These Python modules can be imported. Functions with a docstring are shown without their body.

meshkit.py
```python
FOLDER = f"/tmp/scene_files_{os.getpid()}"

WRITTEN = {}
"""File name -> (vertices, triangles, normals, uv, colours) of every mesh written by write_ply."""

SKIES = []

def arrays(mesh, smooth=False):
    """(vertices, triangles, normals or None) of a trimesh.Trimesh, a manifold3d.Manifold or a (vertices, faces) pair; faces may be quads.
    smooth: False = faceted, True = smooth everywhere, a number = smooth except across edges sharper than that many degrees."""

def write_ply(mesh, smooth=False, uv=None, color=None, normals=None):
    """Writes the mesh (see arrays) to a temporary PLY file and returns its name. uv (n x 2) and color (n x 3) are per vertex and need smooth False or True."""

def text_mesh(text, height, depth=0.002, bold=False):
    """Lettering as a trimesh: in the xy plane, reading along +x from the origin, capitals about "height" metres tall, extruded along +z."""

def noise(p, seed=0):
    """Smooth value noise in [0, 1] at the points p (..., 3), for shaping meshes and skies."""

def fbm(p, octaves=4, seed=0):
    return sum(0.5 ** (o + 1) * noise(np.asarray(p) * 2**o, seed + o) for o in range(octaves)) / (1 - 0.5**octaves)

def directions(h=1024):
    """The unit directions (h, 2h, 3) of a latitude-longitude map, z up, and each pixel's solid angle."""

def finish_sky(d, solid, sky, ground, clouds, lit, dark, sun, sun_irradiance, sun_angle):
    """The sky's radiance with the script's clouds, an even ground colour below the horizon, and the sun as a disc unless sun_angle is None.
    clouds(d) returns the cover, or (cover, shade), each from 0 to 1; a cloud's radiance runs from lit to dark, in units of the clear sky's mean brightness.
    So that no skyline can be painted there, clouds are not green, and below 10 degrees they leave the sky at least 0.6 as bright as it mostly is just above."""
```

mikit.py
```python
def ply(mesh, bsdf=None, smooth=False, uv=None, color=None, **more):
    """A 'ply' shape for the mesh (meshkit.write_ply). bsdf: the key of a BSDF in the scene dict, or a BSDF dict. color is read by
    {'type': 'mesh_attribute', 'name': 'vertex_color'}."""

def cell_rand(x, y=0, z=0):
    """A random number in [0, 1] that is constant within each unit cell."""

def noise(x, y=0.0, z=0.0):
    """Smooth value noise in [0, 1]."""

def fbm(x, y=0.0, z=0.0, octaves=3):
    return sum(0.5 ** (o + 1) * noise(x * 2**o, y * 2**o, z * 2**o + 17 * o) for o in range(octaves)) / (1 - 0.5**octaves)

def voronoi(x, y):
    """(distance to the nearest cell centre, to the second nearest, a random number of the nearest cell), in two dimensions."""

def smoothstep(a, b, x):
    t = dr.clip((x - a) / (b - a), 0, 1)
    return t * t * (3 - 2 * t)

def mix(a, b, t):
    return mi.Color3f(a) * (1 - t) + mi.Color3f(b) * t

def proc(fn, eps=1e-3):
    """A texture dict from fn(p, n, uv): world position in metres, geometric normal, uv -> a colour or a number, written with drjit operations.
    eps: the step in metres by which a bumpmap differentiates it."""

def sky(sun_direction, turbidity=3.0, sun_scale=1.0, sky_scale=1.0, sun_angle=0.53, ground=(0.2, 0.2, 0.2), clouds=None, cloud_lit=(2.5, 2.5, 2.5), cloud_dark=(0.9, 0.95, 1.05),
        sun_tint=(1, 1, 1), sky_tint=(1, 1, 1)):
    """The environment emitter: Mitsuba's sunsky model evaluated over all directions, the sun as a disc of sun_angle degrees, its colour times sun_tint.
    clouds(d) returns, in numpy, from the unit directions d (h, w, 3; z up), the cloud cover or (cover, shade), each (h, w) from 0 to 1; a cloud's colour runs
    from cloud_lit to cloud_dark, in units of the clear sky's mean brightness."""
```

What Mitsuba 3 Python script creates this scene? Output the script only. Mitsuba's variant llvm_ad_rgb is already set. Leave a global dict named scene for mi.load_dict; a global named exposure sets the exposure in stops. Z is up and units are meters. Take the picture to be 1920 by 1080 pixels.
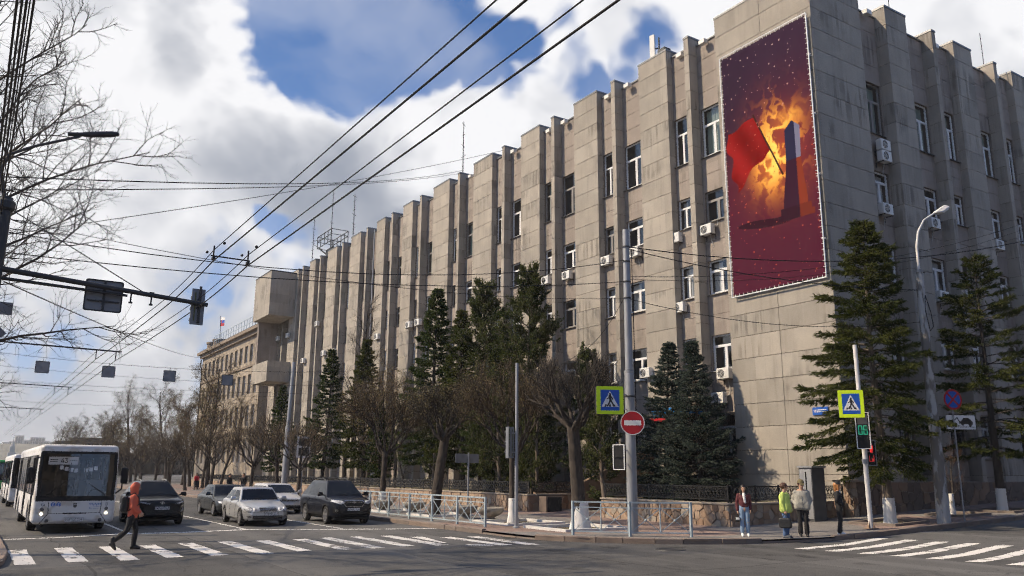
import math, random
import numpy as np, trimesh, shapely, manifold3d as m3
from shapely.geometry import Polygon, box as sbox, LineString, Point
from scipy.spatial import Voronoi
import mitsuba as mi, drjit as dr
import mikit, meshkit
from mikit import proc, noise, fbm, voronoi, cell_rand, smoothstep, mix

# ---------------------------------------------------------------- camera, sky, exposure
CAM = np.array([0.0, 0.0, 2.1])
YAW, PITCH, ROLL = map(math.radians, (33.06388, 12.69099, 0.36777))
_F = np.array([math.sin(YAW) * math.cos(PITCH), math.cos(YAW) * math.cos(PITCH), math.sin(PITCH)])
_R = np.array([math.cos(YAW), -math.sin(YAW), 0.0])
_U = np.cross(_R, _F)
_U = -math.sin(ROLL) * _R + math.cos(ROLL) * _U
exposure = 1.5
scene = {}
labels = {}
TF = mi.ScalarTransform4f
scene['camera'] = {'type': 'perspective', 'fov': 64.0839, 'fov_axis': 'x', 'near_clip': 0.1, 'far_clip': 9000.0,
                   'to_world': TF().look_at(origin=CAM.tolist(), target=(CAM + _F).tolist(), up=_U.tolist())}
SUN = (-0.885, 0.466, 0.86)


def clouds(d):
    az = np.degrees(np.arctan2(d[..., 0], d[..., 1]))
    el = np.degrees(np.arcsin(np.clip(d[..., 2], -1, 1)))
    zz = np.maximum(d[..., 2], 0.0) + 0.32
    p = np.stack([d[..., 0] / zz, d[..., 1] / zz, np.zeros_like(zz)], -1)
    q = d * 4.0
    f = lambda k, s, o: meshkit.fbm(q * k + [s * 1.7, s * 0.9, s * 2.3], o, int(s))
    wv = np.stack([f(1.4, 41, 5), f(1.4, 43, 5), f(1.4, 47, 5)], -1) - .5
    q = q + .55 * wv
    bil = sum(a * np.abs(2 * f(k, s, 1) - 1) for a, k, s in ((.5, 3.0, 5), (.27, 6.2, 7), (.15, 12.5, 9), (.08, 25.0, 13)))   # billows
    n1 = f(1.6, 3, 6)
    w2 = np.stack([f(1.1, 71, 7), f(1.1, 73, 7), f(3.2, 75, 6), f(3.2, 77, 6)], -1) - .5
    az = az + 13 * w2[..., 0] + 6 * w2[..., 2]; el = el + 9 * w2[..., 1] + 4.5 * w2[..., 3]
    blob = lambda B: sum(k * np.exp(-(((az - a) / ra) ** 2 + ((el - e) / re) ** 2)) for a, e, ra, re, k in B)
    cover = .66 + 1.0 * (n1 - .5) - .75 * (bil - .42) - blob(CLEAR) + blob(THICK)
    cv = np.clip((cover - .38) / .30, 0, 1); cv = cv * cv * (3 - 2 * cv)
    thin = np.clip((f(2.2, 61, 6) - .38) / .4, 0, 1) * .35
    low = np.clip((17 - el) / 15, 0, 1)
    cv = np.maximum(cv, thin * (1 - .2 * low)); cv = np.maximum(cv, .62 * low)
    n2 = f(2.3, 11, 6)
    shade = .22 + 1.6 * (n2 - .5) + .95 * (bil - .42) + blob(DARK)
    rim = 1 - np.clip((cover - .42) / .35, 0, 1)
    shade = shade - .35 * rim * np.clip((el - 10) / 8, 0, 1)
    shade = shade * (1 - .45 * low) + .46 * low
    return cv, 1 - np.exp(-1.25 * np.maximum(shade, 0))


# azimuth, elevation, half widths, strength of the cloud field's openings, banks and dark bases
CLEAR = [(22.5, 30.5, 6.4, 4.4, 0.95), (20.3, 26.0, 3.6, 3.4, 0.65), (27.0, 28.0, 3.4, 2.2, .35), (31.5, 29.0, 2.6, 1.5, 0.38), (40.0, 27.3, 3.2, 2.4, 0.45), (37.0, 31.0, 2.2, 1.5, .3), (17.4, 16.6, 1.7, 1.7, .55), (44, 31, 3, 2.0, .3),
 (-78.0, 28.0, 38, 26, 1.0), (115.0, 28.0, 36, 28, 1.0), (180, 24, 60, 34, 1.1), (-130, 30, 40, 34, 1.0), (-180, 24, 60, 34, 1.1), (30, 78, 200, 24, .9)]
THICK = [(3.0, 25.0, 10.0, 9.0, 0.55), (28.0, 22.0, 9.0, 4.2, 0.45), (13.0, 22.0, 6.0, 6.0, 0.35), (32.5, 32.5, 5.0, 2.2, .35), (60.0, 25.0, 15.0, 12.0, 0.40)]
DARK = [(21.0, 18.0, 9.5, 3.0, 1.05), (13.0, 20.4, 6.0, 2.2, 0.8), (25.0, 19.2, 5.0, 1.8, .55), (9.0, 27.0, 3.0, 1.8, 0.30), (5.0, 17.0, 9.0, 4.0, .15), (6.0, 9.0, 24.0, 5.0, 0.15), (28.0, 23.8, 6.0, 2.4, -0.35), (11.0, 25.0, 4.0, 3.5, -0.30), (17.0, 24.0, 3.0, 1.8, -0.3), (55, 30, 14, 8, -.2)]
scene['sky'] = mikit.sky(SUN, turbidity=3.0, sun_scale=1.25, clouds=clouds, cloud_lit=(3.1, 3.1, 3.16), cloud_dark=(0.75, 0.88, 1.15), ground=(0.13, 0.13, 0.13), sky_scale=1.2, sky_tint=(.86, 1.0, 1.24))

# ---------------------------------------------------------------- helpers
PI = math.pi


class MB:
    """Collects triangles."""
    def __init__(s): s.v, s.f, s.n = [], [], 0

    def add(s, v, f):
        v = np.asarray(v, float); f = np.asarray(f, int)
        if f.ndim == 2 and f.shape[1] == 4: f = np.vstack([f[:, [0, 1, 2]], f[:, [0, 2, 3]]])
        s.v.append(v); s.f.append(f + s.n); s.n += len(v); return s

    def addm(s, m):
        if hasattr(m, 'to_mesh'):
            q = m.to_mesh(); return s.add(q.vert_properties[:, :3], q.tri_verts)
        return s.add(m.vertices, m.faces)

    def box(s, x0, x1, y0, y1, z0, z1):
        v = np.array([[x, y, z] for x in (x0, x1) for y in (y0, y1) for z in (z0, z1)])
        return s.add(v, BOXF)

    def obox(s, c, size, rz=0.0, tilt=None):
        v = (np.array([[x, y, z] for x in (-.5, .5) for y in (-.5, .5) for z in (-.5, .5)]) * size)
        if tilt is not None: v = v @ np.asarray(tilt).T
        c_, s_ = math.cos(rz), math.sin(rz)
        v = v @ np.array([[c_, s_, 0], [-s_, c_, 0], [0, 0, 1]])
        return s.add(v + np.asarray(c, float), BOXF)

    def bar(s, p, q, w, h=None):
        p, q = np.asarray(p, float), np.asarray(q, float); h = h or w
        d = q - p; L = np.linalg.norm(d); d /= L
        a = np.array([0, 0, 1.0]) if abs(d[2]) < .95 else np.array([1.0, 0, 0])
        u = np.cross(a, d); u /= np.linalg.norm(u); w_ = np.cross(d, u)
        v = [e + i * u * w / 2 + j * w_ * h / 2 for e in (p, q) for i in (-1, 1) for j in (-1, 1)]
        return s.add(v, BOXF)

    def tube(s, pts, r, n=8, caps=True):
        pts = np.asarray(pts, float); k = len(pts)
        r = np.full(k, r, float) if np.isscalar(r) else np.asarray(r, float)
        t = np.gradient(pts, axis=0); t /= np.linalg.norm(t, axis=1, keepdims=True) + 1e-12
        a = np.array([0, 0, 1.0]) if abs(t[0][2]) < .9 else np.array([1.0, 0, 0])
        u = np.cross(a, t[0]); u /= np.linalg.norm(u); V = []
        ang = np.arange(n) * 2 * PI / n
        for i in range(k):
            u = u - t[i] * (u @ t[i]); u /= np.linalg.norm(u); w = np.cross(t[i], u)
            V.append(pts[i] + r[i] * (np.cos(ang)[:, None] * u + np.sin(ang)[:, None] * w))
        V = np.vstack(V); i = np.arange(n); j = (i + 1) % n; F = []
        for a_ in range(k - 1):
            o = a_ * n
            F += [np.stack([o + i, o + j, o + n + j], 1), np.stack([o + i, o + n + j, o + n + i], 1)]
        if caps:
            c0, c1 = len(V), len(V) + 1; V = np.vstack([V, pts[0], pts[-1]])
            F += [np.stack([np.full(n, c0), j, i], 1), np.stack([np.full(n, c1), (k - 1) * n + i, (k - 1) * n + j], 1)]
        return s.add(V, np.vstack(F))

    def lathe(s, prof, n=20, c=(0, 0, 0), axis='z'):
        prof = np.asarray(prof, float); k = len(prof); ang = np.arange(n) * 2 * PI / n
        V = np.stack([prof[:, None, 0] * np.cos(ang), prof[:, None, 0] * np.sin(ang), np.repeat(prof[:, 1:2], n, 1)], -1).reshape(-1, 3)
        i = np.arange(n); j = (i + 1) % n; F = []
        for a_ in range(k - 1):
            o = a_ * n; F += [np.stack([o + i, o + j, o + n + j], 1), np.stack([o + i, o + n + j, o + n + i], 1)]
        if axis == 'x': V = V[:, [2, 0, 1]]
        if axis == 'y': V = V[:, [1, 2, 0]]
        return s.add(V + np.asarray(c, float), np.vstack(F))

    def prism(s, poly, h0, h1, fr=None):
        """shapely polygon(s) in (a, b) extruded from h0 to h1; fr maps (a, b, h) to the world."""
        for g in getattr(poly, 'geoms', [poly]):
            if g.is_empty or g.area < 1e-7: continue
            m = trimesh.creation.extrude_polygon(g, h1 - h0, engine='earcut')
            v = np.array(m.vertices); v[:, 2] += h0; f = np.array(m.faces)
            if fr is not None:
                w = fr(v)
                e = [fr(np.array([[0, 0, 0.]])), fr(np.array([[1, 0, 0.]])), fr(np.array([[0, 1, 0.]])), fr(np.array([[0, 0, 1.]]))]
                if np.linalg.det(np.array([(e[k] - e[0])[0] for k in (1, 2, 3)])) < 0: f = f[:, ::-1]
                v = w
            s.add(v, f)
        return s

    def get(s): return np.vstack(s.v), np.vstack(s.f)

    def move(s, t=(0, 0, 0), rz=0.0):
        c_, s_ = math.cos(rz), math.sin(rz); R = np.array([[c_, s_, 0], [-s_, c_, 0], [0, 0, 1]])
        s.v = [v @ R + np.asarray(t, float) for v in s.v]; return s


BOXF = np.array([[0, 1, 3], [0, 3, 2], [4, 6, 7], [4, 7, 5], [0, 4, 5], [0, 5, 1], [2, 3, 7], [2, 7, 6], [0, 2, 6], [0, 6, 4], [1, 5, 7], [1, 7, 3]])
used = {}


def numbered(name):
    k = used.get(name, -1) + 1; used[name] = k
    return name if k == 0 else f'{name}_{k:03d}'


def tag(key, label=None, cat=None, group=None, kind=None):
    d = labels.setdefault(key, {})
    for a, b in (('label', label), ('category', cat), ('group', group), ('kind', kind)):
        if b: d[a] = b
    return key


def thing(name, label, cat, group=None):
    return tag(numbered(name), label, cat, group)


def shape(mb, mat, smooth=False):
    return mikit.ply(mb.get() if isinstance(mb, MB) else mb, mat, smooth=smooth)


def put(key, shp, xf=None):
    scene[key] = shp if xf is None else {**shp, 'to_world': xf}
    return key


def part(parent, name, mb, mat, smooth=False, label=None, kind=None, xf=None):
    if isinstance(mb, MB) and mb.n == 0: return None
    key = numbered(parent + '__' + name)
    put(key, mb if isinstance(mb, dict) else shape(mb, mat, smooth), xf)
    if label or kind: tag(key, label, None, None, kind)
    return key


def struct(name, mb, mat, smooth=False, label=None):
    key = numbered(name); put(key, shape(mb, mat, smooth)); tag(key, label, None, None, 'structure'); return key


def at(x, y, z=0.0, rz=0.0, s=1.0):
    t = TF().translate([x, y, z])
    if rz: t = t @ TF().rotate([0, 0, 1], math.degrees(rz))
    if s != 1.0: t = t @ TF().scale([s, s, s])
    return t


def gz(x): return 0.033 * np.clip(np.asarray(x, float) - 23.0, 0, 90)


def sheet(poly, off, breaks=(23.0, 113.0)):
    """A sheet over the ground: the polygon cut at the breaks of the slope and raised by off."""
    mb = MB(); xs = [-1e5, *breaks, 1e5]
    for a, b in zip(xs, xs[1:]):
        g = poly.intersection(sbox(a, -1e5, b, 1e5))
        for q in getattr(g, 'geoms', [g]):
            if q.geom_type != 'Polygon' or q.area < 1e-6: continue
            v, f = trimesh.creation.triangulate_polygon(q, engine='earcut')
            v3 = np.column_stack([v, gz(v[:, 0]) + off])
            n = np.cross(v3[f[:, 1]] - v3[f[:, 0]], v3[f[:, 2]] - v3[f[:, 0]])[:, 2]
            f = np.where((n < 0)[:, None], f[:, ::-1], f)
            mb.add(v3, f)
    return mb


# ---------------------------------------------------------------- materials
def rgb(*c): return {'type': 'rgb', 'value': list(c)}


def mat(name, color, rough=0.6, metal=0.0, two=True, bump=None, **k):
    c = color if isinstance(color, dict) else rgb(*color)
    d = {'type': 'principled', 'base_color': c, 'roughness': rough, 'metallic': metal, **k}
    if bump is not None: d = {'type': 'bumpmap', 'arbitrary': bump[0], 'scale': bump[1], 'bsdf': d}
    scene[name] = {'type': 'twosided', 'bsdf': d} if two else d
    return name


def concrete(base, dark, stain, k):
    def f(p, n, uv):
        a = fbm(p.x * 1.3 + k, p.y * 1.3, p.z * 0.7, octaves=4)
        streak = fbm(p.x * 6.0, p.y * 6.0 + k, p.z * 0.38, octaves=4)
        blot = smoothstep(0.52, 0.70, fbm(p.x * 0.45 + k, p.y * 0.45, p.z * 0.5, octaves=4))
        g = noise(p.x * 26, p.y * 26, p.z * 26)
        run = smoothstep(.60, .80, fbm(p.x * 3.1 + k, p.y * 3.1, p.z * 0.10, octaves=3))
        row = cell_rand(dr.floor((p.z + 0.12) / 1.105), dr.floor((p.x + p.y) / 2.9), k)
        c = mix(base, dark, smoothstep(0.30, 0.72, a) * 0.62 + smoothstep(0.48, 0.76, streak) * 0.42)
        c = mix(c, stain, blot * smoothstep(0.40, 0.62, streak) * 0.72 + run * smoothstep(.38, .6, streak) * .35)
        return c * (0.87 + 0.13 * g + 0.20 * (row - 0.5))
    return proc(f)


mat('concrete', concrete((.385, .35, .30), (.30, .272, .235), (.16, .147, .13), 1.0), .85)
mat('concrete_b', concrete((.365, .335, .29), (.285, .26, .225), (.165, .152, .135), 5.0), .85)
mat('plaster', concrete((.315, .272, .24), (.255, .22, .195), (.15, .135, .12), 9.0), .88)
mat('joint', (.15, .13, .11), .9)


def asphalt(p, n, uv):
    a = fbm(p.x * 0.35, p.y * 0.22, 3.0, octaves=4)
    track = smoothstep(0.42, 0.72, fbm(p.x * 1.1, p.y * 0.10, 8.0, octaves=3))
    g = noise(p.x * 55, p.y * 55, 1.0)
    wx, wy = p.x + .25 * noise(p.x * .9, p.y * .9, 2.0), p.y + .25 * noise(p.x * .9, p.y * .9, 5.0)
    cx, cy = dr.floor(wx / 3.7 + 0.3), dr.floor(wy / 7.5 + .15)
    patch = smoothstep(.62, .66, cell_rand(cx, cy, 2))
    fx, fy = wx / 3.7 + .3 - cx, wy / 7.5 + .15 - cy
    e = dr.minimum(dr.minimum(fx, 1 - fx) * 3.7, dr.minimum(fy, 1 - fy) * 7.5)
    tar = smoothstep(.05, .02, e) * patch
    v1, v2, _ = voronoi(p.x * 0.42 + 1.2 * noise(p.x * 0.8, p.y * 0.8, 4.0), p.y * 0.30 + 1.2 * noise(p.x * 0.9, p.y * 0.9, 9.0))
    crack = (1 - smoothstep(0.004, 0.016, v2 - v1)) * smoothstep(0.45, 0.6, noise(p.x * 0.2, p.y * 0.2, 7.0))
    oil = smoothstep(.66, .76, fbm(p.x * 1.7, p.y * 1.1, 21.0, octaves=4))
    v = 0.084 + 0.032 * (a - 0.5) + 0.018 * (track - 0.5) + 0.026 * (g - 0.5) - 0.020 * patch * (.7 + .6 * noise(p.x * 3, p.y * 3, 4.0)) - .022 * oil
    return mi.Color3f(v * 1.01, v, v * 0.985) * (1 - 0.30 * crack) * (1 - .45 * tar)


mat('asphalt', proc(asphalt), .82)


def paving(p, n, uv):
    a = fbm(p.x * 0.5, p.y * 0.5, 2.0, octaves=4)
    g = noise(p.x * 40, p.y * 40, 1.0)
    tx, ty = p.x / 0.40, p.y / 0.20
    row = dr.floor(ty); tx = tx + 0.5 * (row - 2 * dr.floor(row / 2))
    fx, fy = tx - dr.floor(tx), ty - dr.floor(ty)
    j = dr.minimum(dr.minimum(fx, 1 - fx) * 0.40, dr.minimum(fy, 1 - fy) * 0.20)
    r = cell_rand(dr.floor(tx), row, 5)
    red = smoothstep(0.46, 0.56, fbm(p.x * 0.28 + 4, p.y * 0.28, 6.0, octaves=2))
    c = mix((.165, .155, .148), (.20, .145, .125), red)
    return c * (0.80 + 0.30 * (a - 0.2) + 0.16 * (r - 0.5) + 0.12 * (g - 0.5)) * (0.72 + 0.28 * smoothstep(0.002, 0.008, j))


mat('paving', proc(paving), .85)
mat('soil', proc(lambda p, n, uv: mix((.055, .043, .032), (.11, .10, .06), smoothstep(.35, .65, fbm(p.x * 2, p.y * 2, 1., octaves=4))) * (.7 + .5 * noise(p.x * 20, p.y * 20, 1.))), .95)


def granite(base, k):
    return proc(lambda p, n, uv: mi.Color3f(*base) * (0.72 + 0.4 * fbm(p.x * 3 + k, p.y * 3, p.z * 3, octaves=4) + 0.16 * (noise(p.x * 45, p.y * 45, p.z * 45) - .5)))


mat('kerb_stone', granite((.215, .165, .135), 2.0), .85)
mat('kerb_stone_b', granite((.19, .155, .135), 6.0), .85)
mat('stone_a', granite((.36, .265, .195), 1.0), .85)
mat('stone_b', granite((.31, .215, .15), 3.0), .85)
mat('stone_c', granite((.36, .31, .255), 7.0), .85)
mat('stone_d', granite((.27, .18, .125), 11.0), .85)
mat('stone_e', granite((.15, .115, .095), 13.0), .85)
mat('mortar', (.26, .22, .19), .95)


def paint_white(p, n, uv):
    w = smoothstep(0.27, 0.42, fbm(p.x * 6, p.y * 2.2, 1.0, octaves=5))
    g = noise(p.x * 60, p.y * 60, 3.0)
    return mix((.16, .155, .15), (.60, .59, .57), w * (0.75 + 0.25 * g))


mat('road_paint', proc(paint_white), .7)
mat('white_paint', proc(lambda p, n, uv: mi.Color3f(.68, .67, .65) * (.72 + .34 * fbm(p.x * 5, p.y * 5, p.z * 5, octaves=3))), .8)
mat('whitewash', proc(lambda p, n, uv: mix((.17, .15, .13), (.72, .71, .69), smoothstep(.20, .33, fbm(p.x * 7, p.y * 7, p.z * 4, octaves=4)))), .9)
mat('bark', proc(lambda p, n, uv: mix((.026, .021, .018), (.085, .070, .058), fbm(p.x * 16, p.y * 16, p.z * 4, octaves=3))), .95)
mat('bark_pale', proc(lambda p, n, uv: mix((.09, .072, .058), (.22, .18, .145), fbm(p.x * 14, p.y * 14, p.z * 4, octaves=3))), .95)
mat('twig_dark', (.05, .042, .036), .9)
mat('twig_brown', (.075, .054, .036), .9)
mat('twig_red', (.095, .055, .038), .9)
mat('twig_ochre', (.17, .115, .05), .9)
mat('bud', (.14, .11, .042), .8)
mat('bud_green', (.10, .11, .03), .8)


def needles(a, b, k):
    return proc(lambda p, n, uv: mix(a, b, smoothstep(.3, .7, fbm(p.x * 1.1 + k, p.y * 1.1, p.z * 1.1, octaves=3))) * (.7 + .6 * noise(p.x * 9, p.y * 9, p.z * 9)))


def needle_mat(name, c0, c1, k):
    scene[name] = {'type': 'principledthin', 'base_color': needles(c0, c1, k), 'roughness': .6, 'diff_trans': .7}


needle_mat('needle_spruce', (.044, .058, .017), (.084, .094, .028), 1.)
needle_mat('needle_dark', (.034, .054, .018), (.064, .088, .028), 3.)
needle_mat('needle_blue', (.045, .064, .052), (.085, .108, .092), 5.)
needle_mat('needle_pine', (.052, .068, .024), (.092, .104, .040), 7.)
needle_mat('leaf_fresh', (.07, .10, .018), (.12, .15, .03), 8.)
mat('black_iron', (.012, .012, .013), .45)
mat('rail_paint', proc(lambda p, n, uv: mi.Color3f(.335, .405, .45) * (.82 + .3 * noise(p.x * 9, p.y * 9, p.z * 9))), .5)
mat('galvanised', proc(lambda p, n, uv: mi.Color3f(.33, .34, .36) * (.75 + .4 * fbm(p.x * 6, p.y * 6, p.z * 2, octaves=3))), .5, .35)
mat('pole_peel', proc(lambda p, n, uv: mix((.17, .16, .15), (.40, .40, .40), smoothstep(.44, .54, fbm(p.x * 5, p.y * 5, p.z * 1.3, octaves=4)))), .8)
mat('dark_metal', (.045, .047, .05), .5, .2)
mat('sign_back', proc(lambda p, n, uv: mi.Color3f(.22, .235, .26) * (.8 + .35 * noise(p.x * 5, p.y * 5, p.z * 5))), .55, .3)
mat('sign_blue', (.012, .09, .42), .45)
mat('sign_white', (.72, .72, .72), .45)
mat('sign_yellow', (.66, .88, .015), .5)
mat('sign_red', (.40, .012, .018), .45)
mat('sign_black', (.012, .012, .012), .5)
mat('coping', (.20, .205, .21), .45, .5)
mat('pvc', (.70, .71, .72), .4)
mat('old_frame', (.26, .25, .24), .6)
mat('sill', (.10, .10, .10), .5)
scene['pane'] = {'type': 'thindielectric', 'int_ior': 1.52}
mat('room', (.10, .10, .105), .9)
mat('curtain', (.42, .43, .42), .9)
mat('curtain_green', (.20, .25, .22), .9)
mat('ac_white', (.66, .66, .64), .5)
mat('ac_fan', (.05, .05, .052), .6)
mat('rubber', (.016, .016, .017), .8)
mat('rim', (.42, .42, .43), .3, .7)
mat('black_plastic', (.014, .014, .015), .5, specular=.3)
mat('chrome', (.60, .60, .61), .15, .9)
mat('car_glass', (.006, .008, .012), .04, specular=.35)
mat('lamp_glass', (.52, .53, .55), .12, clearcoat=.8)
mat('lamp_dark', (.10, .10, .11), .15, clearcoat=.8)
scene['lit_lamp'] = {'type': 'twosided', 'bsdf': {'type': 'diffuse', 'reflectance': rgb(.8, .75, .6)}}
mat('plate', (.68, .68, .68), .5)
mat('paint_silver', (.50, .51, .52), .28, .55, clearcoat=.8)
mat('paint_palesilver', (.55, .55, .55), .3, .4, clearcoat=.8)
mat('paint_black', (.008, .008, .010), .16, .0, specular=.3, clearcoat=.4)
mat('paint_grey', (.048, .054, .060), .22, .35, specular=.4, clearcoat=.5)
mat('paint_navy', (.010, .012, .020), .18, .1, specular=.35, clearcoat=.5)
mat('bus_white', proc(lambda p, n, uv: mix((.68, .68, .67), (.52, .48, .42), smoothstep(.5, .75, fbm(p.x * 4, p.y * 4, p.z * 4, octaves=4)))), .32, clearcoat=.5)
mat('bus_green', (.03, .28, .06), .4)
mat('skin', (.50, .30, .21), .6)
mat('lamp_green', (.012, .10, .06), .35)
mat('cab_grey', proc(lambda p, n, uv: mi.Color3f(.075, .078, .085) * (.85 + .3 * noise(p.x * 5, p.y * 5, p.z * 5))), .55)
mat('sign_skyblue', (.02, .22, .60), .45)
mat('flag_blue', (.03, .08, .42), .6)
mat('hill_ground', proc(lambda p, n, uv: mix((.085, .078, .05), (.15, .135, .095), fbm(p.x * .02, p.y * .02, 1.0, octaves=4))), .95)
mat('room_dark', (.045, .046, .05), .9)
for n_, c_, r_ in (('cloth_orange', (.62, .12, .065), .7), ('cloth_black', (.014, .014, .016), .8), ('cloth_lime', (.50, .62, .15), .75), ('cloth_stone', (.33, .32, .285), .8), ('cloth_wine', (.10, .018, .024), .7), ('cloth_white', (.70, .70, .69), .8), ('denim', (.085, .15, .30), .85), ('denim_pale', (.22, .32, .46), .85), ('denim_dark', (.045, .08, .16), .85),
                   ('hair_dark', (.018, .012, .010), .5), ('hair_brown', (.07, .03, .018), .6), ('hair_ginger', (.34, .15, .05), .5), ('cap_olive', (.16, .13, .06), .8), ('leather_black', (.016, .016, .017), .4), ('cloth_red', (.42, .02, .035), .8), ('cloth_greyblue', (.12, .13, .15), .8), ('lip', (.36, .13, .11), .5)):
    mat(n_, c_, r_)
# ---------------------------------------------------------------- ground, road, pavements
rng = np.random.default_rng(7)
KERB = [(15.30, 130.0), (15.30, 26.2), (15.33, 25.1), (15.40, 23.4), (15.50, 22.4), (15.72, 21.9), (16.35, 20.80), (16.95, 20.15), (17.75, 19.35), (18.74, 18.64), (20.1, 18.0), (21.6, 17.68), (23.3, 17.35), (24.6, 17.10), (26.0, 17.0), (110.0, 17.0)]
LEFTK = [(1.12, 130.0), (1.12, 24.0), (0.95, 22.0), (0.2, 20.0), (-1.5, 18.3), (-4.0, 17.4), (-60.0, 17.0)]
road_all = sbox(-400, -300, 600, 3000)
side_main = Polygon(KERB + [(110, 130)])
side_left = Polygon(LEFTK + [(-60, 130)])
near_left = Polygon([(-60, -40), (-60, 8.5), (-3.0, 8.0), (4.0, 3.5), (4.5, -40)])
struct('road', sheet(road_all, 0.0, (23.0, 113.0)), 'asphalt', label='grey patched asphalt of the crossing and both streets')
BED1 = Polygon([(24.45, 22.35), (31.4, 22.35), (31.4, 29.6), (24.45, 29.6)])
BED2 = Polygon([(24.45, 35.6), (31.4, 35.6), (31.4, 112), (24.45, 112)])
pits = [(17.4, 26.9, 20.1, 29.6), (17.35, 23.2, 20.3, 25.8), (17.6, 33.7, 19.9, 36.0), (17.5, 38.0, 19.6, 40.4), (28.1, 17.95, 30.3, 19.85), (33.4, 18.3, 35.4, 20.0), (36.6, 18.0, 38.8, 19.9)]
pit_u = shapely.union_all([sbox(*p) for p in pits])
struct('pavement', sheet(side_main.difference(pit_u).difference(sbox(24.5, 22.4, 31.4, 29.5)).difference(sbox(24.5, 35.7, 31.4, 112)), 0.12), 'paving', label='grey and reddish paved pavement in front of the concrete building')
struct('pavement', sheet(side_left, 0.12), 'paving', label='pavement strip on the left beside the bus')
struct('pavement', sheet(near_left, 0.12), 'paving', label='pavement corner in the foreground outside the left edge')
struct('planting_bed', MB().addm(trimesh.Trimesh(*sheet(BED1, 0.62).get(), process=False)), 'soil')
struct('planting_bed', sheet(BED2, 0.62), 'soil')
struct('planting_bed', MB().box(27.6, 31.4, 29.62, 33.2, 0.1, .86), 'soil')
struct('tree_pit_soil', sheet(pit_u, 0.10), 'soil')


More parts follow.
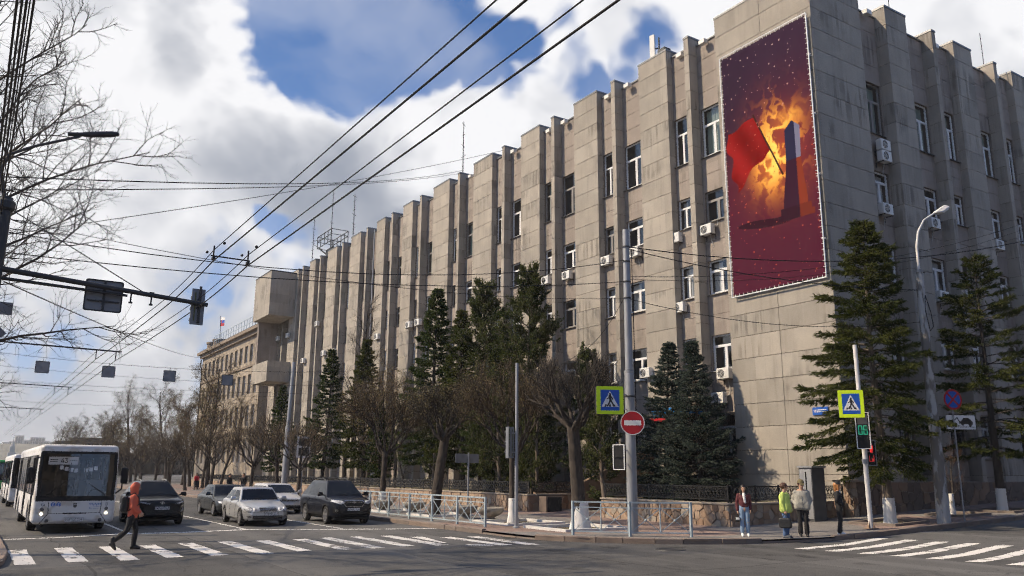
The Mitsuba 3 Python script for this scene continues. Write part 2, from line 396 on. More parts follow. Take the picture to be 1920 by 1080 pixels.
def kerb(path, h0, h1, sizes, low, seed, near, side):
    """Kerb stones one by one along the path, every one a little different."""
    r = np.random.default_rng(seed)
    ln = LineString(path); L = ln.length; s = 0.0; root = None; far = MB()
    base = MB(); n = 0
    key = numbered('kerb')
    while s < L - 0.2:
        l = r.uniform(*sizes); e = min(s + l, L)
        a, b = np.array(ln.interpolate(s + .012).coords[0]), np.array(ln.interpolate(e - .012).coords[0])
        d = (b - a) / np.linalg.norm(b - a); nrm = np.array([d[1], -d[0]]) * side
        mid = (a + b) / 2; hh = h1 * low(mid) + r.uniform(-.008, .008)
        o = r.uniform(-.012, .012)
        q = [a + nrm * (-.01 + o), b + nrm * (-.01 + o + r.uniform(-.008, .008)), b + nrm * .17, a + nrm * .17]
        c = .018
        t = [q[0] + nrm * c + d * c * .5, q[1] + nrm * c - d * c * .5, q[2], q[3]]
        g = gz(mid[0])
        ga, gb = gz(a[0]), gz(b[0])
        zg = [ga, gb, gb, ga]
        v = [[*p, z - .05] for p, z in zip(q, zg)] + [[*p, z + hh - c] for p, z in zip(q, zg)] + [[*p, z + hh + r.uniform(-.004, .004)] for p, z in zip(t, zg)]
        f = []
        for k in (0, 4):
            for i in range(4):
                j = (i + 1) % 4; f += [[k + i, k + j, k + 4 + j], [k + i, k + 4 + j, k + 4 + i]]
        f += [[8, 9, 10], [8, 10, 11]]
        if side < 0: f = [x[::-1] for x in f]
        m = r.choice(['kerb_stone', 'kerb_stone_b'])
        if np.hypot(*mid) < near and n < 290:
            part(key, 'stone', MB().add(v, f), m); n += 1
        else: far.add(v, f)
        s = e
    tag(key, None, None, None, 'structure')
    labels.pop(key, None)
    if far.n: part(key, 'stone_row', far, 'kerb_stone', kind='stuff')
    return key


def dip(m): return 0.32 if (22.3 < m[1] < 25.4 and m[0] < 15.9) else (0.42 if (20.6 < m[0] < 23.2 and m[1] < 18.2) else 1.0)


kerb(KERB, 0, .165, (.55, 1.25), dip, 3, 62, -1)
kerb(LEFTK, 0, .14, (.9, 1.1), lambda m: 1.0, 5, 60, 1)


def road_mark(name, poly, jitter=.012):
    """Painted marking on the road: a thin sheet with slightly uneven edges."""
    p = Polygon(poly); c = []
    ring = p.exterior
    n = max(8, int(ring.length / .35))
    for i in range(n):
        q = np.array(ring.interpolate(i / n, normalized=True).coords[0]); c.append(q + rng.normal(0, jitter, 2))
    for q in poly: c.append(np.array(q))
    c = sorted(c, key=lambda q: ring.project(Point(q)))
    pp = Polygon(c).buffer(0)
    part('road', name, sheet(pp, .004), 'road_paint')


xs = [1.20, 2.28, 3.36, 4.40, 5.48, 6.60, 7.70, 8.86, 9.76, 10.78, 11.80]
for i, x in enumerate(xs):
    yt, yb = 26.25 + .1 * math.sin(i * 1.7), 22.15 + .12 * math.sin(i * 2.3)
    road_mark('crossing_stripe', [(x, yb), (x + .42, yb), (x + .45, yt), (x + .02, yt)])
road_mark('crossing_stripe', [(12.32, 22.75), (12.46, 22.65), (12.95, 25.2), (12.55, 25.28)])
road_mark('crossing_stripe', [(13.44, 21.2), (13.86, 21.13), (13.74, 24.68), (13.34, 24.74)])
road_mark('crossing_stripe', [(14.23, 20.87), (14.66, 20.77), (14.62, 24.45), (14.22, 24.53)])
road_mark('crossing_stripe', [(12.55, 21.75), (13.25, 21.2), (13.3, 21.5), (12.8, 21.95)])
for i, y in enumerate((16.0, 15.12, 14.2, 13.35, 12.45, 11.55, 10.62, 9.7, 8.8)):
    x0 = 20.25 + .17 * i
    road_mark('crossing_stripe', [(x0, y + .17), (x0 + .25, y - .15), (x0 + 5.1, y + .46), (x0 + 4.95, y + .80)])
road_mark('stop_line', [(1.15, 30.1), (1.3, 30.35), (2.75, 30.42), (4.55, 31.2), (6.6, 31.0), (8.75, 31.35), (11.2, 30.3), (13.4, 29.3), (15.2, 28.7), (15.2, 28.4), (13.4, 29.0), (11.2, 29.98), (8.75, 31.0), (6.6, 30.66), (4.55, 30.86), (2.75, 30.1)], .008)
for x, ys in ((4.93, [(30.9, 46), (50, 62), (70, 90)]), (8.87, [(31.3, 43.5), (48, 52), (60, 64), (72, 76), (84, 88)]), (12.1, [(30.2, 44), (48, 52), (60, 64), (72, 76)])):
    for y0, y1 in ys: road_mark('lane_line', [(x - .06, y0), (x + .06, y0), (x + .06, y1), (x - .06, y1)], .006)
for y in (41.5,): road_mark('lane_line', [(8.4, 55.0), (8.9, 55.0), (8.9, 58.0), (8.4, 58.0)], .006)


# manhole and drain
def disc_cover(x, y, r, label):
    t = thing('drain_cover', label, 'drain cover')
    z = float(gz(x))
    part(t, 'rim', MB().lathe([(r * .86, .006), (r * .88, .014), (r, .012), (r * 1.02, .0)], 24, (x, y, z)), 'dark_metal')
    part(t, 'lid', MB().lathe([(1e-4, .010), (r * .84, .010), (r * .85, .002)], 24, (x, y, z)), 'dark_metal')


disc_cover(16.9, 19.3 - 1.6, .42, 'round dark drain cover in the road below the corner kerb')

# white kerb frames round the street trees
for i, (x0, y0, x1, y1) in enumerate(pits):
    lab = ['white painted kerb frame round the trunk behind the slim grey pole', 'white painted kerb frame round the thick trunk behind the nearer railing', 'white kerb frame behind the longer railing, middle one', 'white kerb frame behind the longer railing, farthest one',
           'low stone kerb frame round the spruce trunk by the crossing', 'low kerb frame round the thin whitewashed sapling', 'low kerb frame round the far right spruce trunk'][i]
    t = thing('tree_pit_frame', lab, 'kerb frame', 'kerb frames round the street trees')
    m = 'white_paint' if i < 4 else 'kerb_stone_b'
    for (a, b, c, d) in ((x0, y0, x1, y0 + .12), (x0, y1 - .12, x1, y1), (x0, y0 + .125, x0 + .12, y1 - .125), (x1 - .12, y0 + .125, x1, y1 - .125)):
        z0, z1 = float(gz(a)), float(gz(c)); mb = MB()
        mb.add([[x, y, z + e] for x, z in ((a, z0), (c, z1)) for y in (b, d) for e in (.05, .21)], BOXF)
        part(t, 'kerb_stone', mb, m)


# ---------------------------------------------------------------- rubble walls of the planters
def stone_pieces(L, Hh, size, seed):
    """Irregular stone outlines (s, z) that fill a strip L by Hh."""
    r = np.random.default_rng(seed); rows = max(2, int(round(Hh / size))); n = max(2, int(L / (size * 1.35)))
    pts = [((i + .5 * (k % 2) + r.uniform(-.33, .33)) * L / n, (k + .5 + r.uniform(-.25, .25)) * Hh / rows) for k in range(rows) for i in range(-1, n + 2)]
    pts = np.array(pts); allp = np.vstack([pts, [[-9, -9], [L + 9, -9], [-9, Hh + 9], [L + 9, Hh + 9]]])
    vo = Voronoi(allp); out = []; win = sbox(0, 0, L, Hh)
    for i in range(len(pts)):
        reg = vo.regions[vo.point_region[i]]
        if -1 in reg or not reg: continue
        g = Polygon(vo.vertices[reg]).intersection(win).buffer(-.016, join_style=2).buffer(-.012).buffer(.012, quad_segs=1)
        if g.geom_type == 'Polygon' and g.area > .004: out.append(g.simplify(.008))
    return out


def stone_face(holder, frame, L, Hh, size, seed, cap=280, mats=('stone_a', 'stone_b', 'stone_c', 'stone_d', 'stone_a'), near=None, name='stone'):
    r = np.random.default_rng(seed + 1); far = MB(); n = 0
    for g in stone_pieces(L, Hh, size, seed):
        d = r.uniform(.015, .065); m = r.choice(mats)
        mb = MB().prism(g, -.02, d, frame)
        if n < cap and (near is None or g.centroid.x < near): part(holder, name, mb, m); n += 1
        else: far.addm(trimesh.Trimesh(*mb.get(), process=False))
    if far.n: part(holder, name + '_courses', far, mats[0], kind='stuff')


WH = .80
# planter by the corner: faces at X=24.1 (to the street) and Y=22.0
w1 = thing('planter_wall', 'rubble stone planter wall with pale capstones behind the nearer railing and the waiting people', 'stone wall')
mb = MB()
gA = float(gz(24.1)) + .12
mb.box(24.14, 24.5, 22.04, 29.6, 0, gA + WH)
mb.add([[x, y, z] for x in (24.5, 31.38) for y in (22.04, 22.4) for z in (0, gA + WH)], BOXF)
part(w1, 'core', mb, 'mortar')
stone_face(w1, lambda v: np.column_stack([24.14 - v[:, 2], 22.04 + v[:, 0], gA - .02 + v[:, 1]]), 7.56, WH, .27, 11, 140)
stone_face(w1, lambda v: np.column_stack([24.14 + v[:, 0], 22.04 - v[:, 2], gA - .02 + v[:, 1]]), 7.2, WH, .30, 12, 130)
s = 22.0
while s < 29.6:
    l = min(rng.uniform(.7, 1.2), 29.62 - s); part(w1, 'capstone', MB().box(24.06, 24.56, s + .008, s + l - .008, gA + WH, gA + WH + .06), 'stone_c'); s += l
s = 24.57
while s < 31.3:
    l = min(rng.uniform(.7, 1.2), 31.35 - s); part(w1, 'capstone', MB().box(s + .008, s + l - .008, 21.96, 22.46, gA + WH, gA + WH + .06), 'stone_c'); s += l
w2 = thing('planter_wall', 'long low rubble stone wall behind the longer railing and the flower bowls', 'stone wall')
part(w2, 'core', MB().box(24.14, 24.5, 35.44, 112, 0, gA + WH).box(24.5, 29.0, 35.44, 35.8, 0, gA + WH), 'mortar')
stone_face(w2, lambda v: np.column_stack([24.14 - v[:, 2], 35.44 + v[:, 0], gA - .02 + v[:, 1]]), 76.0, WH, .29, 13, 200, near=42)
stone_face(w2, lambda v: np.column_stack([24.14 + v[:, 0], 35.44 - v[:, 2], gA - .02 + v[:, 1]]), 4.8, WH, .32, 14, 60)
s = 35.4
while s < 80:
    l = rng.uniform(.8, 1.3); part(w2, 'capstone', MB().box(24.06, 24.56, s + .008, s + l - .008, gA + WH, gA + WH + .06), 'stone_c'); s += l
s = 24.57
while s < 28.9:
    l = min(rng.uniform(.7, 1.2), 29.0 - s); part(w2, 'capstone', MB().box(s + .008, s + l - .008, 35.36, 35.86, gA + WH, gA + WH + .06), 'stone_c'); s += l


def iron_fence(label, p0, p1, z, n, near=99):
    t = thing('iron_fence', label, 'fence')
    p0, p1 = np.array(p0, float), np.array(p1, float); d = (p1 - p0); L = np.linalg.norm(d); d /= L; w = L / n; a = math.atan2(d[1], d[0])
    post = shape(MB().box(-.025, .025, -.025, .025, 0, .66), 'black_iron')
    pan = MB().box(.03, w - .03, -.018, .018, .10, .14).box(.03, w - .03, -.018, .018, .58, .62)
    pan.box(.03, .05, -.012, .012, .14, .58).box(w - .05, w - .03, -.012, .012, .14, .58)
    frame = shape(pan, 'black_iron'); inf = MB(); k = max(3, int(w / .20)); st = (w - .10) / k
    for i in range(k):
        for zz in (.25, .47):
            cx = .05 + st * (i + .5); q = np.arange(9) * PI / 4 + (.4 if zz < .3 else 0)
            inf.tube(np.column_stack([cx + .088 * np.cos(q), 0 * q, zz + .095 * np.sin(q)]), .012, 4, False)
            inf.tube(np.column_stack([cx + .045 * np.cos(q), 0 * q, zz + .045 * np.sin(q)]), .012, 4, False)
        inf.bar([.05 + st * i, 0, .14], [.05 + st * (i + 1), 0, .58], .014); inf.bar([.05 + st * (i + 1), 0, .14], [.05 + st * i, 0, .58], .014)
    lat = shape(inf, 'black_iron'); far = MB()
    for i in range(k): far.bar([.05 + st * i, 0, .14], [.05 + st * (i + 1), 0, .58], .03); far.bar([.05 + st * (i + 1), 0, .14], [.05 + st * i, 0, .58], .03)
    lat2 = shape(far, 'black_iron')
    for i in range(n + 1):
        q = p0 + d * w * i; part(t, 'post', post, None, xf=at(q[0], q[1], z, a))
        if i < n:
            part(t, 'rail_frame', frame, None, xf=at(q[0], q[1], z, a)); part(t, 'scroll_panel', lat if i < 14 else lat2, None, xf=at(q[0], q[1], z, a))
    return t


zc = gA + WH + .06
iron_fence('black scrollwork iron fence on the planter wall behind the nearer railing', (24.3, 29.5), (24.3, 22.25), zc, 5)
iron_fence('black scrollwork iron fence running to the building corner behind the waiting people', (24.4, 22.2), (31.2, 22.2), zc, 5)
iron_fence('long black scrollwork iron fence on the stone wall below the conifers', (24.3, 35.6), (24.3, 109.5), zc, 44)
iron_fence('short black iron fence on the wall return beside the litter bin', (24.5, 35.6), (29.0, 35.6), zc, 3)

# ---------------------------------------------------------------- the concrete building
B = thing('office_building', 'long five storey grey concrete office building with vertical ribs and narrow windows', 'building')
FX, FY, RD = 31.4, 22.0, .62
ROOF = 26.35


def fbox(side, s0, s1, i0, i1, z0, z1):
    """A box on the facade: s along it from the corner, i inward from its front plane."""
    if side == 'L': return (FX + i0, FX + i1, FY + s0, FY + s1, z0, z1)
    return (FX + s0, FX + s1, FY + i0, FY + i1, z0, z1)


def frot(side): return -PI / 2 if side == 'L' else 0.0
def fpos(side, s, i, z): return (FX + i, FY + s, z) if side == 'L' else (FX + s, FY + i, z)


core = MB(); interior = MB(); panels = []; copings = []; windows = []
ROWS = [2.09 + 1.105 * k for k in range(22)] + [ROOF - .02]
WZ = [(2.95, 5.12, 'g'), (7.33, 9.16, 'm'), (11.37, 13.19, 'm'), (15.35, 17.08, 'm'), (19.12, 21.97, 't')]
G = .026


def pier(side, s0, s1, depth, ztop=ROOF, cols=1, mats=('concrete', 'concrete_b')):
    core.box(*fbox(side, s0 + .03, s1 - .03, .04, depth + .4, 0, ztop - .03))
    zs = [z for z in ROWS if z < ztop - .3] + [ztop - .02]
    w = (s1 - s0) / cols
    zb = [0.1] + zs
    for z0, z1 in zip(zb, zb[1:]):
        for c in range(cols):
            panels.append((side, s0 + c * w + (G / 2 if c else 0), s0 + (c + 1) * w - (G / 2 if c < cols - 1 else 0), 0.0, depth + .03, z0 + G / 2, z1 - G / 2, mats))
    copings.append((side, s0 - .03, s1 + .03, -.03, depth + .5, ztop - .02, ztop + .09))


def recess(side, s0, s1, depth, wa, wb, bay, kind):
    """The set-back strip with its column of windows between wa and wb."""
    top = ROOF - .42
    zs = [0.1] + [z for a, b, _ in WZ for z in (a, b)] + [top]
    d = depth + .02
    core.box(*fbox(side, s0, wa, d + .03, d + .32, 0, top - .05)); core.box(*fbox(side, wb, s1, d + .03, d + .32, 0, top - .05))
    for z0, z1 in zip(zs[::2], zs[1::2]):
        core.box(*fbox(side, wa + .002, wb - .002, d + .03, d + .32, z0, z1 - (.05 if z1 == top else 0)))
        k = max(1, int(round((z1 - z0) / 1.1)))
        for q in range(k):
            panels.append((side, s0 + .01, s1 - .01, d, d + .05, z0 + (z1 - z0) * q / k + (G / 2 if q else 0.0), z0 + (z1 - z0) * (q + 1) / k - (G / 2 if q < k - 1 else 0.0), ('plaster',)))
    for a, b, t in WZ:
        if wa - s0 > .05: panels.append((side, s0 + .01, wa, d, d + .05, a, b, ('plaster',)))
        if s1 - wb > .05: panels.append((side, wb, s1 - .01, d, d + .05, a, b, ('plaster',)))
    copings.append((side, s0 + .03, s1 - .03, depth - .06, depth + .5, top - .02, top + .06))
    for fl, (a, b, t) in enumerate(WZ): windows.append((side, wa, wb, d + .14, a, b, t, bay, fl, kind))


# the sunny facade, ribs measured from the corner
pier('L', 0.0, 6.06, RD + .1, ROOF + .1, 2)
y0 = [8.41, 14.86, 21.34, 27.73, 34.61, 41.54, 47.59, 53.6, 60.24, 67.06, 73.0, 79.6]
recess('L', 6.06, y0[0] - .36, RD, 6.30, 7.95, 0, 'wide')
for k, a in enumerate(y0):
    pier('L', a - .36, a, RD + .1)
    nx = y0[k + 1] if k + 1 < len(y0) else a + 6.0
    p0, p1 = a + 1.43, nx - 2.61
    recess('L', a, p0, .40, a + .38, a + 1.40, k, 'narrow')
    pier('L', p0, p1, RD + .1)
    if k + 1 < len(y0): recess('L', p1, nx - .36, RD, p1 + .38, nx - .42, k + 1, 'wide')
END = y0[-1] + 6.0 - 2.61
# the shaded facade round the corner
pier('R', 0.0, 4.02, RD + .1, ROOF + .1, 1)
base = [6.35, 12.95, 19.5, 26.05]
recess('R', 4.02, base[0], RD, 4.75, 6.28, 0, 'wide')
for k, a in enumerate(base):
    pier('R', a, a + 1.92, RD + .1)
    recess('R', a + 1.92, a + 4.42, RD, a + 2.75, a + 4.36, k + 1, 'wide')
    pier('R', a + 4.42, a + 4.78, RD + .1)
    if k + 1 < len(base): recess('R', a + 4.78, base[k + 1], .40, a + 5.45, base[k + 1] - .06, k + 1, 'narrow')
ENDR = base[-1] + 4.78
# inner shell: floors, back walls, roof
for fl in (.25, 6.2, 10.3, 14.25, 18.1, 22.6, ROOF - .5):
    interior.box(FX + 1.0, FX + 5.5, FY + 1.2, FY + END, fl, fl + .12); interior.box(FX + 5.5, FX + ENDR, FY + 1.0, FY + 5.5, fl, fl + .12)
interior.box(FX + 4.6, FX + 4.75, FY + 4.6, FY + END, 0, ROOF - .6); interior.box(FX + 4.75, FX + ENDR, FY + 4.6, FY + 4.75, 0, ROOF - .6)
for s_ in [6.06 + 3.25 * k for k in range(24)]: interior.box(FX + 1.0, FX + 4.6, FY + s_ + 2.0, FY + s_ + 2.1, 0, ROOF - .6)
part(B, 'interior', interior, 'room')
core.box(FX + .8, FX + 14, FY + END - .3, FY + END, 0, ROOF - .4)
core.box(FX + ENDR - .3, FX + ENDR, FY + .8, FY + 14, 0, ROOF - .4)
part(B, 'wall', core, 'joint')
part(B, 'roof', MB().box(FX + .75, FX + 16, FY + .75, FY + END - .02, ROOF - .62, ROOF - .48).box(FX + 16, FX + ENDR, FY + .75, FY + 16, ROOF - .62, ROOF - .48), 'coping')
# panels: the largest in view are parts, the rest one part
pcache = {}


def pbox(side, w, d, h, m):
    k = (side, round(w, 3), round(d, 3), round(h, 3), m)
    if k not in pcache:
        pcache[k] = shape(MB().box(0, d, 0, w, 0, h) if side == 'L' else MB().box(0, w, 0, d, 0, h), m)
    return pcache[k]


def psize(p):
    side, s0, s1, i0, i1, z0, z1, _ = p
    c = np.array(fpos(side, (s0 + s1) / 2, i0, (z0 + z1) / 2)) - CAM
    nrm = np.array([-1, 0, 0]) if side == 'L' else np.array([0, -1, 0])
    return (s1 - s0) * (z1 - z0) * abs(c @ nrm) / np.linalg.norm(c) ** 3


panels.sort(key=psize, reverse=True)
rest = {}
for i, p in enumerate(panels):
    side, s0, s1, i0, i1, z0, z1, ms = p
    m = ms[int(rng.integers(len(ms)))]
    if i < 300: part(B, 'wall_panel', pbox(side, s1 - s0, i1 - i0, z1 - z0, m), None, xf=at(*fpos(side, s0, i0, z0)))
    else: rest.setdefault(m, MB()).box(*fbox(side, s0, s1, i0, i1, z0, z1))
for m, mb in rest.items(): part(B, 'wall_panel_rows' if m != 'plaster' else 'plaster_rows', mb, m, kind='stuff')
cm = MB()
for c in copings: part(B, 'coping', MB().box(*fbox(*c)), 'coping')
wcache = {}


def window_meshes(w, h, t):
    """Window in its own frame: x along, y inward, z up."""
    k = (round(w, 2), round(h, 2), t)
    if k in wcache: return wcache[k]
    f = MB(); b = .07
    f.box(0, b, 0, .07, 0, h).box(w - b, w, 0, .07, 0, h).box(b, w - b, 0, .07, 0, b).box(b, w - b, 0, .07, h - b, h)
    zt = {'t': h * .66, 'm': h * .70, 'g': h * .68}[t]
    xm = w * .52
    f.box(b, w - b, .002, .068, zt - .045, zt + .045)
    f.box(xm - .05, xm + .05, .002, .068, b, zt - .045)
    for x0, x1 in ((b, xm - .05), (xm + .05, w - b)) if w > 1.2 else ((xm + .05, w - b),):
        f.box(x0, x0 + .04, -.012, .06, b, zt - .05).box(x1 - .04, x1, -.012, .06, b, zt - .05).box(x0 + .04, x1 - .04, -.012, .06, b, b + .04).box(x0 + .04, x1 - .04, -.012, .06, zt - .09, zt - .05)
    pane = MB().add([[b, .035, b], [w - b, .035, b], [w - b, .035, h - b], [b, .035, h - b]], [[0, 1, 2], [0, 2, 3]])
    sill = MB().add([[x, y, z] for x in (-.05, w + .05) for y, z in ((-.26, -.07), (.02, -.03))] + [[x, y, z] for x in (-.05, w + .05) for y, z in ((-.26, -.05), (.02, -.005))], [[0, 2, 3], [0, 3, 1], [4, 5, 7], [4, 7, 6], [0, 4, 6], [0, 6, 2]])
    cur = MB(); n = 26; q = np.linspace(0, 1, n)
    top, bot = h - .1, .12
    v = [[.1 + (w - .2) * a, .25 + .03 * math.sin(a * 60), z] for z in (bot, top) for a in q]
    cur.add(v, [[i, i + 1, n + i + 1, n + i] for i in range(n - 1)])
    half = MB().add([[.1 + (w * .45 - .1) * a, .25 + .025 * math.sin(a * 30), z] for z in (bot, top) for a in q], [[i, i + 1, n + i + 1, n + i] for i in range(n - 1)])
    bars = MB()
    for i in range(int(w / .13)): bars.tube([[.08 + i * .13, -.10, .02], [.08 + i * .13, -.10, h - .02]], .012, 4)
    for z in (.1, h * .5, h - .1): bars.box(0, w, -.115, -.085, z - .015, z + .015)
    wcache[k] = (shape(f, 'pvc'), shape(f, 'old_frame'), shape(pane, 'pane'), shape(sill, 'sill'), shape(cur, 'curtain'), shape(cur, 'curtain_green'), shape(half, 'curtain'), shape(bars, 'black_iron'), shape(sill, 'pvc'))
    return wcache[k]


wr = np.random.default_rng(21)
for side, wa, wb, d, a, b, t, bay, fl, kind in windows:
    fr, old, pane, sill, cur, gcur, half, bars, psill = window_meshes(wb - wa, b - a, t)
    X = at(*fpos(side, wb if side == 'L' else wa, d, a), frot(side))
    oldw = (side == 'L' and bay > 4 and wr.random() < .5) or wr.random() < .12
    k = part(B, 'window', old if oldw else fr, None, xf=X)
    part(k, 'pane', pane, None, xf=X)
    part(k, 'sill', psill if (fl == 1 and wr.random() < .6) else sill, None, xf=X)
    u = wr.random()
    if fl == 4 and u < .55: part(k, 'curtain', gcur, None, xf=X)
    elif u < .2: part(k, 'curtain', cur, None, xf=X)
    elif u < .5: part(k, 'curtain', half, None, xf=X)
    if fl == 0: part(k, 'window_bars', bars, None, xf=X)
# stone plinth of the shaded facade and pale plinth of the sunny one
PL = MB().box(FX + .02, FX + ENDR, FY - .16, FY - .002, 0.0, 1.80)
part(B, 'plinth', PL, 'mortar')
stone_face(B, lambda v: np.column_stack([FX + .02 + v[:, 0], FY - .16 - v[:, 2], .40 + v[:, 1]]), 22.0, 1.38, .42, 31, 150, ('stone_e', 'stone_d', 'stone_e'), name='plinth_stone')
part(B, 'plinth_ledge', MB().box(FX - .35, FX + 1.0, FY - .30, FY - .02, 1.80, 1.88), 'stone_c')
# floodlights under the roof edge
for sd, s_ in (('L', 7.2), ('L', 9.0), ('L', 13.6), ('L', 20.2), ('L', 15.5), ('L', 22.0), ('L', 26.6), ('L', 33.0), ('R', 5.2), ('R', 11.5), ('R', 18.0)):
    part(B, 'floodlight', MB().obox(fpos(sd, s_, RD - .32, ROOF - .62), (.42, .30, .24), frot(sd)).bar(fpos(sd, s_, RD - .3, ROOF - .5), fpos(sd, s_, RD + .3, ROOF - .40), .05), 'ac_white')
# drainpipes
for s_ in (57.9, 52.55): part(B, 'drainpipe', MB().tube([fpos('L', s_, .45, 1), fpos('L', s_, .45, ROOF - .3)], .085, 8), 'galvanised', True)
# the stair block at the far end: overhanging box, balconies and the wall behind them
blk = MB().box(28.25, 31.36, 97.03, 103.6, 20.45, 25.9)
part(B, 'end_block', blk, 'concrete_b'); part(B, 'end_block_coping', MB().box(28.19, 31.36, 96.97, 103.66, 25.9, 26.0), 'coping')
for z0, z1 in ((12.5, 14.95),): part(B, 'end_balcony', MB().box(28.6, 31.36, 97.3, 103.4, z0, z1), 'concrete_b')
part(B, 'end_wall', MB().box(28.9, 31.36, 103.0, 103.6, 14.96, 20.44).box(31.42, 33, 105.1, 105.7, 0.2, 20.45), 'plaster')
# entrance steps with a sloping parapet in the gap of the planter walls
part(B, 'entrance_step', MB().box(29.1, 31.3, 34.3, 37.4, .2, .62).box(29.7, 31.3, 34.4, 37.3, .62, 1.04).box(30.3, 31.3, 34.5, 37.2, 1.04, 1.46), 'stone_d')
par = MB().prism(Polygon([(31.4, 1.2), (31.4, 3.25), (30.6, 3.25), (26.2, 1.5), (26.2, .2), (31.4, .2)]), 33.9, 34.15, lambda v: np.column_stack([v[:, 0], v[:, 2], v[:, 1]]))
part(B, 'entrance_parapet', par, 'stone_d')
part(B, 'entrance_parapet', MB().prism(Polygon([(31.4, .2), (31.4, 1.55), (26.0, 1.55), (26.0, .2)]), 37.45, 37.7, lambda v: np.column_stack([v[:, 0], v[:, 2], v[:, 1]])), 'stone_d')
part(B, 'entrance_handrail', MB().tube([(26.2, 34.02, 1.75), (30.6, 34.02, 3.5), (31.3, 34.02, 3.5)], .035, 6).tube([(26.2, 34.02, 1.4), (26.2, 34.02, 1.75)], .02, 5).tube([(28.4, 34.02, 2.2), (28.4, 34.02, 2.62)], .02, 5), 'black_iron', True)
# ---------------------------------------------------------------- trees
def segs_mesh(P0, P1, R0, R1, n):
    P0, P1, R0, R1 = (np.asarray(x, float) for x in (P0, P1, R0, R1)); k = len(P0)
    d = P1 - P0; d /= np.linalg.norm(d, axis=1, keepdims=True) + 1e-9
    a = np.where(np.abs(d[:, 2:3]) < .9, [[0, 0, 1.0]], [[1.0, 0, 0]])
    u = np.cross(a, d); u /= np.linalg.norm(u, axis=1, keepdims=True); w = np.cross(d, u)
    ang = np.arange(n) * 2 * PI / n
    c, s = np.cos(ang)[None, :, None], np.sin(ang)[None, :, None]
    ring = c * u[:, None] + s * w[:, None]
    V = np.concatenate([P0[:, None] + R0[:, None, None] * ring, P1[:, None] + R1[:, None, None] * ring], 1).reshape(-1, 3)
    i = np.arange(n); j = (i + 1) % n
    f = np.vstack([np.stack([i, j, n + j], 1), np.stack([i, n + j, n + i], 1)])
    F = (f[None] + (np.arange(k) * 2 * n)[:, None, None]).reshape(-1, 3)
    return V, F


def unit(v): return v / (np.linalg.norm(v) + 1e-9)


class Woody:
    """Grows a branching skeleton; segments are kept by level."""
    def __init__(s, seed): s.r = np.random.default_rng(seed); s.s = {0: [], 1: [], 2: []}; s.tips = []

    def limb(s, p, d, L, r0, r1, lev, k, wob, up):
        pts = [np.array(p, float)]; d = unit(np.array(d, float)); dirs = [d]
        for i in range(k):
            d = unit(d + s.r.normal(0, wob, 3) + np.array([0, 0, up])); q = pts[-1] + d * L / k
            a, b = r0 + (r1 - r0) * i / k, r0 + (r1 - r0) * (i + 1) / k
            s.s[lev].append((pts[-1], q, a, b)); pts.append(q); dirs.append(d)
        return pts, dirs

    def side(s, d, ang):
        a = unit(np.cross(d, s.r.normal(0, 1, 3))); return unit(d * math.cos(ang) + a * math.sin(ang))

    def spray(s, pts, dirs, L, r, n, depth, wob=.12, up=.04, ang=(.45, 1.0), t0=.25):
        """Side twigs along a limb, repeated down to the finest."""
        k = len(pts) - 1
        for i in range(n):
            t = t0 + (1 - t0) * (i + s.r.random()) / n; j = min(int(t * k), k - 1); fr = t * k - j
            p = pts[j] * (1 - fr) + pts[j + 1] * fr
            l = L * s.r.uniform(.55, 1.15) * (1 - .45 * t)
            q, dd = s.limb(p, s.side(dirs[j], s.r.uniform(*ang)), l, r, r * .4, 2 if depth < 2 else 1, 4 if depth else 3, wob, up)
            if depth > 0: s.spray(q, dd, L * .48, max(r * .55, getattr(s, 'rmin', .0075)), max(3, int(n * .65)), depth - 1, wob, up, ang)
            else: s.tips.append(q[-1])

    def mesh(s, lev, n):
        if not s.s[lev]: return MB()
        a = list(zip(*s.s[lev])); return MB().add(*segs_mesh(*a, n))


def buds(tips, r, k, size, spread):
    """Small bud and leaflet faces near the twig tips."""
    T = np.array(tips); T = T[r.integers(len(T), size=k)] + r.normal(0, spread, (k, 3))
    u = r.normal(0, 1, (k, 3)); u /= np.linalg.norm(u, axis=1, keepdims=True); w = np.cross(u, r.normal(0, 1, (k, 3))); w /= np.linalg.norm(w, axis=1, keepdims=True)
    s_ = size * r.uniform(.6, 1.3, (k, 1))
    V = np.stack([T - u * s_, T + w * s_ * .45, T + u * s_, T - w * s_ * .45], 1).reshape(-1, 3)
    return MB().add(V, np.arange(4 * k).reshape(-1, 4))


def bare_tree(seed, h, r0, spread, n1=9, depth=2, dens=9, fork=.28, lean=(0, 0), el0=(.5, .9), taper=.45, rmin=.0075):
    W = Woody(seed); r = W.r; W.rmin = rmin
    pts, dirs = W.limb((0, 0, -.1), (lean[0], lean[1], 1), h * .80, r0, r0 * .22, 0, 14, .05, .03)
    for i in range(n1):
        t = fork + (1 - fork) * (i + r.random() * .6) / n1; j = min(int(t * 14), 13); p = pts[j]
        az = i * 2.4 + r.uniform(-.4, .4); el = r.uniform(*el0) + .5 * t
        d = (math.cos(az) * math.cos(el), math.sin(az) * math.cos(el), math.sin(el))
        l = spread * r.uniform(.8, 1.15) * (1.05 - taper * t)
        q, dd = W.limb(p, d, l, r0 * (.42 - .25 * t), r0 * .06, 1, 8, .10, .03)
        W.spray(q, dd, l * .48, max(r0 * .09, .016), dens, depth)
    W.spray(pts[8:], dirs[8:], spread * .45, max(r0 * .09, .012), dens, depth)
    return W


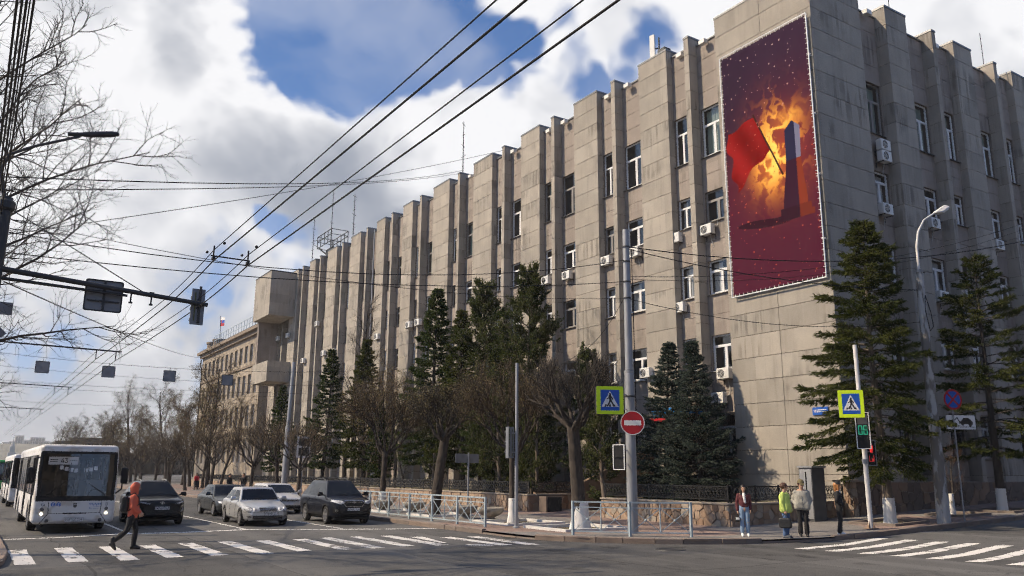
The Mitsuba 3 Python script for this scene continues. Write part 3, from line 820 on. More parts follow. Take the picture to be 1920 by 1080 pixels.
def pollard(seed, h, r0, rad, trunk_h=2.9, dn=13, tr=.012):
    """A lime cut back again and again: thick limbs that end in brushes of straight shoots."""
    W = Woody(seed); r = W.r
    pts, dirs = W.limb((0, 0, -.1), (r.normal(0, .04), r.normal(0, .04), 1), trunk_h + .1, r0, r0 * .82, 0, 6, .03, .02)
    W.s[0].insert(0, (np.array([0, 0, -.05]), np.array([0, 0, .35]), r0 * 1.35, r0 * 1.02))
    n = 8
    for i in range(n):
        az = i * 2 * PI / n + r.uniform(-.3, .3); el = r.uniform(.35, .95)
        p = pts[-1] - np.array([0, 0, r.uniform(0, .5)])
        l = rad * r.uniform(.55, .85)
        q, dd = W.limb(p, (math.cos(az) * math.cos(el), math.sin(az) * math.cos(el), math.sin(el)), l, r0 * .48, r0 * .2, 1, 6, .16, .14)
        for e in range(5):
            a2 = az + r.uniform(-.9, .9); e2 = r.uniform(.4, 1.3)
            q2, d2 = W.limb(q[-1 - (e % 3)], (math.cos(a2) * math.cos(e2), math.sin(a2) * math.cos(e2), math.sin(e2)), (h - trunk_h) * r.uniform(.32, .52), r0 * .17, r0 * .06, 1, 5, .16, .06)
            W.spray(q2, d2, (h - trunk_h) * .30, tr, dn, 1, .10, .10, (.25, .85))
    W.spray(pts[3:], dirs[3:], .5, .012, 8, 0)
    # the outer shoots stop at the clipped round outline
    c = np.array([0, 0, trunk_h + (h - trunk_h) * .48]); A = np.array([rad, rad, (h - trunk_h) * .62])
    ok = [x for x in W.s[2] if np.linalg.norm((x[1] - c) / A) < 1 + r.normal(0, .05)]
    W.s[2] = ok; W.tips = [x for x in W.tips if np.linalg.norm((x - c) / A) < 1.05]
    return W


TREE = {}


def plant(proto_key, make, name, label, cat, x, y, z, rz, s, mats, group=None, white=None, budspec=None):
    """A tree of parts trunk, limbs and crown; meshes are shared between trees of one build."""
    if proto_key not in TREE:
        W = make(); TREE[proto_key] = (shape(W.mesh(0, 9), mats[0], True), shape(W.mesh(1, 5), mats[0], True), shape(W.mesh(2, 3), mats[1]), W.tips)
    a, b, c, tips = TREE[proto_key]
    t = thing(name, label, cat, group); X = at(x, y, z, rz, s)
    part(t, 'trunk', a, None, xf=X)
    part(t, 'limbs', b, None, kind='stuff', xf=X)
    part(t, 'crown', c, None, kind='stuff', xf=X)
    if budspec:
        k = (proto_key, budspec)
        if k not in TREE: TREE[k] = shape(buds(tips, np.random.default_rng(5), budspec[1], budspec[2], budspec[3]), budspec[0])
        part(t, 'buds', TREE[k], None, kind='stuff', xf=X)
    if white:
        hh, r = white; part(t, 'whitewash', MB().lathe([(r * 1.42, -.02), (r * 1.12, .3), (r * 1.07, hh * .6), (r * 1.03, hh)], 14, (x, y, z)), 'whitewash', True)
    return t


def blades(P, D, r, length, width):
    """Needle sprays: flat pointed blades from the points P along D."""
    k = len(P); D = D / (np.linalg.norm(D, axis=1, keepdims=True) + 1e-9)
    w = np.cross(D, r.normal(0, 1, (k, 3))); w /= np.linalg.norm(w, axis=1, keepdims=True) + 1e-9
    L = length * r.uniform(.6, 1.35, (k, 1)); Wd = width * r.uniform(.7, 1.3, (k, 1))
    V = np.stack([P - w * Wd * .4, P + D * L * .45 - w * Wd, P + D * L, P + D * L * .45 + w * Wd], 1).reshape(-1, 3)
    return V, np.arange(4 * k).reshape(-1, 4)


def conifer(seed, h, rad, bare=.08, droop=.25, dens=1.0, bl=.22, bw=.035, up=.35, power=.85, gap=.42, skip=0.0, arms=8, pruned=None):
    r = np.random.default_rng(seed); W = Woody(seed)
    pts, dirs = W.limb((0, 0, -.1), (0, 0, 1), h, .012 * h + .06, .012, 0, 20, .012, .02)
    P, D = [], []
    z = h * bare; lev = 0
    while z < h * .985:
        t = z / h; R = rad * (1 - t) ** power * (min(1, .55 + (t - bare) * 3.0)) + .10
        n = max(4, int(arms * (.6 + .5 * (1 - t)))); ztw = r.uniform(-.16, .16, n) * gap / .4 * (1 - t)
        k = min(int(t * 20), 19); c0 = pts[k] + (pts[k + 1] - pts[k]) * (t * 20 - k)
        for i in range(n):
            if r.random() < skip: continue
            az = i * 2 * PI / n + lev * 1.1 + r.uniform(-.35, .35); l = R * r.uniform(.62, 1.18)
            if pruned and abs((az - pruned[0] + PI) % (2 * PI) - PI) < pruned[1]: l = min(l, pruned[2])   # cut back round the lamp post
            m = max(4, int(l / .22)); s_ = np.linspace(0, 1, m + 1)
            rise = r.uniform(-.12, .2) + .45 * t
            zz = l * (rise * s_ - droop * (1 - t) * np.sin(s_ * PI * .5) * s_ + up * (1 - t) * .5 * s_ ** 3)
            bend = r.uniform(-.12, .12)
            br = np.column_stack([np.cos(az + bend * s_) * l * s_, np.sin(az + bend * s_) * l * s_, zz]) + c0
            br[:, 2] += ztw[i]
            for q in range(m): W.s[1].append((br[q], br[q + 1], .006 + .022 * (1 - s_[q]) * min(1, l), .005 + .022 * (1 - s_[q + 1]) * min(1, l)))
            # flat side twigs, longest in the middle, hanging a little
            nt = int((6 + l * 11) * dens)
            st = r.uniform(.18, 1, nt) ** .8
            j = np.minimum((st * m).astype(int), m - 1); f = (st * m - j)[:, None]
            p = br[j] * (1 - f) + br[j + 1] * f; tg = br[j + 1] - br[j]; tg /= np.linalg.norm(tg, axis=1, keepdims=True)
            sd = np.column_stack([-np.sin(az) * np.ones(nt), np.cos(az) * np.ones(nt), np.zeros(nt)]) * np.where(r.random(nt) < .5, 1, -1)[:, None]
            tl = (.14 + .26 * l * (1 - st) ** .7 * r.uniform(.5, 1.1, nt))[:, None]
            dt = tg * r.uniform(.5, 1.0, (nt, 1)) + sd * r.uniform(.5, 1.0, (nt, 1)) + np.column_stack([0 * st, 0 * st, -r.uniform(.05, .45, nt)])
            dt /= np.linalg.norm(dt, axis=1, keepdims=True)
            for e in (.0, .33, .66, 1.0):
                P.append(p + dt * tl * e); D.append(dt + r.normal(0, .38, (nt, 3)) + tg * .3)
            P.append(p); D.append(tg + r.normal(0, .45, (nt, 3)))
        z += gap * r.uniform(.75, 1.25) * (1 - .55 * t); lev += 1
    tip = pts[-1]
    P.append(tip - np.array([0, 0, 1.0]) * r.uniform(0, .8, (40, 1))); D.append(np.array([0, 0, .8]) + r.normal(0, .5, (40, 3)))
    P, D = np.vstack(P), np.vstack(D)
    return W, blades(P, D, r, bl, bw)


def pine(seed, h, rad, bare=.3, ntuft=46, gap=.8):
    """A pine: whorls of upswept limbs that carry tufts of long needles."""
    r = np.random.default_rng(seed); W = Woody(seed)
    pts, dirs = W.limb((0, 0, -.1), (0, 0, 1), h, .012 * h + .06, .02, 0, 18, .03, .02)
    P, D = [], []; z = h * bare; lev = 0
    while z < h * .97:
        t = z / h; R = rad * (1 - t) ** .6 * min(1, .5 + (t - bare) * 2.6) + .25
        k = min(int(t * 18), 17); c0 = pts[k]; n = 6
        for i in range(n):
            if r.random() < .12: continue
            az = i * 2 * PI / n + lev + r.uniform(-.4, .4); l = R * r.uniform(.55, 1.2)
            el = r.uniform(.05, .45) + .5 * t
            q, dd = W.limb(c0, (math.cos(az) * math.cos(el), math.sin(az) * math.cos(el), math.sin(el)), l, .035, .010, 1, 6, .10, .07)
            ends = []
            for e in range(int(5 + l * 4)):
                j = 2 + int(r.integers(4)); d = W.side(dd[j], r.uniform(.4, 1.0)); d[2] += .35
                q2, d2 = W.limb(q[j], d, l * r.uniform(.18, .42), .012, .006, 1, 3, .12, .10); ends.append((q2[-1], d2[-1])); ends.append((q2[1], d2[1]))
            ends.append((q[-1], dd[-1])); ends.append((q[-2], dd[-2]))
            for e, d in ends:
                m = ntuft; p = e - unit(d) * r.uniform(-.05, .24, (m, 1)); v = r.normal(0, 1, (m, 3)); v /= np.linalg.norm(v, axis=1, keepdims=True)
                P.append(p); D.append(v * .9 + unit(d) * .9)
        z += gap * r.uniform(.8, 1.2) * (1 - .4 * t); lev += 1
    e = pts[-1]; P.append(np.repeat(e[None], 60, 0) - np.array([0, 0, 1.]) * r.uniform(0, .5, (60, 1))); D.append(r.normal(0, .6, (60, 3)) + [0, 0, .8])
    P, D = np.vstack(P), np.vstack(D)
    return W, blades(P, D, r, .24, .024 if ntuft > 10 else .05)


def plant_conifer(proto, make, name, label, cat, x, y, z, rz, s, leaf, barkm='bark', group=None, white=None):
    if proto not in TREE:
        W, bl = make(); TREE[proto] = (shape(W.mesh(0, 9), barkm, True), shape(W.mesh(1, 4), barkm), bl)
    k = (proto, leaf)
    if k not in TREE: TREE[k] = shape(MB().add(*TREE[proto][2]), leaf)
    t = thing(name, label, cat, group); X = at(x, y, z, rz, s)
    part(t, 'trunk', TREE[proto][0], None, xf=X); part(t, 'limbs', TREE[proto][1], None, kind='stuff', xf=X); part(t, 'crown', TREE[k], None, kind='stuff', xf=X)
    if white:
        hh, r = white; part(t, 'whitewash', MB().lathe([(r * 1.25, -.02), (r * 1.06, .2), (r, hh)], 12, (x, y, z)), 'whitewash', True)
    return t


# conifers in the planted beds and on the shaded street
zb = .62 + .15
plant_conifer('spruce1', lambda: conifer(1, 11.9, 3.9, .19, .55, 2.6, .20, .022, gap=.40, power=.86, arms=9, skip=.14, up=.22, pruned=(-1.48, .62, 1.2)), 'spruce_tree', 'tall dark green spruce by the pedestrian lights with a whitewashed trunk', 'spruce', 29.3, 18.9, .33, .5, 1.0, 'needle_spruce', 'bark_pale', None, (.92, .215))
plant_conifer('spruce2', lambda: conifer(2, 11.2, 4.1, .24, .50, 2.4, .20, .023, gap=.55, power=.8, arms=7, skip=.16), 'spruce_tree', 'ragged tall spruce at the right edge of the picture', 'spruce', 37.7, 19.0, .60, 1.0, 1.02, 'needle_spruce', 'bark', None, (.95, .20))
plant_conifer('spruce3', lambda: conifer(3, 13.4, 3.3, .16, .40, 1.5, .26, .036, gap=.48, power=.95, arms=8, skip=.08), 'spruce_tree', 'pointed dark spruce rising highest left of the two pines', 'spruce', 27.6, 52.6, zb, 2.0, 1.10, 'needle_dark')
plant_conifer('spruce3', None, 'spruce_tree', 'shorter dark spruce squeezed between the pointed spruce and the pines', 'spruce', 27.6, 48.2, zb, 4.1, .92, 'needle_spruce')
plant_conifer('spruce3', None, 'spruce_tree', 'slim dark spruce near the far grey pole', 'spruce', 27.5, 74.0, zb, .7, .95, 'needle_dark')
plant_conifer('spruce3', None, 'spruce_tree', 'brownish spruce right of the tall bare larch', 'spruce', 28.2, 66.0, zb, 3.0, .95, 'needle_spruce')
plant_conifer('spruce3', None, 'spruce_tree', 'low dark spruce behind the second flower bowl', 'spruce', 27.0, 45.0, zb, 5.0, .62, 'needle_dark')
plant_conifer('bluespruce', lambda: conifer(4, 7.7, 2.5, .03, .14, 1.7, .15, .024, up=.30, gap=.36, power=1.12, arms=11), 'blue_spruce', 'blue grey young spruce just right of the tall grey pole', 'spruce', 29.5, 31.0, .80, .3, 1.04, 'needle_blue')
plant_conifer('bluespruce', None, 'blue_spruce', 'blue grey young spruce beside the barred window and the blank corner wall', 'spruce', 29.5, 28.7, .72, 2.3, 1.03, 'needle_blue')
plant_conifer('pine1', lambda: pine(6, 14.0, 3.5, .10, 17, .86), 'pine_tree', 'tall open pine, left one of the pair above the clipped lime', 'pine', 27.4, 43.4, zb, .2, 1.0, 'needle_pine', 'bark_pale')
plant_conifer('pine1', None, 'pine_tree', 'tall open pine, right one of the pair above the clipped lime', 'pine', 27.2, 39.6, zb, 2.6, .955, 'needle_pine', 'bark_pale')
plant_conifer('pinelow', lambda: pine(8, 14.0, 3.5, .10, 8, .95), 'pine_tree', 'small pine with few limbs behind the thick pollarded trunk', 'pine', 26.6, 32.3, .30, 4.4, .60, 'needle_pine', 'bark_pale')
plant_conifer('pinelow', None, 'pine_tree', 'dark low pine behind the road sign seen from its back', 'pine', 26.4, 41.6, zb, 5.4, .62, 'needle_pine', 'bark_pale')

for i, (x, y, s_, pr, lf, lab) in enumerate(((26.2, 37.6, .50, 'pinelow', 'needle_pine', 'low dark pine at the wall return behind the litter bin'), (26.0, 49.6, .48, 'pinelow', 'needle_spruce', 'low dark pine below the pointed spruce'), (26.3, 58.5, .50, 'spruce3', 'needle_dark', 'young spruce between the bare pale tree and the larch'), (28.6, 35.9, .55, 'pinelow', 'needle_dark', 'small dark pine close to the entrance steps'), (28.8, 45.6, .80, 'spruce3', 'needle_dark', 'dark spruce close to the wall behind the left pine'), (26.5, 84.0, .75, 'spruce3', 'needle_dark', 'far dark spruce before the farthest ribs'))):
    plant_conifer(pr, None, 'conifer_tree', lab, 'conifer', x, y, zb, 1.7 * i, s_, lf)
# clipped limes along the kerb
limes = [(18.9, 24.4, 6.9, 'thick whitewashed lime trunk with sparse cut limbs behind the nearer railing', 0),
         (19.0, 29.0, 7.3, 'broad clipped lime behind the slim grey pole', 1), (18.7, 35.3, 7.0, 'clipped lime second from the slim grey pole', 1), (18.3, 40.3, 7.4, 'clipped lime behind the dark blue car at the end of the railing', 1)]
for i, (x, y, h, lab, k) in enumerate(limes):
    if k == 0:
        plant('lime0', lambda: pollard(40, 6.9, .27, 1.9, 3.7), 'lime_tree', lab, 'tree', x, y, .12, 0, 1.0, ('bark', 'twig_dark'), 'clipped limes along the kerb', (.95, .30))
    else:
        plant('lime%d' % (i % 2), (lambda: pollard(43, 7.2, .17, 2.75, 3.0)) if i % 2 else (lambda: pollard(47, 7.2, .17, 2.6, 3.0)), 'lime_tree', lab, 'tree', x, y, .12, i * 1.3, 1.0 if i != 2 else .98, ('bark', 'twig_brown'), 'clipped limes along the kerb', (.95, .18), ('bud', 4500, .035, .05))
for i, (y, s_) in enumerate(((55.0, .84), (60.3, .95), (67.0, .93), (79.0, .95), (88.0, .95), (96.0, 1.0), (105, 1.0), (116.0, 1.0), (128, 1.0))):
    words = ['first', 'second', 'third', 'fourth', 'fifth', 'sixth', 'seventh', 'eighth', 'farthest']
    plant('limefar%d' % (i % 2), (lambda: pollard(53, 7.2, .17, 2.75, 3.0, 6, .02)) if i % 2 else (lambda: pollard(57, 7.2, .17, 2.6, 2.7, 6, .02)), 'lime_tree', f'clipped dark lime of the far kerb row, {words[i]} beyond the parked cars', 'tree', 18.8 + .3 * math.sin(i), y, .12, i * 2.1, s_ * (.97 if i % 2 else 1.0), ('bark', 'twig_brown'), 'clipped limes along the kerb', None, ('bud', 1500, .035, .04))

# bare trees
plant('larch', lambda: bare_tree(61, 19.5, .22, 4.2, 20, 1, 8, .18), 'larch_tree', 'very tall thin bare larch standing against the concrete facade', 'tree', 27.5, 68.6, zb, 0, 1.0, ('bark', 'twig_dark'))
plant('bare1', lambda: bare_tree(62, 13.0, .20, 5.0, 12, 1, 8, .22), 'bare_tree', 'reddish bare tree right of the larch', 'tree', 27.0, 62.6, zb, 1, .9, ('bark', 'twig_red'), None, None, ('bud', 5000, .05, .10))
plant('bare1', None, 'bare_tree', 'bare pale tree between the clipped limes and the pointed spruce', 'tree', 26.8, 57.0, zb, 3, .72, ('bark_pale', 'twig_brown'), None, None, ('bud', 5000, .05, .10))
plant('bare1', None, 'bare_tree', 'small bare shrubby tree low behind the stone wall', 'tree', 26.2, 54.0, zb, 5, .40, ('bark_pale', 'twig_brown'), None, None, ('leaf_fresh', 3000, .06, .12))
for i, (x, y, s_, lab) in enumerate(((24.0, 102.0, 1.35, 'reddish bare tree before the overhanging end block'), (24.5, 118.0, 1.3, 'bare tree before the middle of the old cornice building'), (25.0, 132.0, 1.35, 'bare tree before the far corner of the old cornice building'), (23.0, 150.0, 1.4, 'bare tree just past the old cornice building'), (22.5, 90.0, .85, 'bare tree behind the far clipped limes near the end block'), (22.0, 170.0, 1.2, 'bare tree far down the street, second past the old building'), (21.0, 200.0, 1.2, 'bare tree far down the street, third past the old building'), (19.0, 250.0, 1.3, 'farthest bare tree behind the bus'))):
    plant('bare1', None, 'bare_tree', lab, 'tree', x, y, .2, i * 1.9, s_, ('bark_pale', 'twig_brown'), 'bare trees down the street', None, ('bud', 5000, .05, .10) if i < 5 else None)
plant('bare1', None, 'sapling', 'thin whitewashed sapling between the two tall spruces', 'tree', 34.5, 19.4, .50, 2, .26, ('bark_pale', 'twig_brown'), None, (.85, .09))
for i, (x, y, s_, w) in enumerate(((22.5, 98.0, 1.0, 'before the end block'), (23.5, 109.0, 1.1, 'before the near end of the cornice building'), (24.0, 124.0, 1.15, 'before the windows of the cornice building'), (22.0, 139.0, 1.1, 'before the far half of the cornice building'), (21.5, 158.0, 1.1, 'past the cornice building, nearest one'), (20.5, 176.0, 1.15, 'past the cornice building, second one'), (20.0, 196.0, 1.2, 'past the cornice building, third one'), (19.5, 222.0, 1.2, 'past the cornice building, fourth one'), (27.0, 166.0, 1.2, 'in the second row past the cornice building, near one'), (28.0, 205.0, 1.3, 'in the second row past the cornice building, far one'))):
    plant('barefar', lambda: bare_tree(81, 10.5, .2, 4.6, 13, 1, 8, .2, rmin=.024), 'bare_tree', 'dense dark bare tree ' + w, 'tree', x, y, .2, i * 2.3, s_, ('bark', 'twig_red' if i < 3 else 'twig_brown'), 'bare trees down the street', None, ('bud', 2500, .09, .12))
# big bare trees on the left pavement
plant('maple', lambda: bare_tree(71, 16.8, .20, 5.6, 25, 2, 10, .42, (.06, 0), (.05, .55), .25, .0062), 'bare_tree', 'large bare tree spreading in from the left edge behind the street lamp', 'tree', -1.4, 26.0, .12, .6, 1.0, ('bark', 'twig_dark'))
plant('maple2', lambda: bare_tree(75, 11.5, .18, 4.8, 13, 2, 7, .2, (0, 0), (.2, .7), .3), 'bare_tree', 'smaller bare tree farther down the left edge of the street', 'tree', -1.6, 45.0, .12, 2.6, 1.0, ('bark', 'twig_dark'))
plant('maple2', None, 'bare_tree', 'bare tree outside the left edge whose shadow crosses the road', 'tree', -11.0, 27.0, .12, 4.0, 1.1, ('bark', 'twig_dark'))
plant('maple2', None, 'bare_tree', 'bare tree outside the left edge shading the foreground', 'tree', -7.5, 21.5, .12, 1.0, .95, ('bark', 'twig_dark'))
# ---------------------------------------------------------------- vehicles (built facing -y, ground at z = 0)
def MF(v, f):
    return m3.Manifold(m3.Mesh(np.asarray(v, np.float32), np.asarray(f, np.uint32)))


def msphere(p, r, n=10):
    return m3.Manifold.sphere(r, n).translate(list(map(float, p)))


def hull_s(pr, n=12):
    return m3.Manifold.batch_hull([msphere(p, r, n) for p, r in pr])


def loft(stations):
    """Closed body from half sections ((x, z) lists) at given y."""
    k = len(stations[0][1]); V = []
    for y, half in stations:
        ring = [(x, y, z) for x, z in half] + [(-x, y, z) for x, z in half[-2:0:-1]]
        V += ring
    m = 2 * k - 2; F = []
    for s in range(len(stations) - 1):
        for i in range(m):
            j = (i + 1) % m; a, b = s * m, (s + 1) * m
            F += [[a + i, b + i, b + j], [a + i, b + j, a + j]]
    for s, flip in ((0, False), (len(stations) - 1, True)):
        c = len(V); y = stations[s][0]; V.append((0, y, np.mean([z for _, z in stations[s][1]])))
        for i in range(m):
            j = (i + 1) % m; t = [c, s * m + i, s * m + j]; F.append(t[::-1] if flip else t)
    mf = MF(V, F)
    return mf if mf.volume() > 0 else MF(V, [f[::-1] for f in F])


def front_prism(poly, y0, y1):
    mb = MB().prism(poly, y0, y1, lambda v: np.column_stack([v[:, 0], v[:, 2], v[:, 1]])); return MF(*mb.get())


def side_prism(poly, x0, x1):
    mb = MB().prism(poly, x0, x1, lambda v: np.column_stack([v[:, 2], v[:, 0], v[:, 1]])); return MF(*mb.get())


def about(m, c, s): return m.translate([-q for q in c]).scale([s, s, s] if np.isscalar(s) else s).translate(list(c))


def ell(cx, cz, rx, rz, n=20, rot=0.0):
    a = np.arange(n) * 2 * PI / n; x, z = rx * np.cos(a), rz * np.sin(a)
    return Polygon(np.column_stack([cx + x * math.cos(rot) - z * math.sin(rot), cz + x * math.sin(rot) + z * math.cos(rot)]))


def wheel(t, x, y, r, w, xf, side, nsp=5, two=True):
    tyre = MB().lathe([(r * .66, -w * .42), (r * .90, -w / 2), (r * .985, -w * .40), (r, -w * .2), (r, w * .2), (r * .985, w * .40), (r * .90, w / 2), (r * .66, w * .42)], 28, (x, y, r), 'x')
    k = part(t, 'wheel', tyre, 'rubber', 40, xf=xf)
    o = x + side * w * .38
    rim = MB().lathe([(r * .57, -side * .05), (r * .60, side * .012), (r * .67, side * .02), (r * .68, -side * .06)], 28, (o, y, r), 'x')
    for i in range(nsp):
        a = i * 2 * PI / nsp + .3
        for da in (-.16, .16):
            rim.bar((o, y + .07 * math.cos(a), r + .07 * math.sin(a)), (o, y + r * .60 * math.cos(a + da), r + r * .60 * math.sin(a + da)), .035, .045)
    rim.lathe([(1e-4, side * .02), (.07, side * .012), (.09, -side * .02)], 14, (o, y, r), 'x')
    part(k, 'rim', rim, 'rim', 30, xf=xf)
    part(k, 'disc', MB().lathe([(1e-4, -side * .06), (r * .62, -side * .06)], 20, (o, y, r), 'x'), 'dark_metal', xf=xf)


def plate_part(t, text, c, xf, w=.52, hgt=.112):
    x, y, z = c
    k = part(t, 'number_plate', MB().box(x - w / 2, x + w / 2, y - .012, y, z - hgt / 2, z + hgt / 2), 'plate', xf=xf)
    if not text: return
    tm = meshkit.text_mesh(text, hgt * .62, .002, True)
    v = np.array(tm.vertices); s = min(1.0, w * .92 / np.ptp(v[:, 0])); v[:, 0] *= s
    v = np.column_stack([x - np.ptp(v[:, 0]) / 2 + v[:, 0] - v[:, 0].min(), y - .0125 - v[:, 2], z - hgt * .30 + v[:, 1]])
    part(k, 'lettering', MB().add(v, np.array(tm.faces)), 'sign_black', xf=xf)
    fr = MB()
    for a, b, c2, d in ((-w / 2, w / 2, -hgt / 2 - .008, -hgt / 2), (-w / 2, w / 2, hgt / 2, hgt / 2 + .008), (-w / 2 - .008, -w / 2, -hgt / 2 - .008, hgt / 2 + .008), (w / 2, w / 2 + .008, -hgt / 2 - .008, hgt / 2 + .008)):
        fr.box(x + a, x + b, y - .016, y + .004, z + c2, z + d)
    part(k, 'frame', fr, 'sign_black', xf=xf)


def car(label, paint, pos, rz, S):
    L, Wd, Hh = S['L'], S['W'] / 2, S['H']
    y0 = -L / 2; wr, ww = S['wheel'], .22
    ax0, ax1 = y0 + S['foh'], y0 + S['foh'] + S['wb']
    xf = at(pos[0], pos[1] - ax0, pos[2] if len(pos) > 2 else 0.0)
    if rz: xf = TF().translate([pos[0], pos[1], 0]) @ TF().rotate([0, 0, 1], math.degrees(rz)) @ TF().translate([0, -ax0, 0])
    t = thing(S.get('key', 'parked_car'), label, 'car', 'vehicles waiting at the stop line')
    st = []
    for f, wf, zb, zs, zt in S['st']:
        y = y0 + f * L; w = Wd * wf; zm = zb + (zs - zb) * .55
        st.append((y, [(0, zb), (w * .84, zb), (w * .965, zb + .10), (w, zm), (w * .985, zs - .10), (w * .945, zs - .015), (w * .86, zs + (zt - zs) * .45), (w * .45, zt - .012), (0, zt)]))
    body = loft(st)
    arches = m3.Manifold()
    for ya in (ax0, ax1):
        for s in (-1, 1):
            arches += m3.Manifold.cylinder(.42, wr * 1.13, wr * 1.13, 32, True).rotate([0, 90, 0]).translate([s * (Wd - .12), ya, wr * 1.02])
    body2 = body - arches
    g = S['gh']; r_ = .055
    wbt, wrf = Wd * g.get('wb', .90) - r_, Wd * g.get('wr', .70) - r_
    C = []
    for yb, yr in ((g['b0'], g['r0']), (g['b1'], g['r1'])):
        for s in (-1, 1):
            C += [((s * wbt, y0 + yb * L, g['z'] - .05), r_), ((s * wrf, y0 + yr * L, Hh - r_ - .025), r_)]
    ym = y0 + (g['r0'] + g['r1']) / 2 * L
    for s in (-1, 1): C += [((s * wrf * 1.03, ym, Hh - r_ - .012), r_), ((s * wrf * .5, ym, Hh - r_), r_), ((s * wbt * 1.01, ym, g['z']), r_)]
    cabin = hull_s(C, 16)
    part(t, 'body', MB().addm(body2), paint, 32, xf=xf)
    part(t, 'roof', MB().addm(cabin), paint, 50, xf=xf)
    inner = (body ^ arches).scale([.985, 1, 1])
    part(t, 'wheel_arch', MB().addm(about(body, (0, 0, .5), (.80, .97, .9)) ^ arches) if False else MB().addm(inner ^ m3.Manifold.cube([Wd * 1.5, L, 2], True)), 'black_plastic', xf=xf)
    cc = (0, ym, (g['z'] + Hh) / 2); cab2 = about(cabin, cc, (1.008, 1.006, 1.008))
    zb_, zt_ = g['z'] + .03, Hh - .10
    fx = lambda z: wbt + r_ + (wrf - wbt) * (z - g['z']) / (Hh - g['z'])
    ws = Polygon([(-fx(zb_) + .09, zb_), (fx(zb_) - .09, zb_), (fx(zt_) - .07, zt_), (fx(zt_) * .5, zt_ + .015), (-fx(zt_) * .5, zt_ + .015), (-fx(zt_) + .07, zt_)])
    part(t, 'windscreen', MB().addm(front_prism(ws, y0 - 1, y0 + (g['r0'] * .75 + g['r1'] * .25) * L) ^ cab2), 'car_glass', 30, xf=xf)
    yl = lambda z, e: y0 + L * (g['b' + e] + (g['r' + e] - g['b' + e]) * (z - g['z']) / (Hh - g['z']))
    zb2, zt2 = g['z'] + .035, Hh - .13
    outline = Polygon([(yl(zb2, '0') + .12, zb2), (yl(zb2, '1') - .10, zb2), (yl(zt2, '1') - .12, zt2), (yl(zt2, '0') + .16, zt2)]).buffer(-.03).buffer(.03)
    cuts = shapely.union_all([sbox(y0 + p * L - .035, 0, y0 + p * L + .035, 3) for p in g['pillars']])
    for s in (-1, 1):
        for q in getattr(outline.difference(cuts), 'geoms', [outline.difference(cuts)]):
            if q.area < .01: continue
            pr = side_prism(q, *((0.3, 1.5) if s > 0 else (-1.5, -0.3)))
            part(t, 'side_window', MB().addm(pr ^ cab2), 'car_glass', 30, xf=xf)
        # chrome or black strip under the windows, mirror, handles
        ymir = y0 + (g['b0'] + .04) * L
        mir = hull_s([((s * (Wd + .03), ymir, g['z'] + .06), .045), ((s * (Wd + .16), ymir + .02, g['z'] + .05), .055), ((s * (Wd + .14), ymir + .02, g['z'] + .13), .045), ((s * (Wd + .02), ymir, g['z'] + .12), .04)])
        part(t, 'mirror', MB().addm(mir).bar((s * (Wd - .1), ymir, g['z'] + .03), (s * (Wd + .05), ymir, g['z'] + .07), .05), S.get('mirror', paint), 40, xf=xf)
        big = about(body, (0, 0, .6), (1.006, 1.0, 1.0))
        for p in g['handles']:
            hp = sbox(y0 + p * L - .10, g['z'] - .17, y0 + p * L + .10, g['z'] - .135)
            part(t, 'door_handle', MB().addm(about(body, (0, 0, .6), (1.03, 1, 1)) ^ side_prism(hp, *((.3, 2) if s > 0 else (-2, -.3)))), S.get('handle', paint), xf=xf)
        for p in g['seams']:
            sp = sbox(y0 + p * L - .008, S['st'][5][2] + .12, y0 + p * L + .008, g['z'] - .02)
            part(t, 'door_seam', MB().addm(big ^ side_prism(sp, *((.3, 2) if s > 0 else (-2, -.3)))), 'sign_black', xf=xf)
        if S.get('clad'):
            for ya in (ax0, ax1):
                ring = ell(ya, wr * 1.02, wr * 1.32, wr * 1.30, 32).difference(ell(ya, wr * 1.02, wr * 1.12, wr * 1.12, 32)).intersection(sbox(ya - 1, .16, ya + 1, 2))
                part(t, 'arch_trim', MB().addm(about(body, (0, 0, .6), (1.016, 1.002, 1)) ^ side_prism(ring, *((.3, 2) if s > 0 else (-2, -.3)))), 'black_plastic', xf=xf)
            part(t, 'sill_trim', MB().addm(about(body, (0, 0, .6), (1.012, 1, 1)) ^ side_prism(sbox(ax0 + wr * 1.2, .2, ax1 - wr * 1.2, .42), *((.3, 2) if s > 0 else (-2, -.3)))), 'black_plastic', xf=xf)
        if S.get('rails'):
            part(t, 'roof_rail', MB().tube([(s * wrf * .98, y0 + g['r0'] * L + .25, Hh - .04), (s * wrf * 1.0, y0 + g['r0'] * L + .38, Hh + .035), (s * wrf * 1.0, y0 + g['r1'] * L - .4, Hh + .035), (s * wrf * .98, y0 + g['r1'] * L - .25, Hh - .04)], .022, 6), S['rails'], True, xf=xf)
        for ya in (ax0, ax1): wheel(t, s * (Wd - ww * .52), ya, wr, ww, xf, s, S.get('spokes', 5))
    fb = about(body, (0, 0, .6), (1.003, 1.006, 1.004)); fb2 = about(body, (0, 0, .6), (1.001, 1.003, 1.002))
    for name, poly, m, lev in S['front']:
        polys = poly if isinstance(poly, list) else [poly]
        for q in polys: part(t, name, MB().addm((fb if lev else fb2) ^ front_prism(q, y0 - .6, y0 + S.get('fd', .75))), m, 30, xf=xf)
    yp = y0 - .012
    plate_part(t, S['plate'], (S.get('px', 0), yp, S['pz']), xf)
    # wipers and a dark floor under the body
    part(t, 'underbody', MB().box(-Wd * .8, Wd * .8, y0 + .25, -y0 - .2, .2, .4), 'black_plastic', xf=xf)
    for s in (-.35, .25):
        zz = zb_ + .01; part(t, 'wiper', MB().bar((s, y0 + g['b0'] * L - .03, zz), (s + .5, y0 + g['b0'] * L + .03, zz + .06), .02), 'black_plastic', xf=xf)
    return t


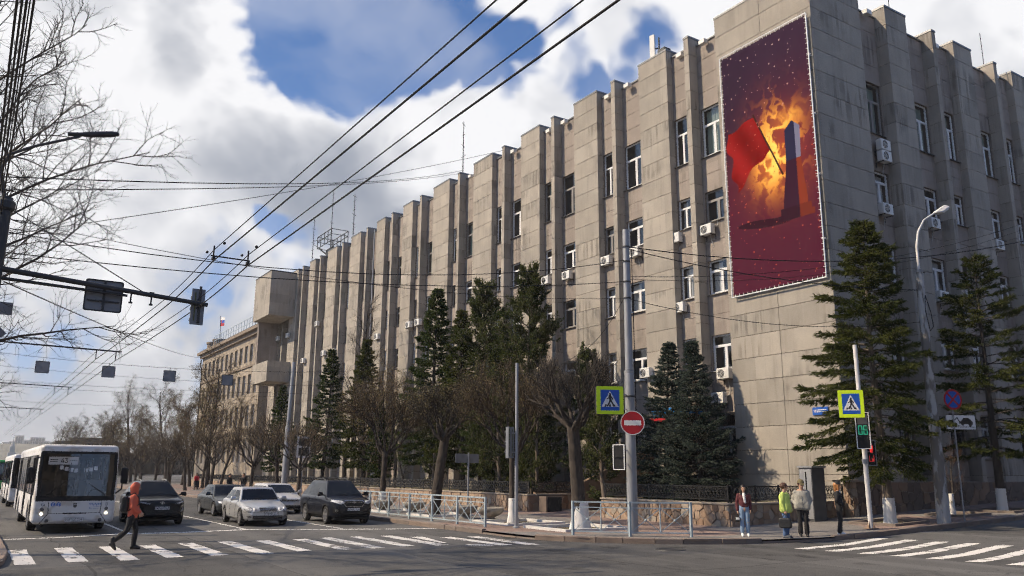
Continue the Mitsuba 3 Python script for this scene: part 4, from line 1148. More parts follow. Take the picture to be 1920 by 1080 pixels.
def mir2(q): return [q, shapely.affinity.scale(q, -1, 1, origin=(0, 0))]


import shapely.affinity
SED = [(0, .66, .30, .55, .60), (.02, .78, .24, .62, .68), (.06, .90, .20, .68, .75), (.13, .97, .19, .74, .82), (.22, .995, .19, .83, .90), (.33, 1, .19, .90, .97), (.5, 1, .19, .92, .99), (.72, 1, .19, .94, 1.0), (.88, .97, .20, .95, 1.01), (.96, .90, .26, .93, .98), (1, .80, .34, .80, .86)]
slats = lambda x0, x1, zs, h=.008: [sbox(x0, z - h, x1, z + h) for z in zs]
merc = dict(L=4.82, W=1.82, H=1.45, wheel=.325, foh=.84, wb=2.85, st=SED, plate='Р787УН 124', pz=.47, px=.12, key='silver_sedan', spokes=7,
            gh=dict(z=.93, b0=.29, r0=.41, b1=.86, r1=.72, pillars=[.545, .74], handles=[.51, .68], seams=[.34, .545, .70]),
            front=[('grille', sbox(-.34, .55, .34, .715).buffer(.02), 'chrome', 0), ('grille', sbox(-.325, .56, .325, .705), 'sign_black', 1), ('grille_slat', slats(-.32, .32, (.59, .62, .65, .68), .004), 'chrome', 1), ('grille_bar', sbox(-.012, .56, .012, .705), 'chrome', 1),
                   ('headlight', mir2(ell(.70, .645, .125, .105)), 'chrome', 0), ('headlight', mir2(ell(.70, .645, .108, .09)), 'lamp_glass', 1), ('headlight', mir2(ell(.475, .63, .085, .08)), 'lamp_glass', 1), ('headlight_bowl', mir2(ell(.70, .645, .05, .05)), 'chrome', 1), ('headlight_bowl', mir2(ell(.475, .63, .035, .035)), 'lamp_dark', 1),
                   ('bumper_seam', slats(-.85, .85, (.535,), .004), 'sign_black', 1), ('air_intake', sbox(-.55, .31, .55, .385).buffer(.02), 'sign_black', 1), ('chrome_strip', slats(-.52, .52, (.35,), .006), 'chrome', 1), ('fog_light', mir2(ell(.69, .365, .07, .035)), 'lamp_dark', 1)])
audi = dict(L=4.75, W=1.80, H=1.43, wheel=.325, foh=.86, wb=2.75, st=SED, plate='', pz=.48, key='grey_sedan', spokes=6,
            gh=dict(z=.93, b0=.28, r0=.42, b1=.87, r1=.71, pillars=[.545, .74], handles=[.51, .68], seams=[.34, .545, .70]),
            front=[('grille', sbox(-.30, .40, .30, .70).buffer(.02), 'sign_black', 1), ('headlight', mir2(Polygon([(.40, .58), (.78, .60), (.80, .70), (.42, .68)])), 'lamp_glass', 1), ('air_intake', sbox(-.6, .27, .6, .35), 'sign_black', 1)])
HAT = [(0, .64, .32, .60, .68), (.02, .78, .25, .68, .76), (.07, .91, .2, .76, .84), (.15, .98, .19, .84, .92), (.25, 1, .19, .92, 1.0), (.35, 1, .19, .96, 1.03), (.5, 1, .19, .98, 1.05), (.75, 1, .19, 1.0, 1.06), (.93, .97, .21, 1.0, 1.06), (.98, .92, .28, .98, 1.02), (1, .84, .36, .86, .92)]
hatch = dict(L=4.2, W=1.76, H=1.47, wheel=.315, foh=.82, wb=2.58, st=HAT, plate='', pz=.50, key='hatchback_car', spokes=6,
             gh=dict(z=.98, b0=.24, r0=.42, b1=.985, r1=.90, pillars=[.53, .77], handles=[.50, .70], seams=[.32, .53, .74]),
             front=[('grille', sbox(-.55, .62, .55, .70), 'sign_black', 1), ('grille_strip', slats(-.55, .55, (.66,)), 'chrome', 1), ('headlight', mir2(Polygon([(.52, .62), (.80, .66), (.82, .79), (.54, .74)])), 'lamp_glass', 1), ('air_intake', sbox(-.62, .28, .62, .40).buffer(.02), 'sign_black', 1), ('fog_light', mir2(ell(.7, .40, .06, .05)), 'lamp_dark', 1)])
SUV = [(0, .66, .42, .84, .90), (.018, .80, .32, .90, .97), (.06, .92, .26, .94, 1.01), (.12, .985, .25, .97, 1.04), (.22, 1, .25, 1.02, 1.09), (.33, 1, .25, 1.06, 1.12), (.5, 1, .25, 1.08, 1.14), (.75, 1, .25, 1.10, 1.15), (.93, .98, .27, 1.10, 1.15), (.98, .93, .36, 1.06, 1.10), (1, .86, .46, .95, 1.0)]
rav = dict(L=4.6, W=1.86, H=1.68, wheel=.35, foh=.93, wb=2.66, st=SUV, plate='К553ММ 142', pz=.66, key='black_suv', spokes=5, clad=1, rails='galvanised',
           gh=dict(z=1.08, wr=.58, b0=.25, r0=.42, b1=.97, r1=.80, pillars=[.52, .73], handles=[.49, .68], seams=[.33, .52, .71]),
           front=[('upper_grille', Polygon([(-.5, .80), (.5, .80), (.62, .86), (.5, .865), (.2, .845), (-.2, .845), (-.5, .865), (-.62, .86)]), 'sign_black', 1), ('emblem', [ell(0, .855, .075, .05).difference(ell(0, .855, .06, .036)), ell(0, .855, .022, .046)], 'chrome', 1),
                  ('headlight', mir2(Polygon([(.46, .80), (.82, .87), (.80, .92), (.60, .875), (.44, .84)])), 'lamp_glass', 1), ('lower_grille', Polygon([(-.62, .42), (.62, .42), (.70, .60), (.55, .74), (-.55, .74), (-.70, .60)]), 'sign_black', 1), ('grille_slat', slats(-.6, .6, (.48, .53, .58)), 'dark_metal', 1),
                  ('fog_trim', mir2(Polygon([(.68, .50), (.84, .56), (.80, .72), (.76, .66)])), 'galvanised', 1), ('skid_strip', slats(-.66, .66, (.40,), .018), 'dark_metal', 1)])
fore = dict(L=4.62, W=1.80, H=1.73, wheel=.35, foh=.93, wb=2.67, st=SUV, plate='М640ЕС 124', pz=.60, px=-.02, key='dark_blue_crossover', spokes=5, clad=1, rails='dark_metal', mirror='black_plastic',
            gh=dict(z=1.09, wr=.60, b0=.25, r0=.42, b1=.97, r1=.82, pillars=[.51, .73], handles=[.48, .68], seams=[.33, .51, .71]),
            front=[('grille_frame', Polygon([(-.44, .82), (-.38, .95), (.38, .95), (.44, .82), (.34, .70), (-.34, .70)]), 'chrome', 0), ('grille', Polygon([(-.42, .82), (-.365, .935), (.365, .935), (.42, .82), (.325, .715), (-.325, .715)]), 'sign_black', 1), ('emblem', ell(0, .875, .075, .04), 'chrome', 1), ('grille_wing', mir2(sbox(.07, .865, .34, .885)), 'chrome', 1),
                   ('headlight', mir2(Polygon([(.44, .83), (.60, .80), (.84, .90), (.80, .97), (.46, .93)])), 'lamp_glass', 1), ('headlight_bowl', mir2(ell(.60, .875, .05, .045)), 'lamp_dark', 1), ('bumper_trim', mir2(Polygon([(.46, .40), (.80, .46), (.82, .66), (.62, .62)])), 'black_plastic', 1), ('fog_light', mir2(ell(.70, .55, .055, .055)), 'chrome', 1), ('lower_intake', sbox(-.44, .36, .44, .53), 'sign_black', 1), ('skid_strip', slats(-.6, .6, (.35,), .02), 'dark_metal', 1)])
car('silver sedan with oval twin headlights, front of the middle lane', 'paint_silver', (10.07, 33.42), -.05, merc)
car('dark blue crossover with roof rails by the railing, rightmost car', 'paint_navy', (13.38, 33.0), -.035, fore)
car('black crossover with slim lit headlights behind the woman in orange', 'paint_black', (6.57, 35.7), 0, rav)
car('dark grey sedan behind and left of the silver sedan', 'paint_grey', (10.88, 41.0), 0, audi)
car('pale silver hatchback between the silver sedan and the dark blue crossover', 'paint_palesilver', (13.65, 42.0), 0, hatch)


def bus(label, loc, detail, skirt='bus_white', route=True):
    t = thing('city_bus', label, 'bus', 'buses in the left lane')
    xf = at(*loc); W2, L, z0, z1 = 1.25, 11.8, .32, 2.93; r = .16
    # front leans back a little
    C = []
    for s in (-1, 1):
        C += [((s * (W2 - r), r + .0, z0 + r), r), ((s * (W2 - r), r + .02, 1.25), r), ((s * (W2 - r - .03), r + .16, z1 - r), r), ((s * (W2 - r), L - r, z0 + r), r), ((s * (W2 - r - .03), L - r, z1 - r), r)]
    C += [((0, r - .10, z0 + r), r), ((0, r - .08, 1.25), r), ((0, r + .08, z1 - r), r), ((0, L / 2, z1 - r + .04), r)]
    shell = hull_s(C, 20)
    inner = m3.Manifold.cube([2 * W2 - .12, L - .35, z1 - z0 - .28], True).translate([0, L / 2 + .08, (z0 + z1) / 2 + .06])
    wsp = Polygon([(-1.06, 1.22), (1.06, 1.22), (1.10, 2.0), (1.08, 2.62), (-1.08, 2.62), (-1.10, 2.0)]).buffer(.03)
    arch = m3.Manifold()
    for ya in (2.35, 8.3):
        for s in (-1, 1): arch += m3.Manifold.cylinder(.5, .56, .56, 32, True).rotate([0, 90, 0]).translate([s * (W2 - .1), ya, .48])
    holes = front_prism(wsp, -1, .5)
    wins = []; y = .42
    doors = [(.75, 1.75), (4.6, 5.9), (9.4, 10.6)]
    sw = [(y, y + .30), (1.85, 3.15), (3.2, 4.5), (6.0, 7.1), (7.15, 8.25), (8.3, 9.3), (10.7, 11.5)]
    for a, b in sw: wins.append(sbox(a, 1.30, b, 2.52).buffer(.02))
    body = shell - inner - holes - arch
    for s in (-1, 1):
        for w in wins: body -= side_prism(w, *((1.0, 2) if s > 0 else (-2, -1.0)))
    dl = [sbox(a, .40, b, 2.55) for a, b in doors]
    for d in dl: body -= side_prism(d, -2, -1.0)
    part(t, 'body', MB().addm(body), skirt, 30, xf=xf)
    skin = about(shell, (0, L / 2, 1.5), (1.003, 1.0006, 1.002)) - about(shell, (0, L / 2, 1.5), (.985, .998, .99))
    glass = (about(shell, (0, L / 2, 1.5), (.998, .9995, .999)) ^ front_prism(wsp.buffer(.03), -1, .45)).to_mesh()
    gv, gf = glass.vert_properties[:, :3], glass.tri_verts          # the pane is one sheet: only the outer front faces
    gn = np.cross(gv[gf[:, 1]] - gv[gf[:, 0]], gv[gf[:, 2]] - gv[gf[:, 0]]); gn /= np.linalg.norm(gn, axis=1, keepdims=True) + 1e-12
    part(t, 'windscreen', MB().add(gv, gf[(gn[:, 1] < -.5) & (gv[gf].mean(1)[:, 1] < .40)]), 'bus_glass', 30, xf=xf)
    part(t, 'windscreen_frame', MB().addm(skin ^ front_prism(wsp.buffer(.075).intersection(sbox(-1.22, 1.02, 1.22, 2.70)).union(sbox(-1.19, 1.06, 1.19, 1.24)).difference(wsp.buffer(-.03)), -1, .6)), 'black_plastic', 30, xf=xf)
    part(t, 'windscreen_post', MB().box(-.03, .03, .09, .15, 1.2, 2.66), 'black_plastic', xf=xf)
    for s in (-1, 1):
        for w in wins: part(t, 'side_window', MB().addm(side_prism(w.buffer(.01), *((W2 - .04, W2 - .02) if s > 0 else (-W2 + .02, -W2 + .04)))), 'car_glass', xf=xf)
        part(t, 'window_band', MB().addm(skin ^ side_prism(sbox(.3, 1.24, 11.6, 2.58).difference(shapely.union_all(wins + (dl if s < 0 else []))), *((1.0, 2) if s > 0 else (-2, -1.0)))), 'black_plastic', 30, xf=xf)
        for ya in (2.35, 8.3): wheel(t, s * (W2 - .17), ya, .47, .28, xf, s, 8)
        part(t, 'wheel_arch', MB().addm(m3.Manifold.cube([.05, 1.3, .9], True).translate([s * .78, 2.35, .6]) + m3.Manifold.cube([.05, 1.3, .9], True).translate([s * .78, 8.3, .6])), 'black_plastic', xf=xf)
    for (a, b) in doors:
        m = (a + b) / 2
        for c0, c1 in ((a, m - .01), (m + .01, b)):
            k = part(t, 'door', MB().prism(sbox(c0, .42, c1, 2.54).difference(sbox(c0 + .07, .62, c1 - .07, 2.46)), -W2 + .005, -W2 + .045, lambda v: np.column_stack([v[:, 2], v[:, 0], v[:, 1]])), 'black_plastic', xf=xf)
            part(k, 'pane', MB().box(-W2 + .02, -W2 + .03, c0 + .06, c1 - .06, .6, 2.48), 'car_glass', xf=xf)
    lin = about(inner, (0, L / 2, 1.6), (.999, .9995, .998)) - about(inner, (0, L / 2, 1.6), (.985, .996, .982)) - holes - front_prism(wsp, -1, .6)
    for s in (-1, 1):
        for w in wins + (dl if s < 0 else []): lin -= side_prism(w, *((.9, 2) if s > 0 else (-2, -.9)))
    part(t, 'lining', MB().addm(lin), 'room_dark', xf=xf)
    part(t, 'interior', MB().box(-1.18, 1.18, .3, L - .3, .40, .50).box(-1.1, 1.1, .22, .62, .55, 1.18).box(-.55, -.35, 1.6, 1.7, .5, 2.6).box(-1.15, 1.15, 4.3, 4.36, .5, 1.5), 'room_dark', xf=xf)
    seats = MB()
    seats.box(.42, .92, 1.15, 1.28, .9, 1.75).box(.42, .92, .78, 1.25, .85, .97)
    for yy in (2.6, 3.5, 6.4, 7.3, 9.0):
        for x0 in (-1.1, .25): seats.box(x0, x0 + .85, yy, yy + .1, .9, 1.65).box(x0, x0 + .85, yy - .4, yy, .85, .95)
    part(t, 'seats', seats, 'cloth_greyblue', xf=xf)
    part(t, 'steering_wheel', MB().tube([(.66 + .23 * math.cos(a), .62 + .08 * math.sin(a), 1.22 + .2 * math.sin(a)) for a in np.linspace(0, 2 * PI, 17)], .018, 6, False), 'black_plastic', True, xf=xf)
    for s in (-1, 1):
        a = s * (W2 + .12)
        part(t, 'mirror', MB().addm(hull_s([((a, -.12, 1.70), .07), ((a, -.12, 2.10), .07), ((a + s * .10, -.10, 1.70), .07), ((a + s * .10, -.10, 2.10), .07)])).tube([(s * (W2 - .06), .05, 2.5), (a, -.10, 2.45), (a, -.12, 2.1)] if s < 0 else [(s * (W2 - .04), .05, 1.3), (a, -.08, 1.45), (a, -.12, 1.7)], .025, 6), 'black_plastic', 40, xf=xf)
    if not detail: return t
    fpart = lambda n, q, m, k=1: [part(t, n, MB().addm((about(shell, (0, L / 2, 1.5), (1.001, 1.0006 + .0003 * k, 1.001)) - about(shell, (0, L / 2, 1.5), (.985, .998, .985))) ^ front_prism(g, -1, .5)), m, 30, xf=xf) for g in (q if isinstance(q, list) else [q])]
    line = lambda pts, w=.012: LineString(pts).buffer(w, cap_style=2)
    fpart('panel_seam', line([(-.80, 1.02), (-.78, .66), (-1.0, .34)]), 'dark_metal', 0); fpart('panel_seam', line([(.80, 1.02), (.78, .66), (1.0, .34)]), 'dark_metal', 0)
    fpart('panel_seam', line([(-.78, .665), (.78, .665)], .008), 'dark_metal', 0); fpart('vent_slot', line([(-.35, .662), (.35, .662)], .02), 'sign_black', 1)
    for s in (-1, 1):
        fpart('indicator_lamp', ell(s * .96, .95, .052, .052), 'dark_metal', 0); fpart('indicator_lamp', ell(s * .96, .95, .042, .042), 'lamp_glass', 1)
        fpart('headlight', ell(s * .965, .80, .058, .058), 'dark_metal', 0); fpart('headlight', ell(s * .965, .80, .046, .046), 'lamp_dark', 1)
        fpart('headlight', ell(s * .97, .655, .055, .055), 'dark_metal', 0)
        lk = part(t, 'lit_headlight', MB().lathe([(1e-4, -.02), (.03, -.012), (.044, 0.004)], 16, (s * .97, .0 if False else -.012, .655), 'y'), 'lit_lamp', xf=xf)
        scene[lk]['emitter'] = {'type': 'area', 'radiance': rgb(7, 6, 3.8)}
        fpart('fog_light', ell(s * .80, .43, .058, .058), 'dark_metal', 0); fpart('fog_light', ell(s * .80, .43, .042, .042), 'lamp_dark', 1)
        fpart('roof_lamp', ell(s * .98, 2.80, .03, .03), 'lamp_glass', 1)
        fpart('blue_sticker', ell(-.66 + .16 * (s > 0), .955, .068, .068), 'sign_blue', 1)
        fpart('sticker_mark', ell(-.66 + .16 * (s > 0), .985, .016, .016).union(line([(-.66 + .16 * (s > 0), .965), (-.675 + .16 * (s > 0), .92), (-.64 + .16 * (s > 0), .92)], .009)), 'sign_white', 2)
    fpart('maker_badge', Polygon([(-.065, .985), (.045, .985), (.045, .87), (.015, .845), (-.035, .845), (-.065, .87)]), 'dark_metal', 1)
    fpart('badge_bar', [sbox(-.05, .935, .03, .942), sbox(-.05, .955, .03, .962)], 'sign_white', 2)
    fpart('operator_mark', line([(.42, .98), (.47, .94)], .018).union(line([(.50, .98), (.53, .94)], .018)).union(line([(.55, .91), (.60, .98), (.66, .91)], .01)).union(line([(.68, .97), (.72, .94)], .018)).union(line([(.75, .97), (.78, .94)], .018)).union(line([(.45, .85), (.45, .80), (.50, .80)], .01)).union(sbox(.55, .86, .76, .87)).union(sbox(.55, .81, .72, .82)), 'sign_blue', 1)
    plate_part(t, 'Р397ОЕ 124', (0, -.115, .46), xf, .56, .125)
    for a, b in (((-.9, -.02, 1.24), (-.28, .02, 1.78)), ((.9, -.02, 1.24), (.22, .02, 1.72))):
        m = (np.array(a) + np.array(b)) / 2
        part(t, 'wiper', MB().bar(a, b, .03).bar(b, (b[0] - .03 * np.sign(b[0]), b[1] + .05, b[2] + .55), .025), 'black_plastic', xf=xf)
    rb = part(t, 'route_board', MB().box(-.92, -.02, .34, .36, 2.26, 2.52), 'sign_white', xf=xf)
    for txt, x, z, h in (('43', -.57, 2.315, .155),):
        tm = meshkit.text_mesh(txt, h, .002, txt == '43'); v = np.array(tm.vertices)
        part(rb, 'lettering', MB().add(np.column_stack([x + v[:, 0] * .85, .338 - v[:, 2], z + v[:, 1]]), np.array(tm.faces)), 'sign_black', xf=xf)
    for x0, x1, z in ((-.88, -.64, 2.42), (-.88, -.66, 2.36), (-.30, -.06, 2.395)): part(rb, 'print_line', MB().box(x0, x1, .334, .339, z - .012, z + .012), 'dark_metal', xf=xf)
    for i in range(8):
        if i == 4: continue
        x = -.50 + i * .15; z = 2.16 - .10 * math.cos((i - 3.7) / 3.7 * PI / 2)
        part(t, 'paper_pennant', MB().obox((x, .36, z), (.115, .004, .13), 0), 'sign_white', xf=xf)
    return t


scene['bus_glass'] = {'type': 'thindielectric', 'int_ior': 1.55}
bus('white city bus with route number 43 on its windscreen, nearest bus', (3.27, 32.0, 0), True)
bus('white bus half hidden behind the nearest bus', (3.42, 54.0, 0), False)
bus('green bus just showing at the left edge far behind', (1.95, 92.0, 0), False, 'bus_green')
# ---------------------------------------------------------------- people (facing -y in their own frame)


def chain(*pr, n=12):
    o = m3.Manifold()
    for a, b in zip(pr, pr[1:]): o += m3.Manifold.batch_hull([msphere(a[0], a[1], n), msphere(b[0], b[1], n)])
    return o


def smoothed(m, length=.035, it=8, wob=0.0, seed=0):
    q = m.refine_to_length(length).to_mesh(); t = trimesh.Trimesh(q.vert_properties[:, :3], q.tri_verts, process=True)
    if wob:   # folds of the cloth
        n = t.vertex_normals; p = t.vertices
        t.vertices = p + n * (wob * (meshkit.fbm(np.column_stack([p[:, 0] * 6, p[:, 1] * 6, p[:, 2] * 11]), 3, seed) - .5))[:, None]
    trimesh.smoothing.filter_taubin(t, lamb=.5, nu=.53, iterations=it); return t


def hand(w, d, curl, side):
    """Palm, four bent fingers of different lengths and a thumb; w is the wrist, d where the fingers point."""
    w = np.array(w, float); d = unit(np.array(d, float)); sx = np.array([0, -1.0, 0]) if abs(d[1]) < .8 else np.array([side, 0, 0.0])
    sx = unit(sx - d * (sx @ d)); nn = np.cross(d, sx) * side
    o = m3.Manifold.batch_hull([msphere(w, .026), msphere(w + d * .08 + sx * .030, .015), msphere(w + d * .08 - sx * .030, .014), msphere(w + d * .03 + sx * .02, .018)])
    for k, L in enumerate((.070, .080, .074, .056)):
        b = w + d * .080 + sx * (.030 - .020 * k); e1 = b + (d * math.cos(curl) + nn * math.sin(curl)) * L * .5; e2 = e1 + (d * math.cos(2 * curl) + nn * math.sin(2 * curl)) * L * .5
        o += chain((b, .0095), (e1, .0090), (e2, .0078), n=8)
    b = w + d * .030 + sx * .026; e1 = b + (d * .6 + sx * .75 + nn * .2) * .038; e2 = e1 + (d * .85 + sx * .3 + nn * .35) * .03
    return o + chain((b, .013), (e1, .0105), (e2, .009), n=8)


def person(label, loc, rz, Ht, J, wear, group='people waiting at the corner'):
    t = thing('person', label, 'person', group)
    s = Ht / 1.72; xf = at(loc[0], loc[1], loc[2], rz, s)
    P = dict(pel=(0, 0, .93), ch=(0, .01, 1.26), nk=(0, .015, 1.45), hd=(0, -.015, 1.60), fat=1.0)
    for sd, g in (('l', 1), ('r', -1)):
        P |= {sd + 'sh': (g * .175, .01, 1.385), sd + 'el': (g * .235, .035, 1.11), sd + 'wr': (g * .225, -.05, .87), sd + 'hip': (g * .085, 0, .90), sd + 'kn': (g * .095, -.015, .49), sd + 'an': (g * .10, .03, .085), sd + 'hand': (0, -.15, -1)}
    P |= J; f = P['fat']; V = lambda k: np.array(P[k], float)
    hd = V('hd'); look = unit(np.array(P.get('look', (0, -1, 0)), float)); side = np.cross(look, [0, 0, 1.0])
    # body: one continuous figure
    b = m3.Manifold.batch_hull([msphere(hd + [0, 0, .035], .088, 20), msphere(hd - look * .02 + [0, 0, .03], .092, 20), msphere(hd + look * .035 + [0, 0, -.075], .042, 14), msphere(hd + look * .045, .052, 14)])
    b += m3.Manifold.batch_hull([msphere(hd + look * .095 + [0, 0, .02], .010, 8), msphere(hd + look * .115 + [0, 0, -.022], .015, 8)])          # nose
    b += m3.Manifold.batch_hull([msphere(hd + look * .080 + side * .03 + [0, 0, .045], .016, 8), msphere(hd + look * .080 - side * .03 + [0, 0, .045], .016, 8)])   # brow
    for g in (-1, 1): b += m3.Manifold.batch_hull([msphere(hd + side * g * .088 + [0, 0, .03], .014, 8), msphere(hd + side * g * .086 + [0, 0, -.025], .010, 8)])
    b += chain((hd - look * .01 - [0, 0, .05], .058), (V('nk'), .062), (V('ch') + [0, 0, .08], .10), (V('ch'), .125), (V('pel'), .13))
    for sd, g in (('l', 1), ('r', -1)):
        b += chain((V(sd + 'sh'), .055), (V(sd + 'el'), .040), (V(sd + 'wr'), .026)) + chain((V('nk'), .05), (V(sd + 'sh'), .055))
        b += chain((V(sd + 'hip'), .085), (V(sd + 'kn'), .054), (V(sd + 'an'), .036))
        if not P.get('pockets'): b += hand(V(sd + 'wr'), P[sd + 'hand'], .5, g)
    part(t, 'body', smoothed(b, .018, 3), 'skin', True, xf=xf)
    for g in (-1, 1):
        part(t, 'eye', MB().addm(m3.Manifold.sphere(.0125, 10).translate(list(hd + look * .083 + side * g * .032 + [0, 0, .016]))), 'hair_dark', True, xf=xf)
    part(t, 'mouth', MB().addm(m3.Manifold.batch_hull([msphere(hd + look * .080 + side * .018 + [0, 0, -.058], .007, 8), msphere(hd + look * .080 - side * .018 + [0, 0, -.058], .007, 8)])), 'lip', True, xf=xf)
    # trousers, shoes
    q = m3.Manifold.batch_hull([msphere(V('pel') + [.05, 0, .04], .125 * f), msphere(V('pel') + [-.05, 0, .04], .125 * f), msphere(V('lhip'), .105), msphere(V('rhip'), .105)])
    for sd in 'lr':
        q += chain((V(sd + 'hip'), .107 * (1 + (f - 1) * .4)), ((V(sd + 'hip') + V(sd + 'kn')) / 2, .092), (V(sd + 'kn'), .071), ((V(sd + 'kn') + V(sd + 'an')) / 2, .074), (V(sd + 'an') + [0, 0, .03], wear.get('hem', .058)))
    part(t, 'trousers', smoothed(q, .035, 5, .026, 3), wear['legs'], True, xf=xf)
    for sd in 'lr':
        an = V(sd + 'an'); tv = unit(np.array(P.get(sd + 'toe', (0, -1, -.12)), float)); up = np.array([0, 0, .0])
        toe = an + tv * .155 + [0, 0, -.04]; heel = an + np.array([0, .045, -.04])
        m = m3.Manifold.batch_hull([msphere(an + [0, 0, .01], .045), msphere(heel, .042), msphere(an + tv * .08 + [0, 0, -.035], .046), msphere(toe, .034)])
        if wear.get('boots'): m += chain((an, .052), (an + [0, 0, .10], .054)) + chain((heel, .022), (heel + np.array([0, .012, -.05]) if 'heeldir' not in P else heel + np.array(P['heeldir']), .012))
        part(t, 'shoe', smoothed(m, .03, 2), wear['shoes'], True, xf=xf)
        if wear.get('sole'): part(t, 'sole', MB().addm(m3.Manifold.batch_hull([msphere(heel + [0, 0, -.022], .030), msphere(toe + [0, 0, -.018], .026), msphere(an + tv * .08 + [0, 0, -.055], .034)])), wear['sole'], True, xf=xf)
    # jacket
    hem = P['pel'][2] - wear.get('hemz', .02); tw = V('ch') - V('pel'); tw = tw / tw[2]; hx = V('pel') + tw * (hem - P['pel'][2])
    wd = wear.get('w', .155) * f
    m = m3.Manifold.batch_hull([msphere(V('ch') + [x, y, .05], .105 * f) for x in (-.075, .075) for y in (-.02, .02)] + [msphere(hx + [x, y * f, .05], .085 * f) for x in (-wd + .085, wd - .085) for y in (-.055, .03)] + [msphere(V('lsh') + [-.02, 0, -.01], .068), msphere(V('rsh') + [.02, 0, -.01], .068)])
    m += m3.Manifold.batch_hull([msphere((V('ch') + hx) / 2 + [x, -.03 * f, .0], .125 * f) for x in (-.05, .05)] + [msphere(V('ch') + [0, 0, .04], .11)])
    for sd in 'lr':
        el, wr = V(sd + 'el'), V(sd + 'wr')
        m += chain((V(sd + 'sh'), .076), ((V(sd + 'sh') + el) / 2, .068), (el, .060), ((el + wr) / 2, .055), (wr + (el - wr) * .06, .047))
    m += chain((V('nk') - [0, 0, .05], .085), (V('nk') + [0, 0, -.005], .075))
    part(t, 'jacket', smoothed(m, .03, 5, .034, 8), wear['top'], True, xf=xf)
    mf = MB()
    if wear.get('zip'): part(t, 'jacket_zip', MB().tube([V('nk') + [0, -.078, -.02], V('ch') + [0, -.135 * f, 0], (V('ch') + hx) / 2 + [0, -.155 * f, 0], hx + [0, -.145 * f, -.01]], .006, 5), wear['zip'], xf=xf)
    h = wear.get('hair')
    if h:
        mt, kind = h
        c = hd + [0, 0, .045] - look * .022
        m = m3.Manifold.batch_hull([msphere(c, .108, 18), msphere(c - look * .03, .10, 14)]) - m3.Manifold.batch_hull([msphere(hd + look * .10 + [0, 0, -.02], .085, 16), msphere(hd + look * .16 + [0, 0, -.10], .11, 12), msphere(hd + look * .13 + [0, 0, .015], .06, 12)])
        if kind == 'curly':
            r = np.random.default_rng(4)
            for k in range(46):
                v = unit(r.normal(0, 1, 3)); v[2] = abs(v[2]) * .9 - .15
                if v @ look < .45: m += msphere(c + v * .098, r.uniform(.018, .032), 8)
        if kind == 'long':
            for g in (-1, 1): m += chain((hd + side * g * .075 + [0, 0, .03] - look * .01, .045), (hd + side * g * .092 + [0, 0, -.12], .045), (hd + side * g * .095 + look * .03 + [0, 0, -.30], .036), (hd + side * g * .08 + look * .05 + [0, 0, -.42], .014))
            m += chain((c - look * .05, .09), (hd - look * .075 + [0, 0, -.20], .075), (hd - look * .08 + [0, 0, -.36], .05))
        if kind == 'bob':
            for g in (-1, 1): m += chain((hd + side * g * .078 - look * .03 + [0, 0, .02], .036), (hd + side * g * .088 - look * .02 + [0, 0, -.10], .034), (hd + side * g * .075 + [0, 0, -.19], .018))
            m += chain((c - look * .05, .085), (hd - look * .07 + [0, 0, -.14], .07))
        part(t, 'hair', smoothed(m, .025, 3, .02, 2), mt, True, xf=xf)
    if wear.get('cap'):
        c = hd + [0, 0, .065] - look * .012
        m = m3.Manifold.batch_hull([msphere(c, .112, 20), msphere(c + [0, 0, .02], .108, 20)]) - m3.Manifold.cube([.6, .6, .4], True).translate(list(c + [0, 0, -.20]))
        m += m3.Manifold.batch_hull([msphere(c + look * .10 + side * x, .012, 8) for x in (-.07, .07)] + [msphere(c + look * .185 + side * x + [0, 0, -.02], .010, 8) for x in (-.045, .045)])
        part(t, 'cap', MB().addm(m), wear['cap'], 40, xf=xf)
    return t, xf, V, hd, look, side


# the woman on the crossing
t, xf, V, hd, look, side = person('woman in an orange hooded jacket and black trousers walking across the striped crossing', (3.98, 25.0, .004), math.radians(84), 1.72,
    dict(lkn=(.07, -.12, .50), lan=(.075, -.10, .085), rkn=(-.07, .10, .50), ran=(-.08, .42, .20), rtoe=(0, -.55, -1), lel=(.24, .03, 1.12), lwr=(.23, -.16, .96), rel=(-.25, .02, 1.12), rwr=(-.235, -.17, .97), lhand=(0, -.5, -.8), rhand=(0, -.5, -.8), ch=(0, -.01, 1.26), hd=(0, -.03, 1.60), heeldir=(0, .012, -.05)),
    dict(top='cloth_orange', legs='cloth_black', shoes='leather_black', boots=True, hemz=.10, w=.18, hem=.062, zip='cloth_black'), 'people crossing')
m = m3.Manifold.batch_hull([msphere(hd + [0, .015, .05], .122, 18), msphere(hd + [0, .05, .02], .115, 16), msphere(hd + [0, .03, -.11], .105, 16)]) - m3.Manifold.batch_hull([msphere(hd + [0, -.13, .02], .085, 16), msphere(hd + [0, -.04, .015], .080, 16), msphere(hd + [0, -.14, -.06], .08, 14)])
part(t, 'hood', smoothed(m, .025, 3, .02, 5), 'cloth_orange', True, xf=xf)
bp = thing('backpack', 'dark backpack on the back of the woman in orange', 'backpack')
part(bp, 'bag', smoothed(hull_s([((x, y, z), .06) for x in (-.09, .09) for y in (.19, .26) for z in (1.02, 1.34)]), .03, 3, .02, 1), 'leather_black', True, xf=xf)
for g in (-1, 1): part(bp, 'strap', MB().tube([(g * .10, .20, 1.38), (g * .125, .0, 1.475), (g * .125, -.12, 1.36), (g * .155, -.13, 1.18), (g * .17, .12, 1.02)], .016, 6), 'leather_black', True, xf=xf)
part(bp, 'pocket', smoothed(hull_s([((x, .31, z), .035) for x in (-.07, .07) for z in (1.04, 1.18)]), .03, 2), 'cloth_greyblue', True, xf=xf)

